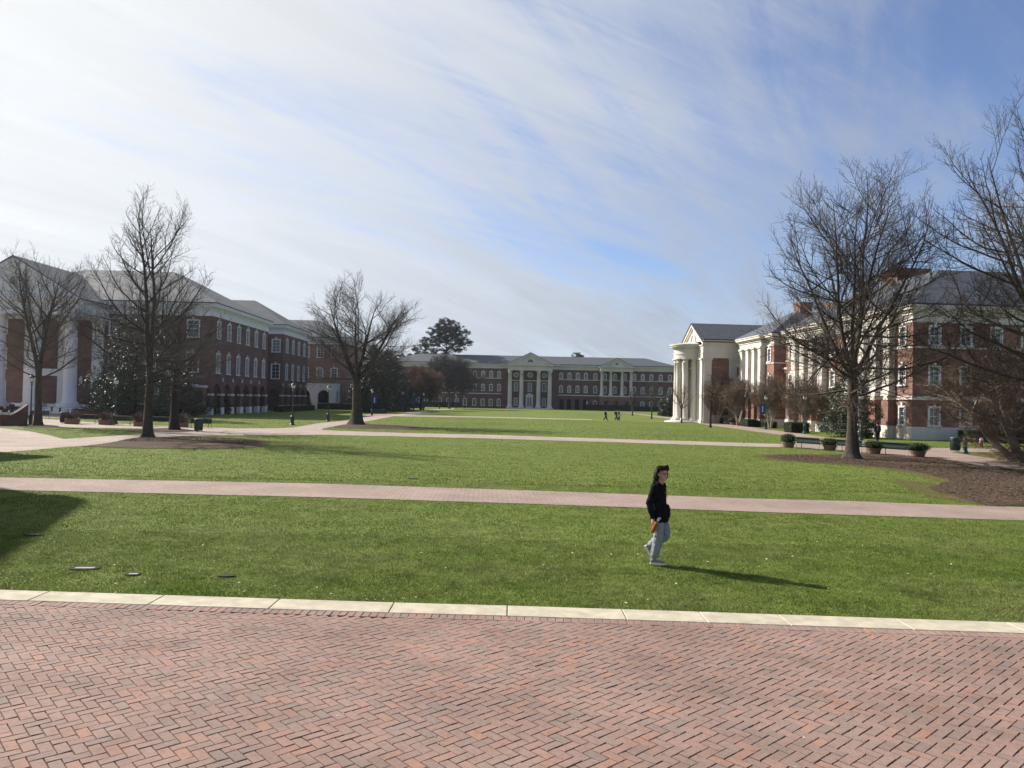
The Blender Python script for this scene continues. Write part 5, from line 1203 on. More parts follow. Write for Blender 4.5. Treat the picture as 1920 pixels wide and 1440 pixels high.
pine_tree(101, 33, [(0.3, 0, 30.0, 5.0, 2.7, 90), (-3.2, 1, 27.6, 4.0, 2.6, 60), (4.2, 0, 27.4, 4.4, 2.8, 70), (1.0, -2, 27.4, 5.0, 3.0, 80), (6.6, 0, 24.0, 3.2, 1.9, 44), (2.5, 1, 24.0, 4.4, 1.8, 50), (-2.0, -1, 24.4, 3.6, 2.0, 40), (3.4, 0, 21.4, 4.2, 1.2, 30)], 'tall pine with an open domed crown rising behind the far hall', (p.x, 285, 0))
p = pdp(806, 768, 288)
pine_tree(102, 26, [(0, 0, 24.0, 4.3, 2.6, 60), (-4.0, 0, 21, 3.8, 2.4, 50), (3.0, 1, 20, 3.8, 2.2, 46), (-6.5, 0, 18, 3.4, 2.0, 36), (0, -1, 18, 4.4, 2.2, 46)], 'lower spreading pine leaning against the tall pine behind the far hall', (p.x, 288, 0))
p = pdp(1081, 760, 330)
pine_tree(103, 24.4, [(0, 0, 22.6, 2.8, 1.2, 22), (2.2, 0, 21.4, 2.2, 1.0, 12), (-2.4, 0, 20.9, 2.2, .9, 10)], 'pine whose top shows over the ridge between the two pediments', (p.x, 330, 0))
p = pdp(755, 768, 290)
pine_tree(104, 20, [(0, 0, 17.5, 4.8, 2.4, 44), (-5, 0, 16, 4.0, 2.2, 34), (4, 1, 15, 4.0, 2.0, 30)], 'low dark pine behind the evergreens at the left of the far hall', (p.x, 290, 0))
# ------------------------------------------------------------------ street furniture
def cpy(o, loc, rz=0.0, label=None):
    c = copy_tree(o); c.location = loc; c.rotation_euler = (0, 0, rz)
    if label: c['label'] = label
    return c
def lamp_proto():
    r = empty('lamp_post', (0, 0, 0), 0, 'x', 'lamp post', 'lamp posts along the walks')
    mb = MB(); mb.lathe([(.24, 0), (.24, .10), (.20, .14), (.17, .22), (.155, .30), (.15, .78), (.17, .82), (.17, .88), (.12, .94), (.10, 1.02), (.085, 1.1)], 12)
    for i in range(8):
        a = 2 * PI * i / 8; mb.box((.155 * math.cos(a), .155 * math.sin(a), .54), (.03, .035, .46), a)
    mb.build('base', M['green_metal'], r, world=False)
    mb = MB(); mb.lathe([(.065, 1.05), (.062, 1.3), (.05, 3.0), (.045, 3.35), (.075, 3.38), (.08, 3.44), (.05, 3.48), (.06, 3.56), (.12, 3.62), (.13, 3.66)], 12); mb.build('pole', M['green_metal'], r, world=False)
    mb = MB(); mb.lathe([(.12, 3.66), (.185, 3.80), (.20, 3.92), (.19, 4.0)], 14); lan = mb.build('lantern', M['lamp_glass'], r, world=False, smooth=True)
    mb = MB(); mb.lathe([(.22, 4.0), (.23, 4.03), (.16, 4.14), (.07, 4.2), (.035, 4.24), (.045, 4.28), (.0, 4.36)], 14)
    for i in range(4):
        a = 2 * PI * i / 4 + .4; mb.tube([(.125 * math.cos(a), .125 * math.sin(a), 3.66), (.205 * math.cos(a), .205 * math.sin(a), 3.92), (.20 * math.cos(a), .20 * math.sin(a), 4.01)], .012, 5)
    mb.build('lantern_cap', M['green_metal'], lan, world=False)
    return r
lp = lamp_proto()
def fl(s, t): p = P0 + A * s + B * t; return Vector((p.x, p.y, 0))
lamps = [(g0(548, 797), 'lamp post on the grass left of the thick bare trunk, nearest to the left walkway'), (g0(615, 790), 'lamp post before the white arcade, left of the thick bare trunk'),
         (g0(57, 797), 'dark lamp post rising at the end of the curved brick planter wall'), (g0(216, 795.5), 'lamp post in front of the tall dark magnolia'),
         (g0(662, 785), 'lamp post almost hidden by the thick bare trunk'), (g0(697, 779), 'lamp post carrying a blue banner in front of the dark evergreens'),
         (g0(755, 772.7), 'lamp post at the right edge of the dark evergreens'), (g0(775.4, 770.4), 'lamp post carrying a blue banner beside the russet tree'),
         (g0(794, 770), 'lamp post right beside the trunk of the russet tree'), (g0(823.5, 766.8), 'lamp post below the hazy grey tree of the far hall'),
         (g0(855, 766), 'lamp post before the arched window at the left of the far hall'), (g0(870, 765.6), 'lamp post before the white doors of the far hall'),
         (g0(1387.7, 797.8), 'lamp post beside the first trimmed hedge block from the round portico'), (g0(1435.6, 805), 'lamp post carrying a blue banner on the right walk'),
         (g0(1508.5, 813), 'lamp post next to the wide trimmed hedge block of the right walk'), (g0(1614, 826), 'lamp post carrying a dark blue banner by the magnolia of the long hall'),
         (g0(1339, 792.3), 'lamp post carrying a faded banner in front of the brick panel of the portico'), (g0(1304.4, 787.2), 'lamp post standing before the columns of the round portico'),
         (g0(1253.6, 781), 'lamp post carrying a pale sign left of the round portico')]
for i, (p, lb) in enumerate(lamps):
    if i == 0: lp.location = p; lp['label'] = lb
    else: cpy(lp, p, i * .37, lb)
def banner(px, py, side, label, col='banner', z=(1.95, 3.05), w=.62):
    p = Vector(g0(px, py)); r = empty('banner', p, 0, label, 'banner', 'banners hung on the lamp posts')
    mb = MB(); k = 6; x0, x1 = side * .09, side * (.09 + w)
    for i in range(k):
        za, zb = z[0] + (z[1] - z[0]) * i / k, z[0] + (z[1] - z[0]) * (i + 1) / k; yy = lambda q: .035 * math.sin(q * 4 + px)
        a = [(x0, yy(za) - .006, za), (x1, yy(za) - .006, za), (x1, yy(zb) - .006, zb), (x0, yy(zb) - .006, zb)]; b = [(q[0], q[1] + .012, q[2]) for q in a]
        f = [(0, 1, 2, 3), (7, 6, 5, 4), (1, 5, 6, 2), (4, 0, 3, 7)]
        mb.add(a + b, f)
    mb.build('cloth', M[col], r, world=False)
    mb = MB()
    for zz in (z[0] - .02, z[1] + .02): mb.tube([(0, 0, zz), (side * (.12 + w), 0, zz)], .014, 6)
    mb.build('bracket', M['green_metal'], r, world=False)
    mb = MB(); xm = side * (.09 + w / 2); mb.box((xm, -.05, (z[0] + z[1]) / 2), (.10, .012, .55)); mb.box((xm, -.05, (z[0] + z[1]) / 2 + .3), (.2, .012, .07)); mb.box((xm, -.05, (z[0] + z[1]) / 2 - .3), (.2, .012, .07))
    mb.build('emblem', M['emblem'], r, world=False)
banner(697, 779, 1, 'blue banner with a pale upright mark before the dark evergreens')
banner(775.4, 770.4, 1, 'blue banner with a pale upright mark beside the russet tree', z=(1.9, 3.3), w=.9)
banner(1435.6, 805, -1, 'blue banner with a pale upright mark in front of the long hall arcade', z=(1.9, 3.1), w=.66)
banner(1614, 826, -1, 'dark blue banner hanging next to the magnolia of the long hall', z=(2.0, 2.95), w=.34)
banner(1339, 792.3, -1, 'faded blue banner before the brick panel of the gabled portico', z=(1.7, 3.0), w=.5)
banner(1253.6, 781, -1, 'small teal banner left of the round portico', z=(1.6, 2.4), w=.7)

def bench_proto():
    """metal slat bench, faces -y"""
    r = empty('park_bench', (0, 0, 0), 0, 'x', 'bench', 'slatted metal benches')
    L_ = 1.85; mb = MB()
    for i in range(7): mb.box((0, -.46 + i * .072, .44 - .008 * i), (L_, .052, .022))
    mb.build('seat', M['green_metal'], r, world=False)
    mb = MB()
    for i in range(22): x = -L_ / 2 + .05 + i * (L_ - .1) / 21; mb.tube([(x, .05, .43), (x, .13, .80)], .013, 5)
    mb.tube([(-L_ / 2, .13, .81), (L_ / 2, .13, .81)], .026, 6); mb.tube([(-L_ / 2, .055, .46), (L_ / 2, .055, .46)], .022, 6); mb.box((0, .095, .63), (L_, .012, .30)); mb.build('backrest', M['green_metal'], r, world=False)
    for s in (-1, 1):
        x = s * (L_ / 2 - .03); mb = MB(); mb.tube([(x, -.46, 0), (x, -.44, .43)], .022, 6); mb.tube([(x, .20, 0), (x, .04, .42), (x, .13, .82)], .022, 6); mb.tube([(x, -.46, .42), (x, .06, .42)], .018, 6); mb.build('leg', M['green_metal'], r, world=False)
        mb = MB(); mb.tube([(x, -.44, .42), (x, -.45, .64), (x, -.38, .67), (x, .09, .67)], .018, 6); mb.build('armrest', M['green_metal'], r, world=False)
    return r
bp = bench_proto()
def two(pa, pb_):
    a, b = Vector(pa), Vector(pb_); return (a + b) / 2, math.atan2(b.y - a.y, b.x - a.x)
ba, bb = g0(1488, 842), g0(1703, 858.5); _, brz = two(ba, bb)
benches = [(g0(1516, 842.5), brz + PI, 'green bench at the far end of the right bench row, between two round planters'), (g0(1594, 848), brz + PI, 'green bench partly hidden by the trunk of the big bare tree'), (g0(1678, 854), brz + PI, 'green bench at the near end of the right bench row, beside the last planter'),
           (g0(166, 794), -.06, 'dark bench next to the black litter bin on the left walk'), (g0(231, 797.5), -.06, 'dark bench between planters left of the tall pointed bare tree'), (g0(303, 799), -.06, 'green bench between the two bare trunks'), (g0(376, 802.5), -.06, 'green bench behind the litter bin on the pale walkway'),
           (g0(74, 784.5), .05, 'dark bench at the foot of the white columned portico'), (g0(712, 776), .3, 'far bench in front of the dark evergreens')]
for i, (p, rz, lb) in enumerate(benches):
    if i == 0: bp.location = p; bp.rotation_euler = (0, 0, rz); bp['label'] = lb
    else: cpy(bp, p, rz, lb)

def ball_shrub(rg, c, r, n, size):
    o = nrm(rg.normal(0, 1, (n, 3))); rr_ = rg.uniform(.72, 1.05, (n, 1)) * (1 + .08 * np.sin(5 * o[:, :1] * 3 + o[:, 1:2] * 4)); P = np.array(c) + o * rr_ * np.array(r)
    return leaf_quads(rg, P, o, size, .5)
def planter(name, loc, label, seed, r=.45, h=.38, sr=(.62, .62, .30), dry=False, square=False, group='round shrub planters'):
    rg = np.random.default_rng(seed); root = empty(name, loc, 0, label, 'planter', group)
    mb = MB()
    if square: mb.box((0, 0, h / 2), (r * 2, r * 1.4, h)); bevel(mb.build('pot', M['terracotta'], root, world=False), .03)
    else: mb.lathe([(r * .72, 0), (r * .80, .05), (r * .95, h - .1), (r * 1.04, h - .09), (r * 1.06, h), (r * .94, h), (r * .92, h - .04)], 22); mb.build('pot', M['terracotta'], root, world=False)
    mb = MB(); mb.lathe([(r * .9, h - .06), (r * .88, h - .02)], 14); mb.build('soil', M['soil'], root, world=False)
    if dry:
        P = np.zeros((130, 4, 3)); a = rg.uniform(0, 2 * PI, 130); q = rg.uniform(0, .8 * r, 130); d = nrm(np.stack([np.cos(a) * .5, np.sin(a) * .5, np.ones(130)], 1)); st = np.stack([np.cos(a) * q, np.sin(a) * q, np.full(130, h - .05)], 1)
        Pl, _ = grow(rg, st, d, rg.uniform(.5, 1.0, 130), 5, -.1, .22); V, F = tubes_np(Pl, np.full((130, 5), .014), 4); link('shrub', np_mesh('shrub', V, F), M['dry'], root)
    else:
        V, F = ball_shrub(rg, (0, 0, h + sr[2] * .72), sr, 1500, (.05, .10)); link('shrub', np_mesh('shrub', V, F), M['hedge'], root)
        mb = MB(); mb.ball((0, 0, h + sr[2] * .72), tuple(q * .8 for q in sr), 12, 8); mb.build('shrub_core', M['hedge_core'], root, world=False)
    return root
planter('shrub_planter', g0(1478, 839), 'terracotta pot with round shrub at the far end of the right bench row', 1, sr=(.55, .55, .36))
planter('shrub_planter', g0(1556, 844.5), 'terracotta pot with flat clipped shrub left of the big bare trunk', 2, sr=(.64, .6, .28))
planter('shrub_planter', g0(1638, 851), 'terracotta pot with clipped shrub just right of the big bare trunk', 3, sr=(.66, .6, .28))
planter('shrub_planter', g0(1721, 857), 'terracotta pot with wide shrub at the near end of the right bench row', 4, sr=(.70, .66, .30))
planter('shrub_planter', g0(1350, 794), 'small terracotta pot with shrub beside the walk near the portico', 5, sr=(.75, .7, .38), r=.5)
planter('shrub_planter', g0(1375, 797), 'small terracotta pot with round shrub under the second lamp from the portico', 6, sr=(.75, .7, .45), r=.5)
dg = 'square planters with dry shrubs'
planter('dry_planter', g0(135, 795), 'square terracotta planter with dry brown shrub beside the black litter bin', 7, r=.5, h=.5, dry=True, square=True, group=dg)
planter('dry_planter', g0(200, 796.5), 'square terracotta planter with dry brown shrub between two dark benches', 8, r=.55, h=.5, dry=True, square=True, group=dg)
planter('dry_planter', g0(262, 799.5), 'square terracotta planter directly left of the tall pointed bare tree trunk', 9, r=.42, h=.45, dry=True, square=True, group=dg)
planter('dry_planter', g0(342, 801), 'square terracotta planter directly right of the second bare trunk', 10, r=.42, h=.45, dry=True, square=True, group=dg)

def litter_bin(loc, m, label, h=1.05, r=.30, top=True, rz=0.0):
    root = empty('litter_bin', loc, rz, label, 'litter bin', 'litter bins')
    mb = MB(); mb.lathe([(r * .9, .09), (r * .95, .14), (r, .5), (r * 1.02, h - .2), (r * .98, h - .16)], 20); b = mb.build('body', m, root, world=False)
    sl = MB()
    for i in range(20):
        a = 2 * PI * i / 20; sl.box((r * 1.015 * math.cos(a), r * 1.015 * math.sin(a), h * .47), (.025, .035, h * .66), a)
    sl.build('slats', m, root, world=False)
    mb = MB(); mb.lathe([(r * 1.1, h - .16), (r * 1.14, h - .10), (r * 1.05, h - .05), (r * .6, h)] if top else [(r * 1.08, h - .16), (r * 1.12, h - .08), (r * .7, h - .06)], 20); mb.build('lid', m, root, world=False)
    for i in range(3):
        a = 2 * PI * i / 3 + .5; mb = MB(); mb.tube([(r * .8 * math.cos(a), r * .8 * math.sin(a), .12), (r * .95 * math.cos(a), r * .95 * math.sin(a), 0)], .02, 6); mb.build('foot', m, root, world=False)
    return root
litter_bin(g0(372, 809.5), M['green_metal'], 'dark green litter bin standing on the pale walkway')
litter_bin(g0(119.5, 794), M['black_metal'], 'black litter bin beside the dark bench on the left')
litter_bin(g0(1791, 847), M['green_metal'], 'dark green litter bin at the right near the bollard', r=.31)
litter_bin(g0(1299, 786.5), M['black_metal'], 'black litter bin at the foot of the round portico', r=.36)
# bollard and hydrant
p = g0(1809.5, 851); r = empty('bollard', p, 0, 'fluted dark green bollard on the grass edge near the old myrtle', 'bollard')
mb = MB(); mb.lathe([(.21, 0), (.21, .10), (.18, .13), (.15, .22), (.135, .3)], 14); mb.build('base', M['green_metal'], r, world=False)
mb = MB(); mb.lathe([(.125, .3), (.12, .86), (.15, .89), (.15, .94), (.12, .97), (.10, 1.05), (.0, 1.1)], 14)
for i in range(8): a = 2 * PI * i / 8; mb.box((.125 * math.cos(a), .125 * math.sin(a), .58), (.022, .03, .5), a)
mb.build('shaft', M['green_metal'], r, world=False)
p = g0(1840, 839); r = empty('fire_hydrant', p, .3, 'red and pale fire hydrant on the grass beneath the old myrtle', 'fire hydrant')
mb = MB(); mb.lathe([(.17, 0), (.17, .05), (.12, .07), (.12, .5), (.15, .52), (.15, .56)], 14); mb.build('barrel', M['hydrant_red'], r, world=False)
mb = MB(); mb.lathe([(.15, .56), (.14, .64), (.09, .72), (.04, .75), (.04, .80)], 14); mb.build('bonnet', M['white'], r, world=False, smooth=False)
for a in (0, PI / 2, PI): mb = MB(); mb.tube([(.1 * math.cos(a), .1 * math.sin(a), .40), (.2 * math.cos(a), .2 * math.sin(a), .40)], .06, 10); mb.build('nozzle', M['white'], r, world=False)

# ------------------------------------------------------------------ hedges
def hedge(loc, rz, L_, W_, H_, label, seed, group='clipped hedges', rnd=.12, size=(.06, .12), n=None):
    rg = np.random.default_rng(seed); root = empty('hedge', loc, rz, label, 'hedge', group)
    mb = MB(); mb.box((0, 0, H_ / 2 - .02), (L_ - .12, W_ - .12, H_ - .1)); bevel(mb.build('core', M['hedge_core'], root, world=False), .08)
    ar = [L_ * W_, L_ * H_, L_ * H_, W_ * H_, W_ * H_]; n = n or int(min(16000, 260 * sum(ar))); k = rg.choice(5, n, p=np.array(ar) / sum(ar)); u_, v_ = rg.uniform(-.5, .5, (2, n)); P = np.zeros((n, 3)); nn = np.zeros((n, 3))
    for f, (ax, val) in enumerate(((2, H_), (1, -W_ / 2), (1, W_ / 2), (0, -L_ / 2), (0, L_ / 2))):
        q = k == f
        if ax == 2: P[q] = np.stack([u_[q] * L_, v_[q] * W_, np.full(q.sum(), val)], 1); nn[q, 2] = 1
        elif ax == 1: P[q] = np.stack([u_[q] * L_, np.full(q.sum(), val), (v_[q] + .5) * H_], 1); nn[q, 1] = np.sign(val)
        else: P[q] = np.stack([np.full(q.sum(), val), u_[q] * W_, (v_[q] + .5) * H_], 1); nn[q, 0] = np.sign(val)
    P += rg.normal(0, .03, (n, 3)) - nn * rg.uniform(0, .08, (n, 1)); P[:, 2] = np.maximum(P[:, 2], .03)
    V, F = leaf_quads(rg, P, nn, size, .5); link('leaves', np_mesh('leaves', V, F), M['hedge'], root); return root
az = math.atan2(A.y, A.x)
def mid(px, py): return Vector(g0(px, py))
hedge(mid(1406.5, 800.2), az, 1.9, 1.5, 1.05, 'clipped hedge block second from the round portico', 1)
hedge(mid(1493.5, 811.2), az, 2.0, 2.2, 1.15, 'widest clipped hedge block beside a lamp on the right walk', 2)
hedge(mid(1321.5, 789.5), az, 2.2, 1.6, .85, 'low clipped hedge block in front of the gabled portico', 3)
hedge(mid(1246, 779.5), az, 2.2, 3.0, 1.1, 'clipped hedge block at the end of the right walk', 4, size=(.1, .2), n=1500)
hedge(fl(40.5, -2.2), az, 11.0, .9, .85, 'long low hedge at the foot of the pillared bay near the gabled portico', 5, size=(.1, .18))
hedge(fl(30.0, -1.8), az, 4.6, .9, .85, 'short low hedge before the recessed stone entrance', 6, size=(.1, .18))
p = P0 + B * 4.6 - A * 2.6; hedge(Vector((p.x, p.y, 0)), math.atan2(B.y, B.x), 2.8, 1.5, 1.05, 'clipped hedge before the shaded end wall of the long hall', 7)
p = P0 + B * 8.2 - A * 3.4; hedge(Vector((p.x, p.y, 0)), math.atan2(B.y, B.x), 3.4, 1.6, 1.15, 'dark hedge beneath the old myrtle near the shaded end wall', 8)
p = P0 + B * 13.5 - A * 2.4; hedge(Vector((p.x, p.y, 0)), math.atan2(B.y, B.x), 7, 2.2, 1.9, 'tall dark hedge at the far end of the shaded end wall', 9)
hedge(Vector((-40.9, 146, 0)), PI / 2, 22, 1.6, 1.0, 'long dark hedge along the second arcaded wing of the library hall', 10, size=(.12, .22))
hedge(Vector((-36.6, 170, 0)), .02, 12, 2.2, 1.4, 'dark hedge in front of the white arcade', 11, size=(.14, .26))
hedge(Vector((33.2, 264, 0)), 0, 15, 2, 1.9, 'long dark hedge before the second portico of the far hall', 12, size=(.2, .35))
hedge(Vector((46.5, 262, 0)), 0, 9, 2, 1.6, 'dark hedge at the right end of the far hall', 13, size=(.2, .35))
hedge(Vector((-24.5, 264, 0)), 0, 14, 2, 1.7, 'dark hedge before the left wing of the far hall', 14, size=(.2, .35))
hedge(Vector((-33.5, 225, 0)), 0, 16, 2, 1.6, 'dark hedge behind the lamps left of the russet tree', 15, size=(.2, .35))
hedge(Vector((-66.0, 99.0, 0)), 0, 5, 1.2, .8, 'low hedge at the steps of the white portico', 16)
evergreen('topiary_cone', 120, 3.0, 1.0, [(0, 1.0), (.3, .78), (.6, .45), (.9, .12), (1, .03)], 160, 26, (.10, .2), .22, M['hedge'], 'dark cone shaped topiary at the corner of the white arcade', (-45.6, 173, 0), low=.05, trunk_r=.1, cat='topiary')
p = pdp(1238, 770, 175); evergreen('evergreen_shrub', 121, 5.2, 2.6, DK, 140, 26, (.3, .5), .6, M['magnolia'], 'dark shrub between the far hall and the round portico', (p.x + 1.5, 172, 0), low=.1, trunk_r=.12, cat='shrub')
for i, (x, y) in enumerate(((-43.6, 111.6), (-43.6, 115.6))):
    evergreen('potted_shrub', 122 + i, 2.4, .8, DK, 60, 22, (.12, .22), .3, M['magnolia'], ['dark round shrub in the first arch of the library hall', 'dark round shrub in the second arch of the library hall'][i], (x + .9, y - .5, 0), low=.1, trunk_r=.06, cat='shrub')
# ------------------------------------------------------------------ low walls on the left
root = empty('planter_wall', g0(20, 799), 0, 'curved low brick planter wall with pale flowers', 'wall'); mb = MB(); cp = MB(); pts = []
c0 = Vector(g0(-20, 797)); c1 = Vector(g0(50, 798)); k = 14
for i in range(k + 1):
    t = i / k; p = c0.lerp(c1, t) + Vector((0, -1.1 * math.sin(PI * t), 0)); pts.append((p, .80 + .95 * max(0, t - .72) ** 1.3 * 5))
for (a, ha), (b, hb) in zip(pts[:-1], pts[1:]):
    d = (b - a).normalized(); nn = Vector((-d.y, d.x, 0)) * .2
    for tgt, z0, (h0, h1), ex in ((mb, (0, 0), (ha, hb), 1.0), (cp, (ha, hb), (ha + .1, hb + .1), 1.25)):
        v = [a - nn * ex + Z * z0[0], b - nn * ex + Z * z0[1], b + nn * ex + Z * z0[1], a + nn * ex + Z * z0[0], a - nn * ex + Z * h0, b - nn * ex + Z * h1, b + nn * ex + Z * h1, a + nn * ex + Z * h0]
        tgt.add(v, [(3, 2, 1, 0), (4, 5, 6, 7), (0, 1, 5, 4), (1, 2, 6, 5), (2, 3, 7, 6), (3, 0, 4, 7)])
mb.build('brick_body', M['brick_shaded'], root); cp.build('coping', M['brick_shaded'], root)
rg = np.random.default_rng(55); n = 900; t = rg.uniform(0, .8, n); P = np.array([[*(c0.lerp(c1, q) + Vector((0, -1.1 * math.sin(PI * q) + rg.uniform(.3, 1.1), 0)))[:2], .85 + rg.uniform(0, .22)] for q in t])
V, F = leaf_quads(rg, P, np.tile([0, 0, 1.0], (n, 1)), (.10, .2), .6); o = link('flowers', np_mesh('flowers', V - np.array(root.location), F), M['flower'], root)
root = empty('garden_wall', (-46, 104.6, 0), 0, 'low brick garden wall with end pier before the library hall corner', 'wall')
mb = MB(); mb.box((-48.8, 104.4, .65), (6.6, .45, 1.3)); mb.build('brick_body', M['brick_shaded'], root); mb = MB(); mb.box((-45.2, 104.4, .8), (.8, .8, 1.6)); mb.build('pier', M['brick_shaded'], root); mb = MB(); mb.box((-48.8, 104.4, 1.36), (6.7, .6, .12)); mb.box((-45.2, 104.4, 1.66), (1.0, 1.0, .12)); mb.build('coping', M['stone'], root)
root = empty('porch_pier', (-46.5, 107, 0), 0, 'square brick porch pier with stone cap at the library hall corner', 'pier'); mb = MB(); mb.box((-44.0, 107.0, 1.9), (2.6, 1.2, 3.8)); mb.build('shaft', M['brick'], root); mb = MB(); mb.box((-44.0, 107.0, 3.95), (2.9, 1.5, .3)); mb.build('cap', M['stone'], root)
root = empty('low_brick_wall', (-60, 97, 0), 0, 'low brick wall behind the dark benches on the left', 'wall'); mb = MB(); mb.box((-47.2, 88.5, .42), (6.2, .4, .84)); mb.build('brick_body', M['brick_shaded'], root); mb = MB(); mb.box((-47.2, 88.5, .89), (6.4, .55, .1)); mb.build('coping', M['brick_shaded'], root)
# cafe tables and chairs on the forecourt
def cafe_set(x, y, label, lab2, seed):
    r = empty('cafe_table', (x, y, 0), 0, label, 'table', 'metal tables on the forecourt'); mb = MB(); mb.lathe([(.45, .72), (.45, .75)], 18); mb.build('table_top', M['black_metal'], r, world=False); mb = MB(); mb.lathe([(.25, 0), (.24, .03), (.04, .06), (.035, .7), (.1, .72)], 12); mb.build('pedestal', M['black_metal'], r, world=False)
    for q, sx in enumerate((-1, 1)):
        c = empty('metal_chair', (x + sx * .75, y, 0), sx * PI / 2, lab2[q], 'chair', 'metal chairs on the forecourt')
        mb = MB(); mb.box((0, 0, .45), (.44, .42, .03)); mb.build('seat', M['black_metal'], c, world=False); mb = MB()
        for i in range(6): mb.box((-.18 + i * .072, -.22, .68), (.03, .02, .46))
        mb.box((0, -.22, .92), (.44, .03, .05)); mb.build('backrest', M['black_metal'], c, world=False)
        for ax in (-.19, .19):
            for ay in (-.19, .19): mb = MB(); mb.tube([(ax, ay, 0), (ax, ay, .44)], .014, 5); mb.build('leg', M['black_metal'], c, world=False)
cafe_set(-52.4, 91, 'round metal table nearest the low brick wall', ['metal chair left of the table by the low brick wall', 'metal chair between a metal table and the low brick wall'], 1)
cafe_set(-57.4, 94.5, 'round metal table nearest the white steps', ['metal chair facing the white steps table from its left', 'metal chair facing the white steps table from its right'], 2)
# bicycle hoops in front of the arcade
r = empty('bike_rack', (-40.6, 124, 0), PI / 2, 'row of metal bicycle hoops before the arcade', 'bike rack')
for i in range(5):
    mb = MB(); k = 8; mb.tube([(-2 + i * 1.0, -.35, 0), (-2 + i * 1.0, -.35, .55)] + [(-2 + i * 1.0, -.35 * math.cos(PI * j / k), .55 + .35 * math.sin(PI * j / k)) for j in range(1, k)] + [(-2 + i * 1.0, .35, .55), (-2 + i * 1.0, .35, 0)], .025, 6); mb.build('hoop', M['concrete'], r, world=False)
# ------------------------------------------------------------------ people
def loft(mb, rings, k=16):
    v = []
    for c, a, b in rings:
        c, a, b = Vector(c), Vector(a), Vector(b)
        for i in range(k):
            t = 2 * PI * i / k; v.append(c + a * math.cos(t) + b * math.sin(t))
    n = len(rings); f = [(i * k + j, i * k + (j + 1) % k, (i + 1) * k + (j + 1) % k, (i + 1) * k + j) for i in range(n - 1) for j in range(k)]
    f += [tuple(range(k - 1, -1, -1)), tuple(range((n - 1) * k, n * k))]
    mb.add(v, f)
def folds(o, size, amount):
    t = bpy.data.textures.new('cloth_folds', 'CLOUDS'); t.noise_scale = size; t.noise_depth = 2; t.noise_type = 'HARD_NOISE'
    d = o.modifiers.new('folds', 'DISPLACE'); d.texture = t; d.strength = amount; d.mid_level = .45; d.texture_coords = 'LOCAL'
    return o
def fuse(o, vox, smooth=6, fac=.5):
    r = o.modifiers.new('fuse', 'REMESH'); r.mode = 'VOXEL'; r.voxel_size = vox; r.use_smooth_shade = True
    s = o.modifiers.new('soften', 'SMOOTH'); s.iterations = smooth; s.factor = fac
    return o
def limb(mb, pts, rad, k=12):
    """rounded tapering limb through joints, with in-between rings"""
    P = [Vector(p) for p in pts]; out, rr_ = [], []; n = len(P)
    for i in range(n - 1):
        p0, p1, p2, p3 = P[max(i - 1, 0)], P[i], P[i + 1], P[min(i + 2, n - 1)]
        for q in range(5):
            t = q / 5; out.append(.5 * ((2 * p1) + (p2 - p0) * t * .55 * 1.8 / 1.8 + 0 * p0) if False else p1.lerp(p2, t)); rr_.append(rad[i] + (rad[i + 1] - rad[i]) * t)
    out.append(P[-1]); rr_.append(rad[-1])
    for _ in range(2): out = [out[0]] + [(out[i - 1] + out[i] * 2 + out[i + 1]) / 4 for i in range(1, len(out) - 1)] + [out[-1]]
    mb.tube(out, rr_, k)
    mb.ball(out[0], rr_[0], k, 6); mb.ball(out[-1], rr_[-1], k, 6)
def hand(mb, wrist, dirv, palm_n, curl, s=1.0):
    """palm and five fingers; dirv along the hand, palm_n out of the palm"""
    d = Vector(dirv).normalized(); pn = (Vector(palm_n) - d * Vector(palm_n).dot(d)).normalized(); l = d.cross(pn); w0 = Vector(wrist)
    loft(mb, [(w0 - d * .02 * s, l * .026 * s, pn * .02 * s), (w0 + d * .02 * s, l * .032 * s, pn * .017 * s), (w0 + d * .06 * s, l * .041 * s, pn * .015 * s), (w0 + d * .09 * s, l * .041 * s, pn * .013 * s)], 12)
    for i, (off, ln) in enumerate(((-.031, .068), (-.010, .078), (.011, .074), (.031, .058))):
        p = w0 + d * .085 * s + l * off * s; pts = [p]; a = .25 * curl
        for q in range(3):
            dd = d * math.cos(a) + pn * math.sin(a); p = p + dd * ln * s * (.46, .31, .25)[q]; pts.append(p); a += curl * (.95 + .1 * i)
        mb.tube(pts, [.0098 * s, .0090 * s, .0082 * s, .0066 * s], 8); mb.ball(pts[-1], .0066 * s, 8, 5)
    p = w0 + d * .03 * s - l * .03 * s + pn * .006 * s; pts = [p, p + (d * .55 - l * .55 + pn * .35) * .045 * s, p + (d * .95 - l * .45 + pn * .75) * .06 * s, p + (d * 1.2 - l * .15 + pn * .95) * .07 * s]
    mb.tube(pts, [.0125 * s, .0115 * s, .0095 * s, .0075 * s], 8); mb.ball(pts[-1], .0075 * s, 8, 5)
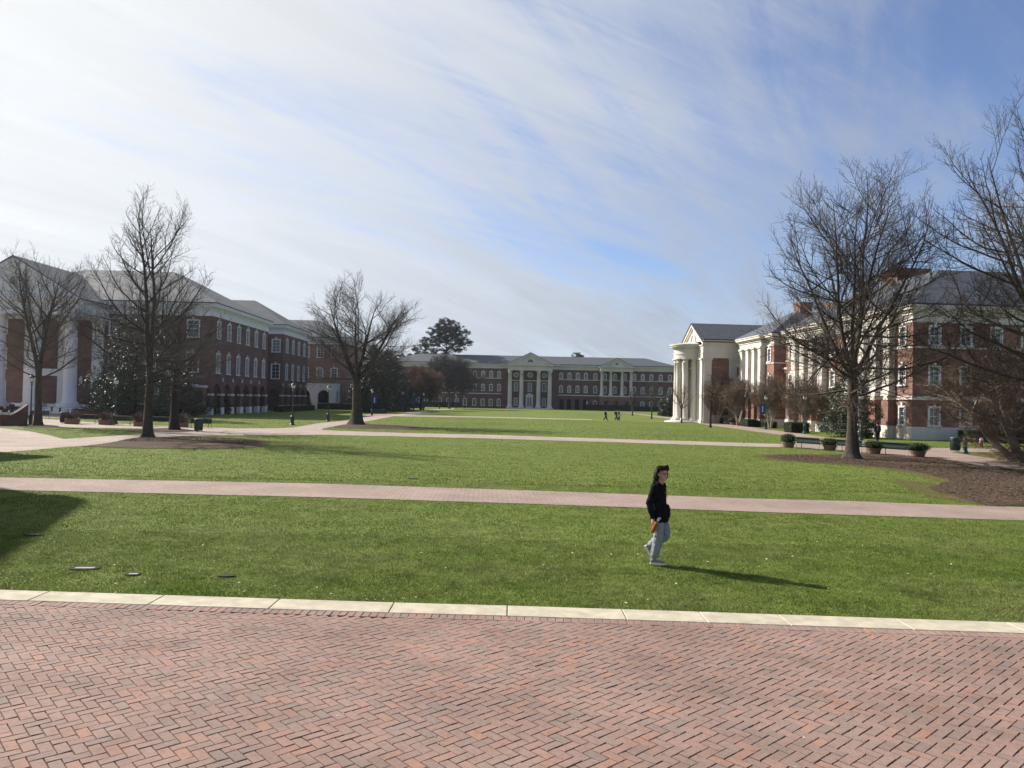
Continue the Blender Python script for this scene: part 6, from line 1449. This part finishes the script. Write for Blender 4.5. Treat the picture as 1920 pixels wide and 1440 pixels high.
def shoe(root, heel, toe, up, m=None):
    """heel and toe: points of the sole"""
    h, t = Vector(heel), Vector(toe); f = (t - h).normalized(); u = (Vector(up) - f * Vector(up).dot(f)).normalized(); s = f.cross(u); L_ = (t - h).length
    mb = MB(); rows = [(0.0, .030, .060, .082), (.10, .037, .070, .090), (.28, .037, .075, .085), (.45, .040, .062, .066), (.65, .047, .048, .050), (.85, .043, .040, .040), (1.0, .022, .028, .026)]
    rg_ = []
    for a, w_, hh, _ in rows: rg_.append((h + f * L_ * a + u * (.02 + hh / 2), s * w_, u * hh * .55))
    loft(mb, rg_, 14); o = mb.build('shoe', m or M['shoe'], root, world=False, smooth=True)
    mb = MB(); prof = [(-.012, .028), (.04, .040), (.3, .039), (.55, .046), (.75, .052), (.92, .042), (1.03, .018)]
    v = []; 
    for a, w_ in prof: v += [h + f * L_ * a - s * w_, h + f * L_ * a + s * w_]
    v2 = [p + u * .034 for p in v]; n = len(prof); b = 2 * n; f_ = []
    for i in range(n - 1):
        a0 = 2 * i; f_ += [(a0, a0 + 2, a0 + 3, a0 + 1), (b + a0, b + a0 + 1, b + a0 + 3, b + a0 + 2), (a0, b + a0, b + a0 + 2, a0 + 2), (a0 + 1, a0 + 3, b + a0 + 3, b + a0 + 1)]
    f_ += [(0, 1, b + 1, b), (b - 2, 2 * b - 2, 2 * b - 1, b - 1)]
    mb.add(v + v2, f_); mb.build('sole', M['sole'], o, world=False)
    return o
def head(mb, c, f, hh=.245):
    """c: centre of the head, f: facing direction; skull, jaw, nose, brow, ears, lips"""
    f = Vector((f[0], f[1], 0)).normalized(); l = Vector((-f.y, f.x, 0)); c = Vector(c); s = hh / .235
    at = lambda a, b, z: c + f * a * s + l * b * s + Z * z * s
    mb.ball(at(-.012, 0, .025), (.001, .001, .001), 6, 4)
    loft(mb, [(at(-.01, 0, .118), f * .02, l * .02), (at(-.01, 0, .108), f * .058, l * .048), (at(-.012, 0, .080), f * .086, l * .070), (at(-.010, 0, .045), f * .097, l * .077), (at(-.006, 0, .005), f * .097, l * .076), (at(.0, 0, -.03), f * .090, l * .071), (at(.012, 0, -.065), f * .076, l * .060), (at(.026, 0, -.092), f * .056, l * .047), (at(.038, 0, -.112), f * .036, l * .030), (at(.042, 0, -.120), f * .016, l * .014)], 18)
    # nose, brow, lips, chin
    loft(mb, [(at(.088, 0, .022), f * .010, l * .010), (at(.100, 0, -.005), f * .013, l * .012), (at(.110, 0, -.026), f * .015, l * .017), (at(.098, 0, -.038), f * .012, l * .018)], 8)
    for sg in (-1, 1):
        mb.tube([at(.080, sg * .012, .030), at(.083, sg * .034, .034), at(.066, sg * .058, .026)], [.011, .010, .008], 6)
        mb.tube([at(.060, sg * .055, -.022), at(.05, sg * .058, -.03)], [.016, .012], 6)
        mb.ball(at(-.008, sg * .080, -.008), (.018, .010, .030), 8, 6)
        mb.tube([at(.082, 0, -.060), at(.078, sg * .014, -.060), at(.066, sg * .025, -.061)], [.008, .007, .004], 6)
        mb.tube([at(.080, 0, -.072), at(.075, sg * .012, -.072), at(.064, sg * .022, -.069)], [.009, .008, .004], 6)
    mb.ball(at(.070, 0, -.103), (.018, .022, .015), 8, 6)
    return at
def eyes(root, at, s=1.0):
    mb = MB()
    for sg in (-1, 1): mb.ball(at(.079, sg * .031, .008), (.011, .013, .008), 10, 6)
    mb.build('eye', M['white'], root, world=False, smooth=True)
    mb = MB()
    for sg in (-1, 1): mb.ball(at(.0885, sg * .031, .008), (.004, .0055, .006), 8, 6)
    mb.build('iris', M['hair'], root, world=False, smooth=True)
def walker(label, loc, rz, J, top_m, leg_m, hair_m, seed=1, group=None, hood=False, detail=False, vox=.012, ff=25, hf=38, hair_len=.0, shoe_m=None, skirt=0.0):
    """J: joint positions in the figure's own frame (x forward in the picture, -y to the viewer)"""
    rg = np.random.default_rng(seed); root = empty('person', loc, rz, label, 'person', group)
    V_ = lambda k: Vector(J[k]); f = Vector((math.cos(R(ff)), -math.sin(R(ff)), 0)); l = Vector((math.sin(R(ff)), math.cos(R(ff)), 0))
    fh = Vector((math.cos(R(hf)), -math.sin(R(hf)), 0))
    ch, pe, nk = V_('chest'), V_('pelvis'), V_('neck')
    # body: one continuous skin from head to feet
    mb = MB(); at = head(mb, V_('head'), fh)
    limb(mb, [nk - Z * .06, nk, V_('head') - Z * .06 - fh * .015], [.062, .054, .054])
    loft(mb, [(nk - Z * .05, f * .06, l * .10), (ch + Z * .06, f * .095, l * .155), (ch, f * .105, l * .15), (ch.lerp(pe, .55), f * .09, l * .13), (pe, f * .10, l * .145), (pe - Z * .1, f * .08, l * .13)], 16)
    for sd in ('n', 'f'):
        limb(mb, [V_('sh' + sd), V_('el' + sd), V_('wr' + sd)], [.050, .040, .027]); limb(mb, [V_('hip' + sd), V_('kn' + sd), V_('an' + sd)], [.078, .053, .036])
        d = V_('wr' + sd) - V_('el' + sd); hand(mb, V_('wr' + sd), J.get('hd' + sd, d), J.get('pn' + sd, l * (1 if sd == 'n' else -1)), J.get('curl' + sd, .5))
        h_, t_ = V_('he' + sd), V_('to' + sd); limb(mb, [V_('an' + sd), h_.lerp(t_, .22) + (V_('an' + sd) - h_.lerp(t_, .2)).normalized() * .045, h_.lerp(t_, .7) + (V_('an' + sd) - h_).normalized() * .03], [.036, .034, .026])
    fuse(mb.build('body', M['skin'], root, world=False), .0062 if detail else .011, 3, .4)
    eyes(root, at)
    # top
    mb = MB(); cl = pe - Z * J.get('hem', .05)
    loft(mb, [(nk - Z * .02 - f * .01, f * .066, l * .075), (nk - Z * .05, f * .085, l * .12), (ch + Z * .10, f * .118, l * .185), (ch, f * .135, l * .19), (ch.lerp(pe, .5) + f * .005, f * .138, l * .180), (pe + Z * .05 + f * .008, f * .158, l * .212), (pe - Z * .04 + f * .008, f * .164, l * .220), (cl + Z * .03 + f * .008, f * .162, l * .220), (cl, f * .150, l * .205)], 20)
    if hood: 
        mb.tube([nk + f * .085 - Z * .035 + l * .02, nk + l * .085 + Z * .0, nk - f * .085 + l * .045 + Z * .035, nk - f * .10 + Z * .03, nk - f * .085 - l * .045 + Z * .035, nk - l * .085 + Z * .0, nk + f * .085 - Z * .035 - l * .02], [.018, .032, .045, .05, .045, .032, .018], 10)
        loft(mb, [(nk - f * .09 + Z * .04, f * .03, l * .07), (nk - f * .125 - Z * .02, f * .04, l * .09), (nk - f * .14 - Z * .10, f * .035, l * .075), (nk - f * .125 - Z * .15, f * .02, l * .04)], 12)
        pk = ch.lerp(pe, .80) + f * .140 + l * .02; loft(mb, [(pk + Z * .12, f * .025, l * .10), (pk + Z * .05, f * .045, l * .14), (pk - Z * .06, f * .055, l * .16), (pk - Z * .13, f * .03, l * .15)], 12)
    for sd in ('n', 'f'):
        a, b, c = V_('sh' + sd), V_('el' + sd), V_('wr' + sd); limb(mb, [a, b, b.lerp(c, .86)], [.078, .067, .053]); limb(mb, [b.lerp(c, .84), b.lerp(c, .95)], [.050, .043])
        for q in range(5): mb.ball(b.lerp(c, .15 + .13 * q) + Vector((rg.normal(0, .007), rg.normal(0, .007), 0)), .060 - .003 * q, 8, 6)
    o_ = fuse(mb.build('hoodie' if hood else 'jacket', top_m, root, world=False), vox, 4, .5)
    if detail: folds(o_, .11, .028)
    # trousers
    mb = MB(); loft(mb, [(pe + Z * .03, f * .09, l * .13), (pe, f * .115, l * .15), (pe - Z * .07, f * .12, l * .155), (pe - Z * .13, f * .085, l * .12)], 18)
    for sd in ('n', 'f'):
        a, b, c = V_('hip' + sd), V_('kn' + sd), V_('an' + sd); limb(mb, [a - Z * .03, a.lerp(b, .5), b, b.lerp(c, .45), c + (b - c).normalized() * .06, c + (b - c).normalized() * .015], [.098, .110, .098, .092, .078, .056], 14)
        for q in range(7):
            t = .55 + .45 * q / 6; p = b.lerp(c, t - .2) if q else b; mb.ball(p + Vector((rg.normal(0, .012), rg.normal(0, .012), 0)), .07 - .016 * t, 9, 6)
    o_ = fuse(mb.build('trousers', leg_m, root, world=False), vox, 4, .5)
    if detail: folds(o_, .10, .034)
    for sd in ('n', 'f'): shoe(root, V_('he' + sd), V_('to' + sd), V_('an' + sd) - V_('he' + sd) + Z * .05, shoe_m)
    # hair: cap and curved locks
    mb = MB(); c = V_('head'); lh = Vector((-fh.y, fh.x, 0))
    n = 230 if detail else 60
    capr = []
    loft(mb, [(at(-.02, 0, .126), fh * .035, lh * .035), (at(-.02, 0, .112), fh * .080, lh * .066), (at(-.026, 0, .082), fh * .094, lh * .086), (at(-.038, 0, .045), fh * .086, lh * .089), (at(-.050, 0, .0), fh * .070, lh * .085), (at(-.056, 0, -.045), fh * .055, lh * .07), (at(-.055, 0, -.07 - hair_len), fh * .035, lh * .05)], 18)
    for i in range(n):
        a = rg.uniform(-PI, PI); front = abs(a) < .8
        s0 = at(-.02 + .05 * math.cos(a) * rg.uniform(.1, .9), .05 * math.sin(a) * rg.uniform(.1, .9), .122)
        if abs(a) < 1.0 and rg.uniform() < .35: continue
        dn = -.03 - hair_len * 1.3 if abs(a) > 1.45 else .085
        e = at(-.035 + (.125 if abs(a) > 1.45 else .100) * math.cos(a), .112 * math.sin(a), rg.uniform(dn - .05, dn + .04)); mid_ = (s0 + e) / 2 + (Vector((fh.x * math.cos(a) + lh.x * math.sin(a), fh.y * math.cos(a) + lh.y * math.sin(a), .5))) * .045
        w1 = mid_.lerp(e, .5) + Vector(rg.normal(0, .009 if abs(a) > 1.2 else .004, 3)); mb.tube([s0, s0.lerp(mid_, .6), mid_, w1, e + Vector(rg.normal(0, .016 if abs(a) > 1.2 else .006, 3))], [.010, .013, .014, .012, .003], 5)
    for i in range(70 if detail else 0):
        a = rg.uniform(-PI, PI); el = rg.uniform(.25, 1.5) if abs(a) < 1.3 else rg.uniform(-.5, 1.5)
        mb.ball(at(-.025 + .098 * math.cos(a) * math.cos(el), .092 * math.sin(a) * math.cos(el), .03 + .098 * math.sin(el)), tuple(rg.uniform(.012, .024, 3)), 7, 5)
    mb.build('hair', hair_m, root, world=False, smooth=True)
    return root, at, fh, lh
# the walker on the near lawn
J = dict(head=(.082, -.02, 1.655), neck=(.045, .0, 1.475), chest=(.005, .0, 1.30), pelvis=(.035, 0, .90), hem=.13,
         shn=(-.055, -.155, 1.405), eln=(-.150, -.215, 1.115), wrn=(-.075, -.235, .865), hdn=(.02, -.02, -1), pnn=(.55, .75, 0), curln=.85,
         shf=(.085, .165, 1.41), elf=(.060, .235, 1.13), wrf=(.165, .100, .965), hdf=(.5, -.8, -.25), pnf=(-.3, -.7, .2), curlf=.5,
         hipn=(.02, -.085, .87), knn=(.022, -.095, .49), ann=(-.055, -.085, .100), hen=(-.115, -.085, .012), ton=(.145, -.125, .012),
         hipf=(.055, .09, .87), knf=(.165, .080, .515), anf=(-.135, .095, .315), hef=(-.225, .10, .300), tof=(-.105, .085, .075))
fp = gp(1231, 1059)
wk_rz = -math.atan2(fp.x, fp.y)
root, at, fh, lh = walker('young man in black hoodie and grey sweatpants striding across the near lawn', (fp.x, fp.y, .018), wk_rz, J, M['hoodie'], M['sweat'], M['hair'], 3, None, True, True, .0095, 25, 52, .035)
mb = MB()
for sg in (-1, 1):
    k = 12; mb.tube([at(.1 + .0, sg * .033 + .025 * math.cos(2 * PI * i / k), .006 + .019 * math.sin(2 * PI * i / k)) for i in range(k + 1)], .0034, 6); mb.tube([at(.1, sg * .058, .012), at(.04, sg * .080, .014), at(-.01, sg * .082, .012)], .003, 5)
mb.tube([at(.102, -.009, .010), at(.106, 0, .013), at(.102, .009, .010)], .003, 5); mb.build('glasses', M['black_metal'], root, world=False)
mb = MB(); mb.ball(at(.012, -.088, -.012), (.009, .009, .010), 8, 6); mb.tube([at(.014, -.090, -.012), at(.02, -.088, -.040)], .0045, 6); mb.build('earbud', M['white'], root, world=False, smooth=True)
mb = MB(); fb = Vector((math.cos(R(25)), -math.sin(R(25)), 0)); q = Vector((.125, -.02, 1.40)); mb.tube([q, q + fb * .03 - Z * .05, q + fb * .045 - Z * .12, q + fb * .05 - Z * .19], .0045, 6); mb.build('drawstring', M['hoodie'], root, world=False)
# bottle in the near hand
mw = Matrix.Translation((fp.x, fp.y, .018)) @ Matrix.Rotation(wk_rz, 4, 'Z')
r = empty('water_bottle', mw @ Vector((-.035, -.262, .735)), 0, 'amber water bottle with a pale cap held by the young man', 'bottle')
ax = Vector((.125, 0, .265)).normalized(); ax = (Matrix.Rotation(wk_rz, 4, 'Z') @ ax); qr = Z.rotation_difference(ax).to_matrix().to_4x4()
def rot_mb(mb): mb.v = [tuple(qr @ Vector(p)) for p in mb.v]; return mb
mb = MB(); mb.lathe([(.028, -.135), (.036, -.130), (.037, -.10), (.037, .04), (.034, .065), (.022, .09), (.019, .105)], 18); rot_mb(mb).build('flask', M['amber'], r, world=False, smooth=False)
mb = MB(); mb.lathe([(.021, .100), (.024, .105), (.024, .145), (.018, .155)], 14); mb.tube([(.02, 0, .14), (.035, 0, .155), (.02, 0, .172), (-.01, 0, .165)], .006, 6); rot_mb(mb).build('cap', M['cap'], r, world=False)

def stride(k=1.0, ph=0):
    """generic walking figure, heading +x"""
    return dict(head=(.03, 0, 1.64), neck=(.01, 0, 1.465), chest=(0, 0, 1.29), pelvis=(0, 0, .92), hem=.06,
                shn=(-.01, -.185, 1.40), eln=(-.10 * k, -.225, 1.13), wrn=(.0, -.215, .90), shf=(.01, .185, 1.40), elf=(.05 * k, .225, 1.13), wrf=(.20 * k, .20, .95),
                hipn=(0, -.09, .90), knn=(.12 * k, -.09, .50), ann=(.22 * k, -.09, .11), hen=(.19 * k, -.09, .02), ton=(.44 * k, -.10, .03),
                hipf=(0, .09, .90), knf=(.0 - .03 * k, .09, .50), anf=(-.28 * k, .09, .16), hef=(-.36 * k, .09, .13), tof=(-.14 * k, .09, .015))
pg = 'walkers on the far lawn'
p = Vector(g0(1135.5, 789)); walker('distant walker in dark clothes with a grey pack, striding right across the far lawn', p, -.05, stride(1.15), M['navy'], M['charcoal'], M['hair'], 5, None, False, False, .02, 10, 10)
def backpack(loc, rz, m, label):
    r = empty('backpack', loc, rz, label, 'backpack'); mb = MB(); mb.box((-.21, 0, 1.22), (.18, .30, .44)); bevel(mb.build('bag', m, r, world=False), .06, 3); mb = MB()
    mb.box((-.315, 0, 1.14), (.05, .22, .2)); bevel(mb.build('pocket', m, r, world=False), .02)
    mb = MB()
    for s in (-.1, .1): mb.tube([(-.13, s, 1.42), (-.02, s, 1.45), (.13, s, 1.36), (.14, s, 1.18), (-.12, s, 1.03)], .02, 6)
    mb.build('strap', m, r, world=False)
backpack(p, -.05, M['concrete'], 'grey backpack worn by the distant walker on the left')
p = Vector(g0(1155.5, 789)); walker('distant walker in dark jacket, middle of the three far figures', p, -.05, stride(.9), M['charcoal'], M['navy'], M['hair'], 6, None, False, False, .02, 10, 10)
backpack(p, -.05, M['charcoal'], 'dark backpack worn by the middle figure of the three')
p = Vector(g0(1159.5, 788.6)); walker('distant walker in dark top with a pale shirt front, last of the three far figures', p + Vector((0, -.5, 0)), -.3, stride(.6), M['charcoal'], M['charcoal'], M['hair'], 7, None, False, False, .02, 10, 10)
r = empty('tote_bag', p + Vector((.1, -.82, 0)), 0, 'pale bag carried by the last of the three far figures', 'bag'); mb = MB(); mb.box((0, 0, .85), (.3, .12, .38)); bevel(mb.build('bag', M['pale_cloth'], r, world=False), .03); mb = MB(); mb.tube([(-.1, 0, 1.03), (-.06, 0, 1.25), (.06, 0, 1.25), (.1, 0, 1.03)], .012, 5); mb.build('strap', M['pale_cloth'], r, world=False)
p = Vector(g0(1645, 830)); walker('person in dark clothes walking away past the magnolia of the long hall', p, PI / 2 + .15, stride(.55), M['navy'], M['navy'], M['hair'], 8, None, False, False, .02, 0, 0)
backpack(p, PI / 2 + .15, M['charcoal'], 'dark backpack on the person walking away by the magnolia')
Js = stride(.3); p = pdp(22, 770, 80); walker('person in dark clothes standing behind the curved planter wall', (p.x, 80, 0), -.4, Js, M['charcoal'], M['charcoal'], M['hair'], 9, None, False, False, .02, 0, 0)
p = pdp(9, 770, 76)
seat = dict(head=(.02, 0, 1.25), neck=(0, 0, 1.08), chest=(-.02, 0, .90), pelvis=(-.05, 0, .55), hem=.02, shn=(-.02, -.185, 1.02), eln=(-.02, -.22, .75), wrn=(.2, -.18, .66), shf=(-.02, .185, 1.02), elf=(-.02, .22, .75), wrf=(.2, .18, .66),
            hipn=(-.03, -.09, .53), knn=(.40, -.10, .52), ann=(.38, -.10, .10), hen=(.33, -.1, .01), ton=(.58, -.1, .01), hipf=(-.03, .09, .53), knf=(.40, .10, .52), anf=(.38, .10, .10), hef=(.33, .1, .01), tof=(.58, .1, .01))
walker('person with fair hair seated behind the curved planter wall', (p.x, 76, 0), -1.2, seat, M['charcoal'], M['navy'], M['blond'], 10, None, False, False, .02, 0, 0, .06)
r = empty('stool', (p.x, 76, 0), -1.2, 'low dark stool under the seated person behind the planter wall', 'stool'); mb = MB(); mb.box((-.03, 0, .42), (.42, .42, .05)); mb.build('seat', M['black_metal'], r, world=False)
for a in (-.18, .14):
    for b in (-.18, .18): mb = MB(); mb.tube([(a, b, 0), (a, b, .41)], .015, 5); mb.build('leg', M['black_metal'], r, world=False)
# ------------------------------------------------------------------ sun, sky, exposure
SUN_H = Vector((-2.34, 1.50, 0)).normalized(); SUN_EL = R(33.0)
sd = Vector((SUN_H.x * math.cos(SUN_EL), SUN_H.y * math.cos(SUN_EL), math.sin(SUN_EL)))
ld = bpy.data.lights.new('sun', 'SUN'); ld.energy = 5.0; ld.angle = R(0.6); ld.color = (1.0, .945, .86)
lo = bpy.data.objects.new('sun', ld); C.objects.link(lo); lo.rotation_euler = (-sd).to_track_quat('-Z', 'Y').to_euler(); lo.location = (-60, 40, 60)
W = bpy.data.worlds.new('World'); bpy.context.scene.world = W; W.use_nodes = True
nt = W.node_tree; N = nt.nodes; L = nt.links; N.clear()
def nd(t, **k):
    n = N.new(t)
    for a, b in k.items(): setattr(n, a, b)
    return n
def val(x): 
    return x
def math_(op, a, b=None, clamp=False):
    n = nd('ShaderNodeMath', operation=op); n.use_clamp = clamp
    for i, q in enumerate((a, b)):
        if q is None: continue
        if isinstance(q, (int, float)): n.inputs[i].default_value = q
        else: L.new(q, n.inputs[i])
    return n.outputs[0]
def mrange(x, a, b, c, d, smooth=True):
    n = nd('ShaderNodeMapRange'); n.interpolation_type = 'SMOOTHSTEP' if smooth else 'LINEAR'
    L.new(x, n.inputs[0])
    for i, q in enumerate((a, b, c, d)): n.inputs[i + 1].default_value = q
    return n.outputs[0]
out = nd('ShaderNodeOutputWorld')
sky = nd('ShaderNodeTexSky', sky_type='NISHITA'); sky.sun_disc = False; sky.sun_elevation = SUN_EL; sky.sun_rotation = math.atan2(sd.x, sd.y)
sky.air_density = 1.0; sky.dust_density = .3; sky.ozone_density = 3.0
bg = nd('ShaderNodeBackground'); bg.inputs[1].default_value = 0.078; tn = nd('ShaderNodeMix', data_type='RGBA', blend_type='MULTIPLY'); tn.inputs[0].default_value = 1; L.new(sky.outputs[0], tn.inputs[6]); tn.inputs[7].default_value = (.96, .92, 1.04, 1); L.new(tn.outputs[2], bg.inputs[0])
tc = nd('ShaderNodeTexCoord'); D = tc.outputs['Generated']
sep = nd('ShaderNodeSeparateXYZ'); L.new(D, sep.inputs[0])
zc = math_('MAXIMUM', sep.outputs[2], 0.0)
# cloud layer: the direction carried up to a flat high layer
den = math_('ADD', zc, 0.15)
cx_ = math_('DIVIDE', sep.outputs[0], den); cy_ = math_('DIVIDE', sep.outputs[1], den)
cmb = nd('ShaderNodeCombineXYZ'); L.new(cx_, cmb.inputs[0]); L.new(cy_, cmb.inputs[1])
def layer(ang, along, across, detail, rough, dist, off=(0, 0, 0)):
    """streaky noise: stretched along a compass direction"""
    mp = nd('ShaderNodeMapping', vector_type='TEXTURE'); L.new(cmb.outputs[0], mp.inputs[0]); mp.inputs['Rotation'].default_value = (0, 0, ang); mp.inputs['Scale'].default_value = (along, across, 1); mp.inputs['Location'].default_value = off
    nz = nd('ShaderNodeTexNoise'); nz.inputs['Scale'].default_value = 1.0; nz.inputs['Detail'].default_value = detail; nz.inputs['Roughness'].default_value = rough; nz.inputs['Distortion'].default_value = dist
    L.new(mp.outputs[0], nz.inputs['Vector']); return nz.outputs[0]
fine = layer(R(60), 1.5, .24, 12, .66, .9, (3.1, 1.2, 0))
wisp = layer(R(34), .8, .10, 12, .70, 1.2, (7.3, 2.9, 0))
wide = layer(R(48), 2.2, .8, 6, .52, .9, (1.7, 5.3, 0))
# how much of the sky is veiled: most to the left, towards the sun, and low down
sdn = nd('ShaderNodeVectorMath', operation='DOT_PRODUCT'); L.new(D, sdn.inputs[0]); sdn.inputs[1].default_value = sd
dots = sdn.outputs['Value']
veil = math_('ADD', mrange(dots, .15, .88, .08, 1.0, False), mrange(zc, .02, .30, .40, 0.0))
tex = math_('ADD', math_('ADD', math_('MULTIPLY', math_('SUBTRACT', fine, .5), 1.3), math_('MULTIPLY', math_('SUBTRACT', wisp, .5), .55)), math_('MULTIPLY', math_('SUBTRACT', wide, .5), 1.6))
# a long clear gap low in the cloud, ahead and to the right
gc = ray(1205, 492).normalized(); gu = (ray(1320, 530) - ray(1095, 458)).normalized(); gv = gc.cross(gu).normalized()
def dotv(v):
    n = nd('ShaderNodeVectorMath', operation='DOT_PRODUCT'); L.new(D, n.inputs[0]); n.inputs[1].default_value = v; return n.outputs['Value']
ga = math_('DIVIDE', math_('SUBTRACT', dotv(gu), gu.dot(gc)), .062); gb = math_('DIVIDE', math_('ADD', dotv(gv), math_('MULTIPLY', math_('SUBTRACT', wisp, .5), .02)), .011)
gap = math_('MULTIPLY', math_('EXPONENT', math_('MULTIPLY', math_('ADD', math_('POWER', math_('ABSOLUTE', ga), 2.0), math_('POWER', math_('ABSOLUTE', gb), 2.0)), -1.0)), math_('GREATER_THAN', dotv(gc), .5))
cov = math_('SUBTRACT', math_('ADD', tex, veil), math_('MULTIPLY', gap, .75))
mask = math_('MULTIPLY', mrange(cov, -.12, .95, 0.03, 1.0), .94)
# cloud light: brighter towards the sun
br = math_('ADD', mrange(dots, .30, 1.0, .29, .56, False), math_('MULTIPLY', math_('SUBTRACT', fine, .5), -.16))
colr = nd('ShaderNodeMix', data_type='RGBA'); L.new(mrange(dots, .3, .95, 0, 1, False), colr.inputs[0]); colr.inputs[6].default_value = (.86, .96, 1.15, 1); colr.inputs[7].default_value = (.99, 1.0, .98, 1)
bg2 = nd('ShaderNodeBackground'); L.new(colr.outputs[2], bg2.inputs[0]); L.new(br, bg2.inputs[1])
ms = nd('ShaderNodeMixShader'); L.new(mask, ms.inputs[0]); L.new(bg.outputs[0], ms.inputs[1]); L.new(bg2.outputs[0], ms.inputs[2]); L.new(ms.outputs[0], out.inputs[0])

sc = bpy.context.scene
sc.render.engine = 'CYCLES'; sc.view_settings.view_transform = 'Standard'; sc.view_settings.look = 'None'; sc.view_settings.gamma = 1; sc.view_settings.exposure = 0.85
sc.cycles.max_bounces = 6; sc.cycles.diffuse_bounces = 3; sc.cycles.glossy_bounces = 2; sc.cycles.transmission_bounces = 3; sc.cycles.transparent_max_bounces = 6
sc.cycles.use_adaptive_sampling = True; sc.cycles.adaptive_threshold = 0.015; sc.cycles.use_denoising = True; sc.cycles.denoiser = 'OPENIMAGEDENOISE'; sc.cycles.denoising_input_passes = 'RGB_ALBEDO_NORMAL'; sc.cycles.denoising_prefilter = 'ACCURATE'; sc.cycles.volume_bounces = 0

# the damp winter air between here and the far hall
hm = bpy.data.materials.new('haze'); hm.use_nodes = True; n_ = hm.node_tree.nodes; n_.clear()
vo = n_.new('ShaderNodeVolumePrincipled'); vo.inputs['Color'].default_value = (.86, .92, 1.0, 1); vo.inputs['Density'].default_value = 0.00014; vo.inputs['Anisotropy'].default_value = .72
mo = n_.new('ShaderNodeOutputMaterial'); hm.node_tree.links.new(vo.outputs[0], mo.inputs['Volume'])
mb = MB(); mb.box((0, 350, 19), (1860, 1160, 40)); tag(mb.build('haze', hm), kind='stuff')
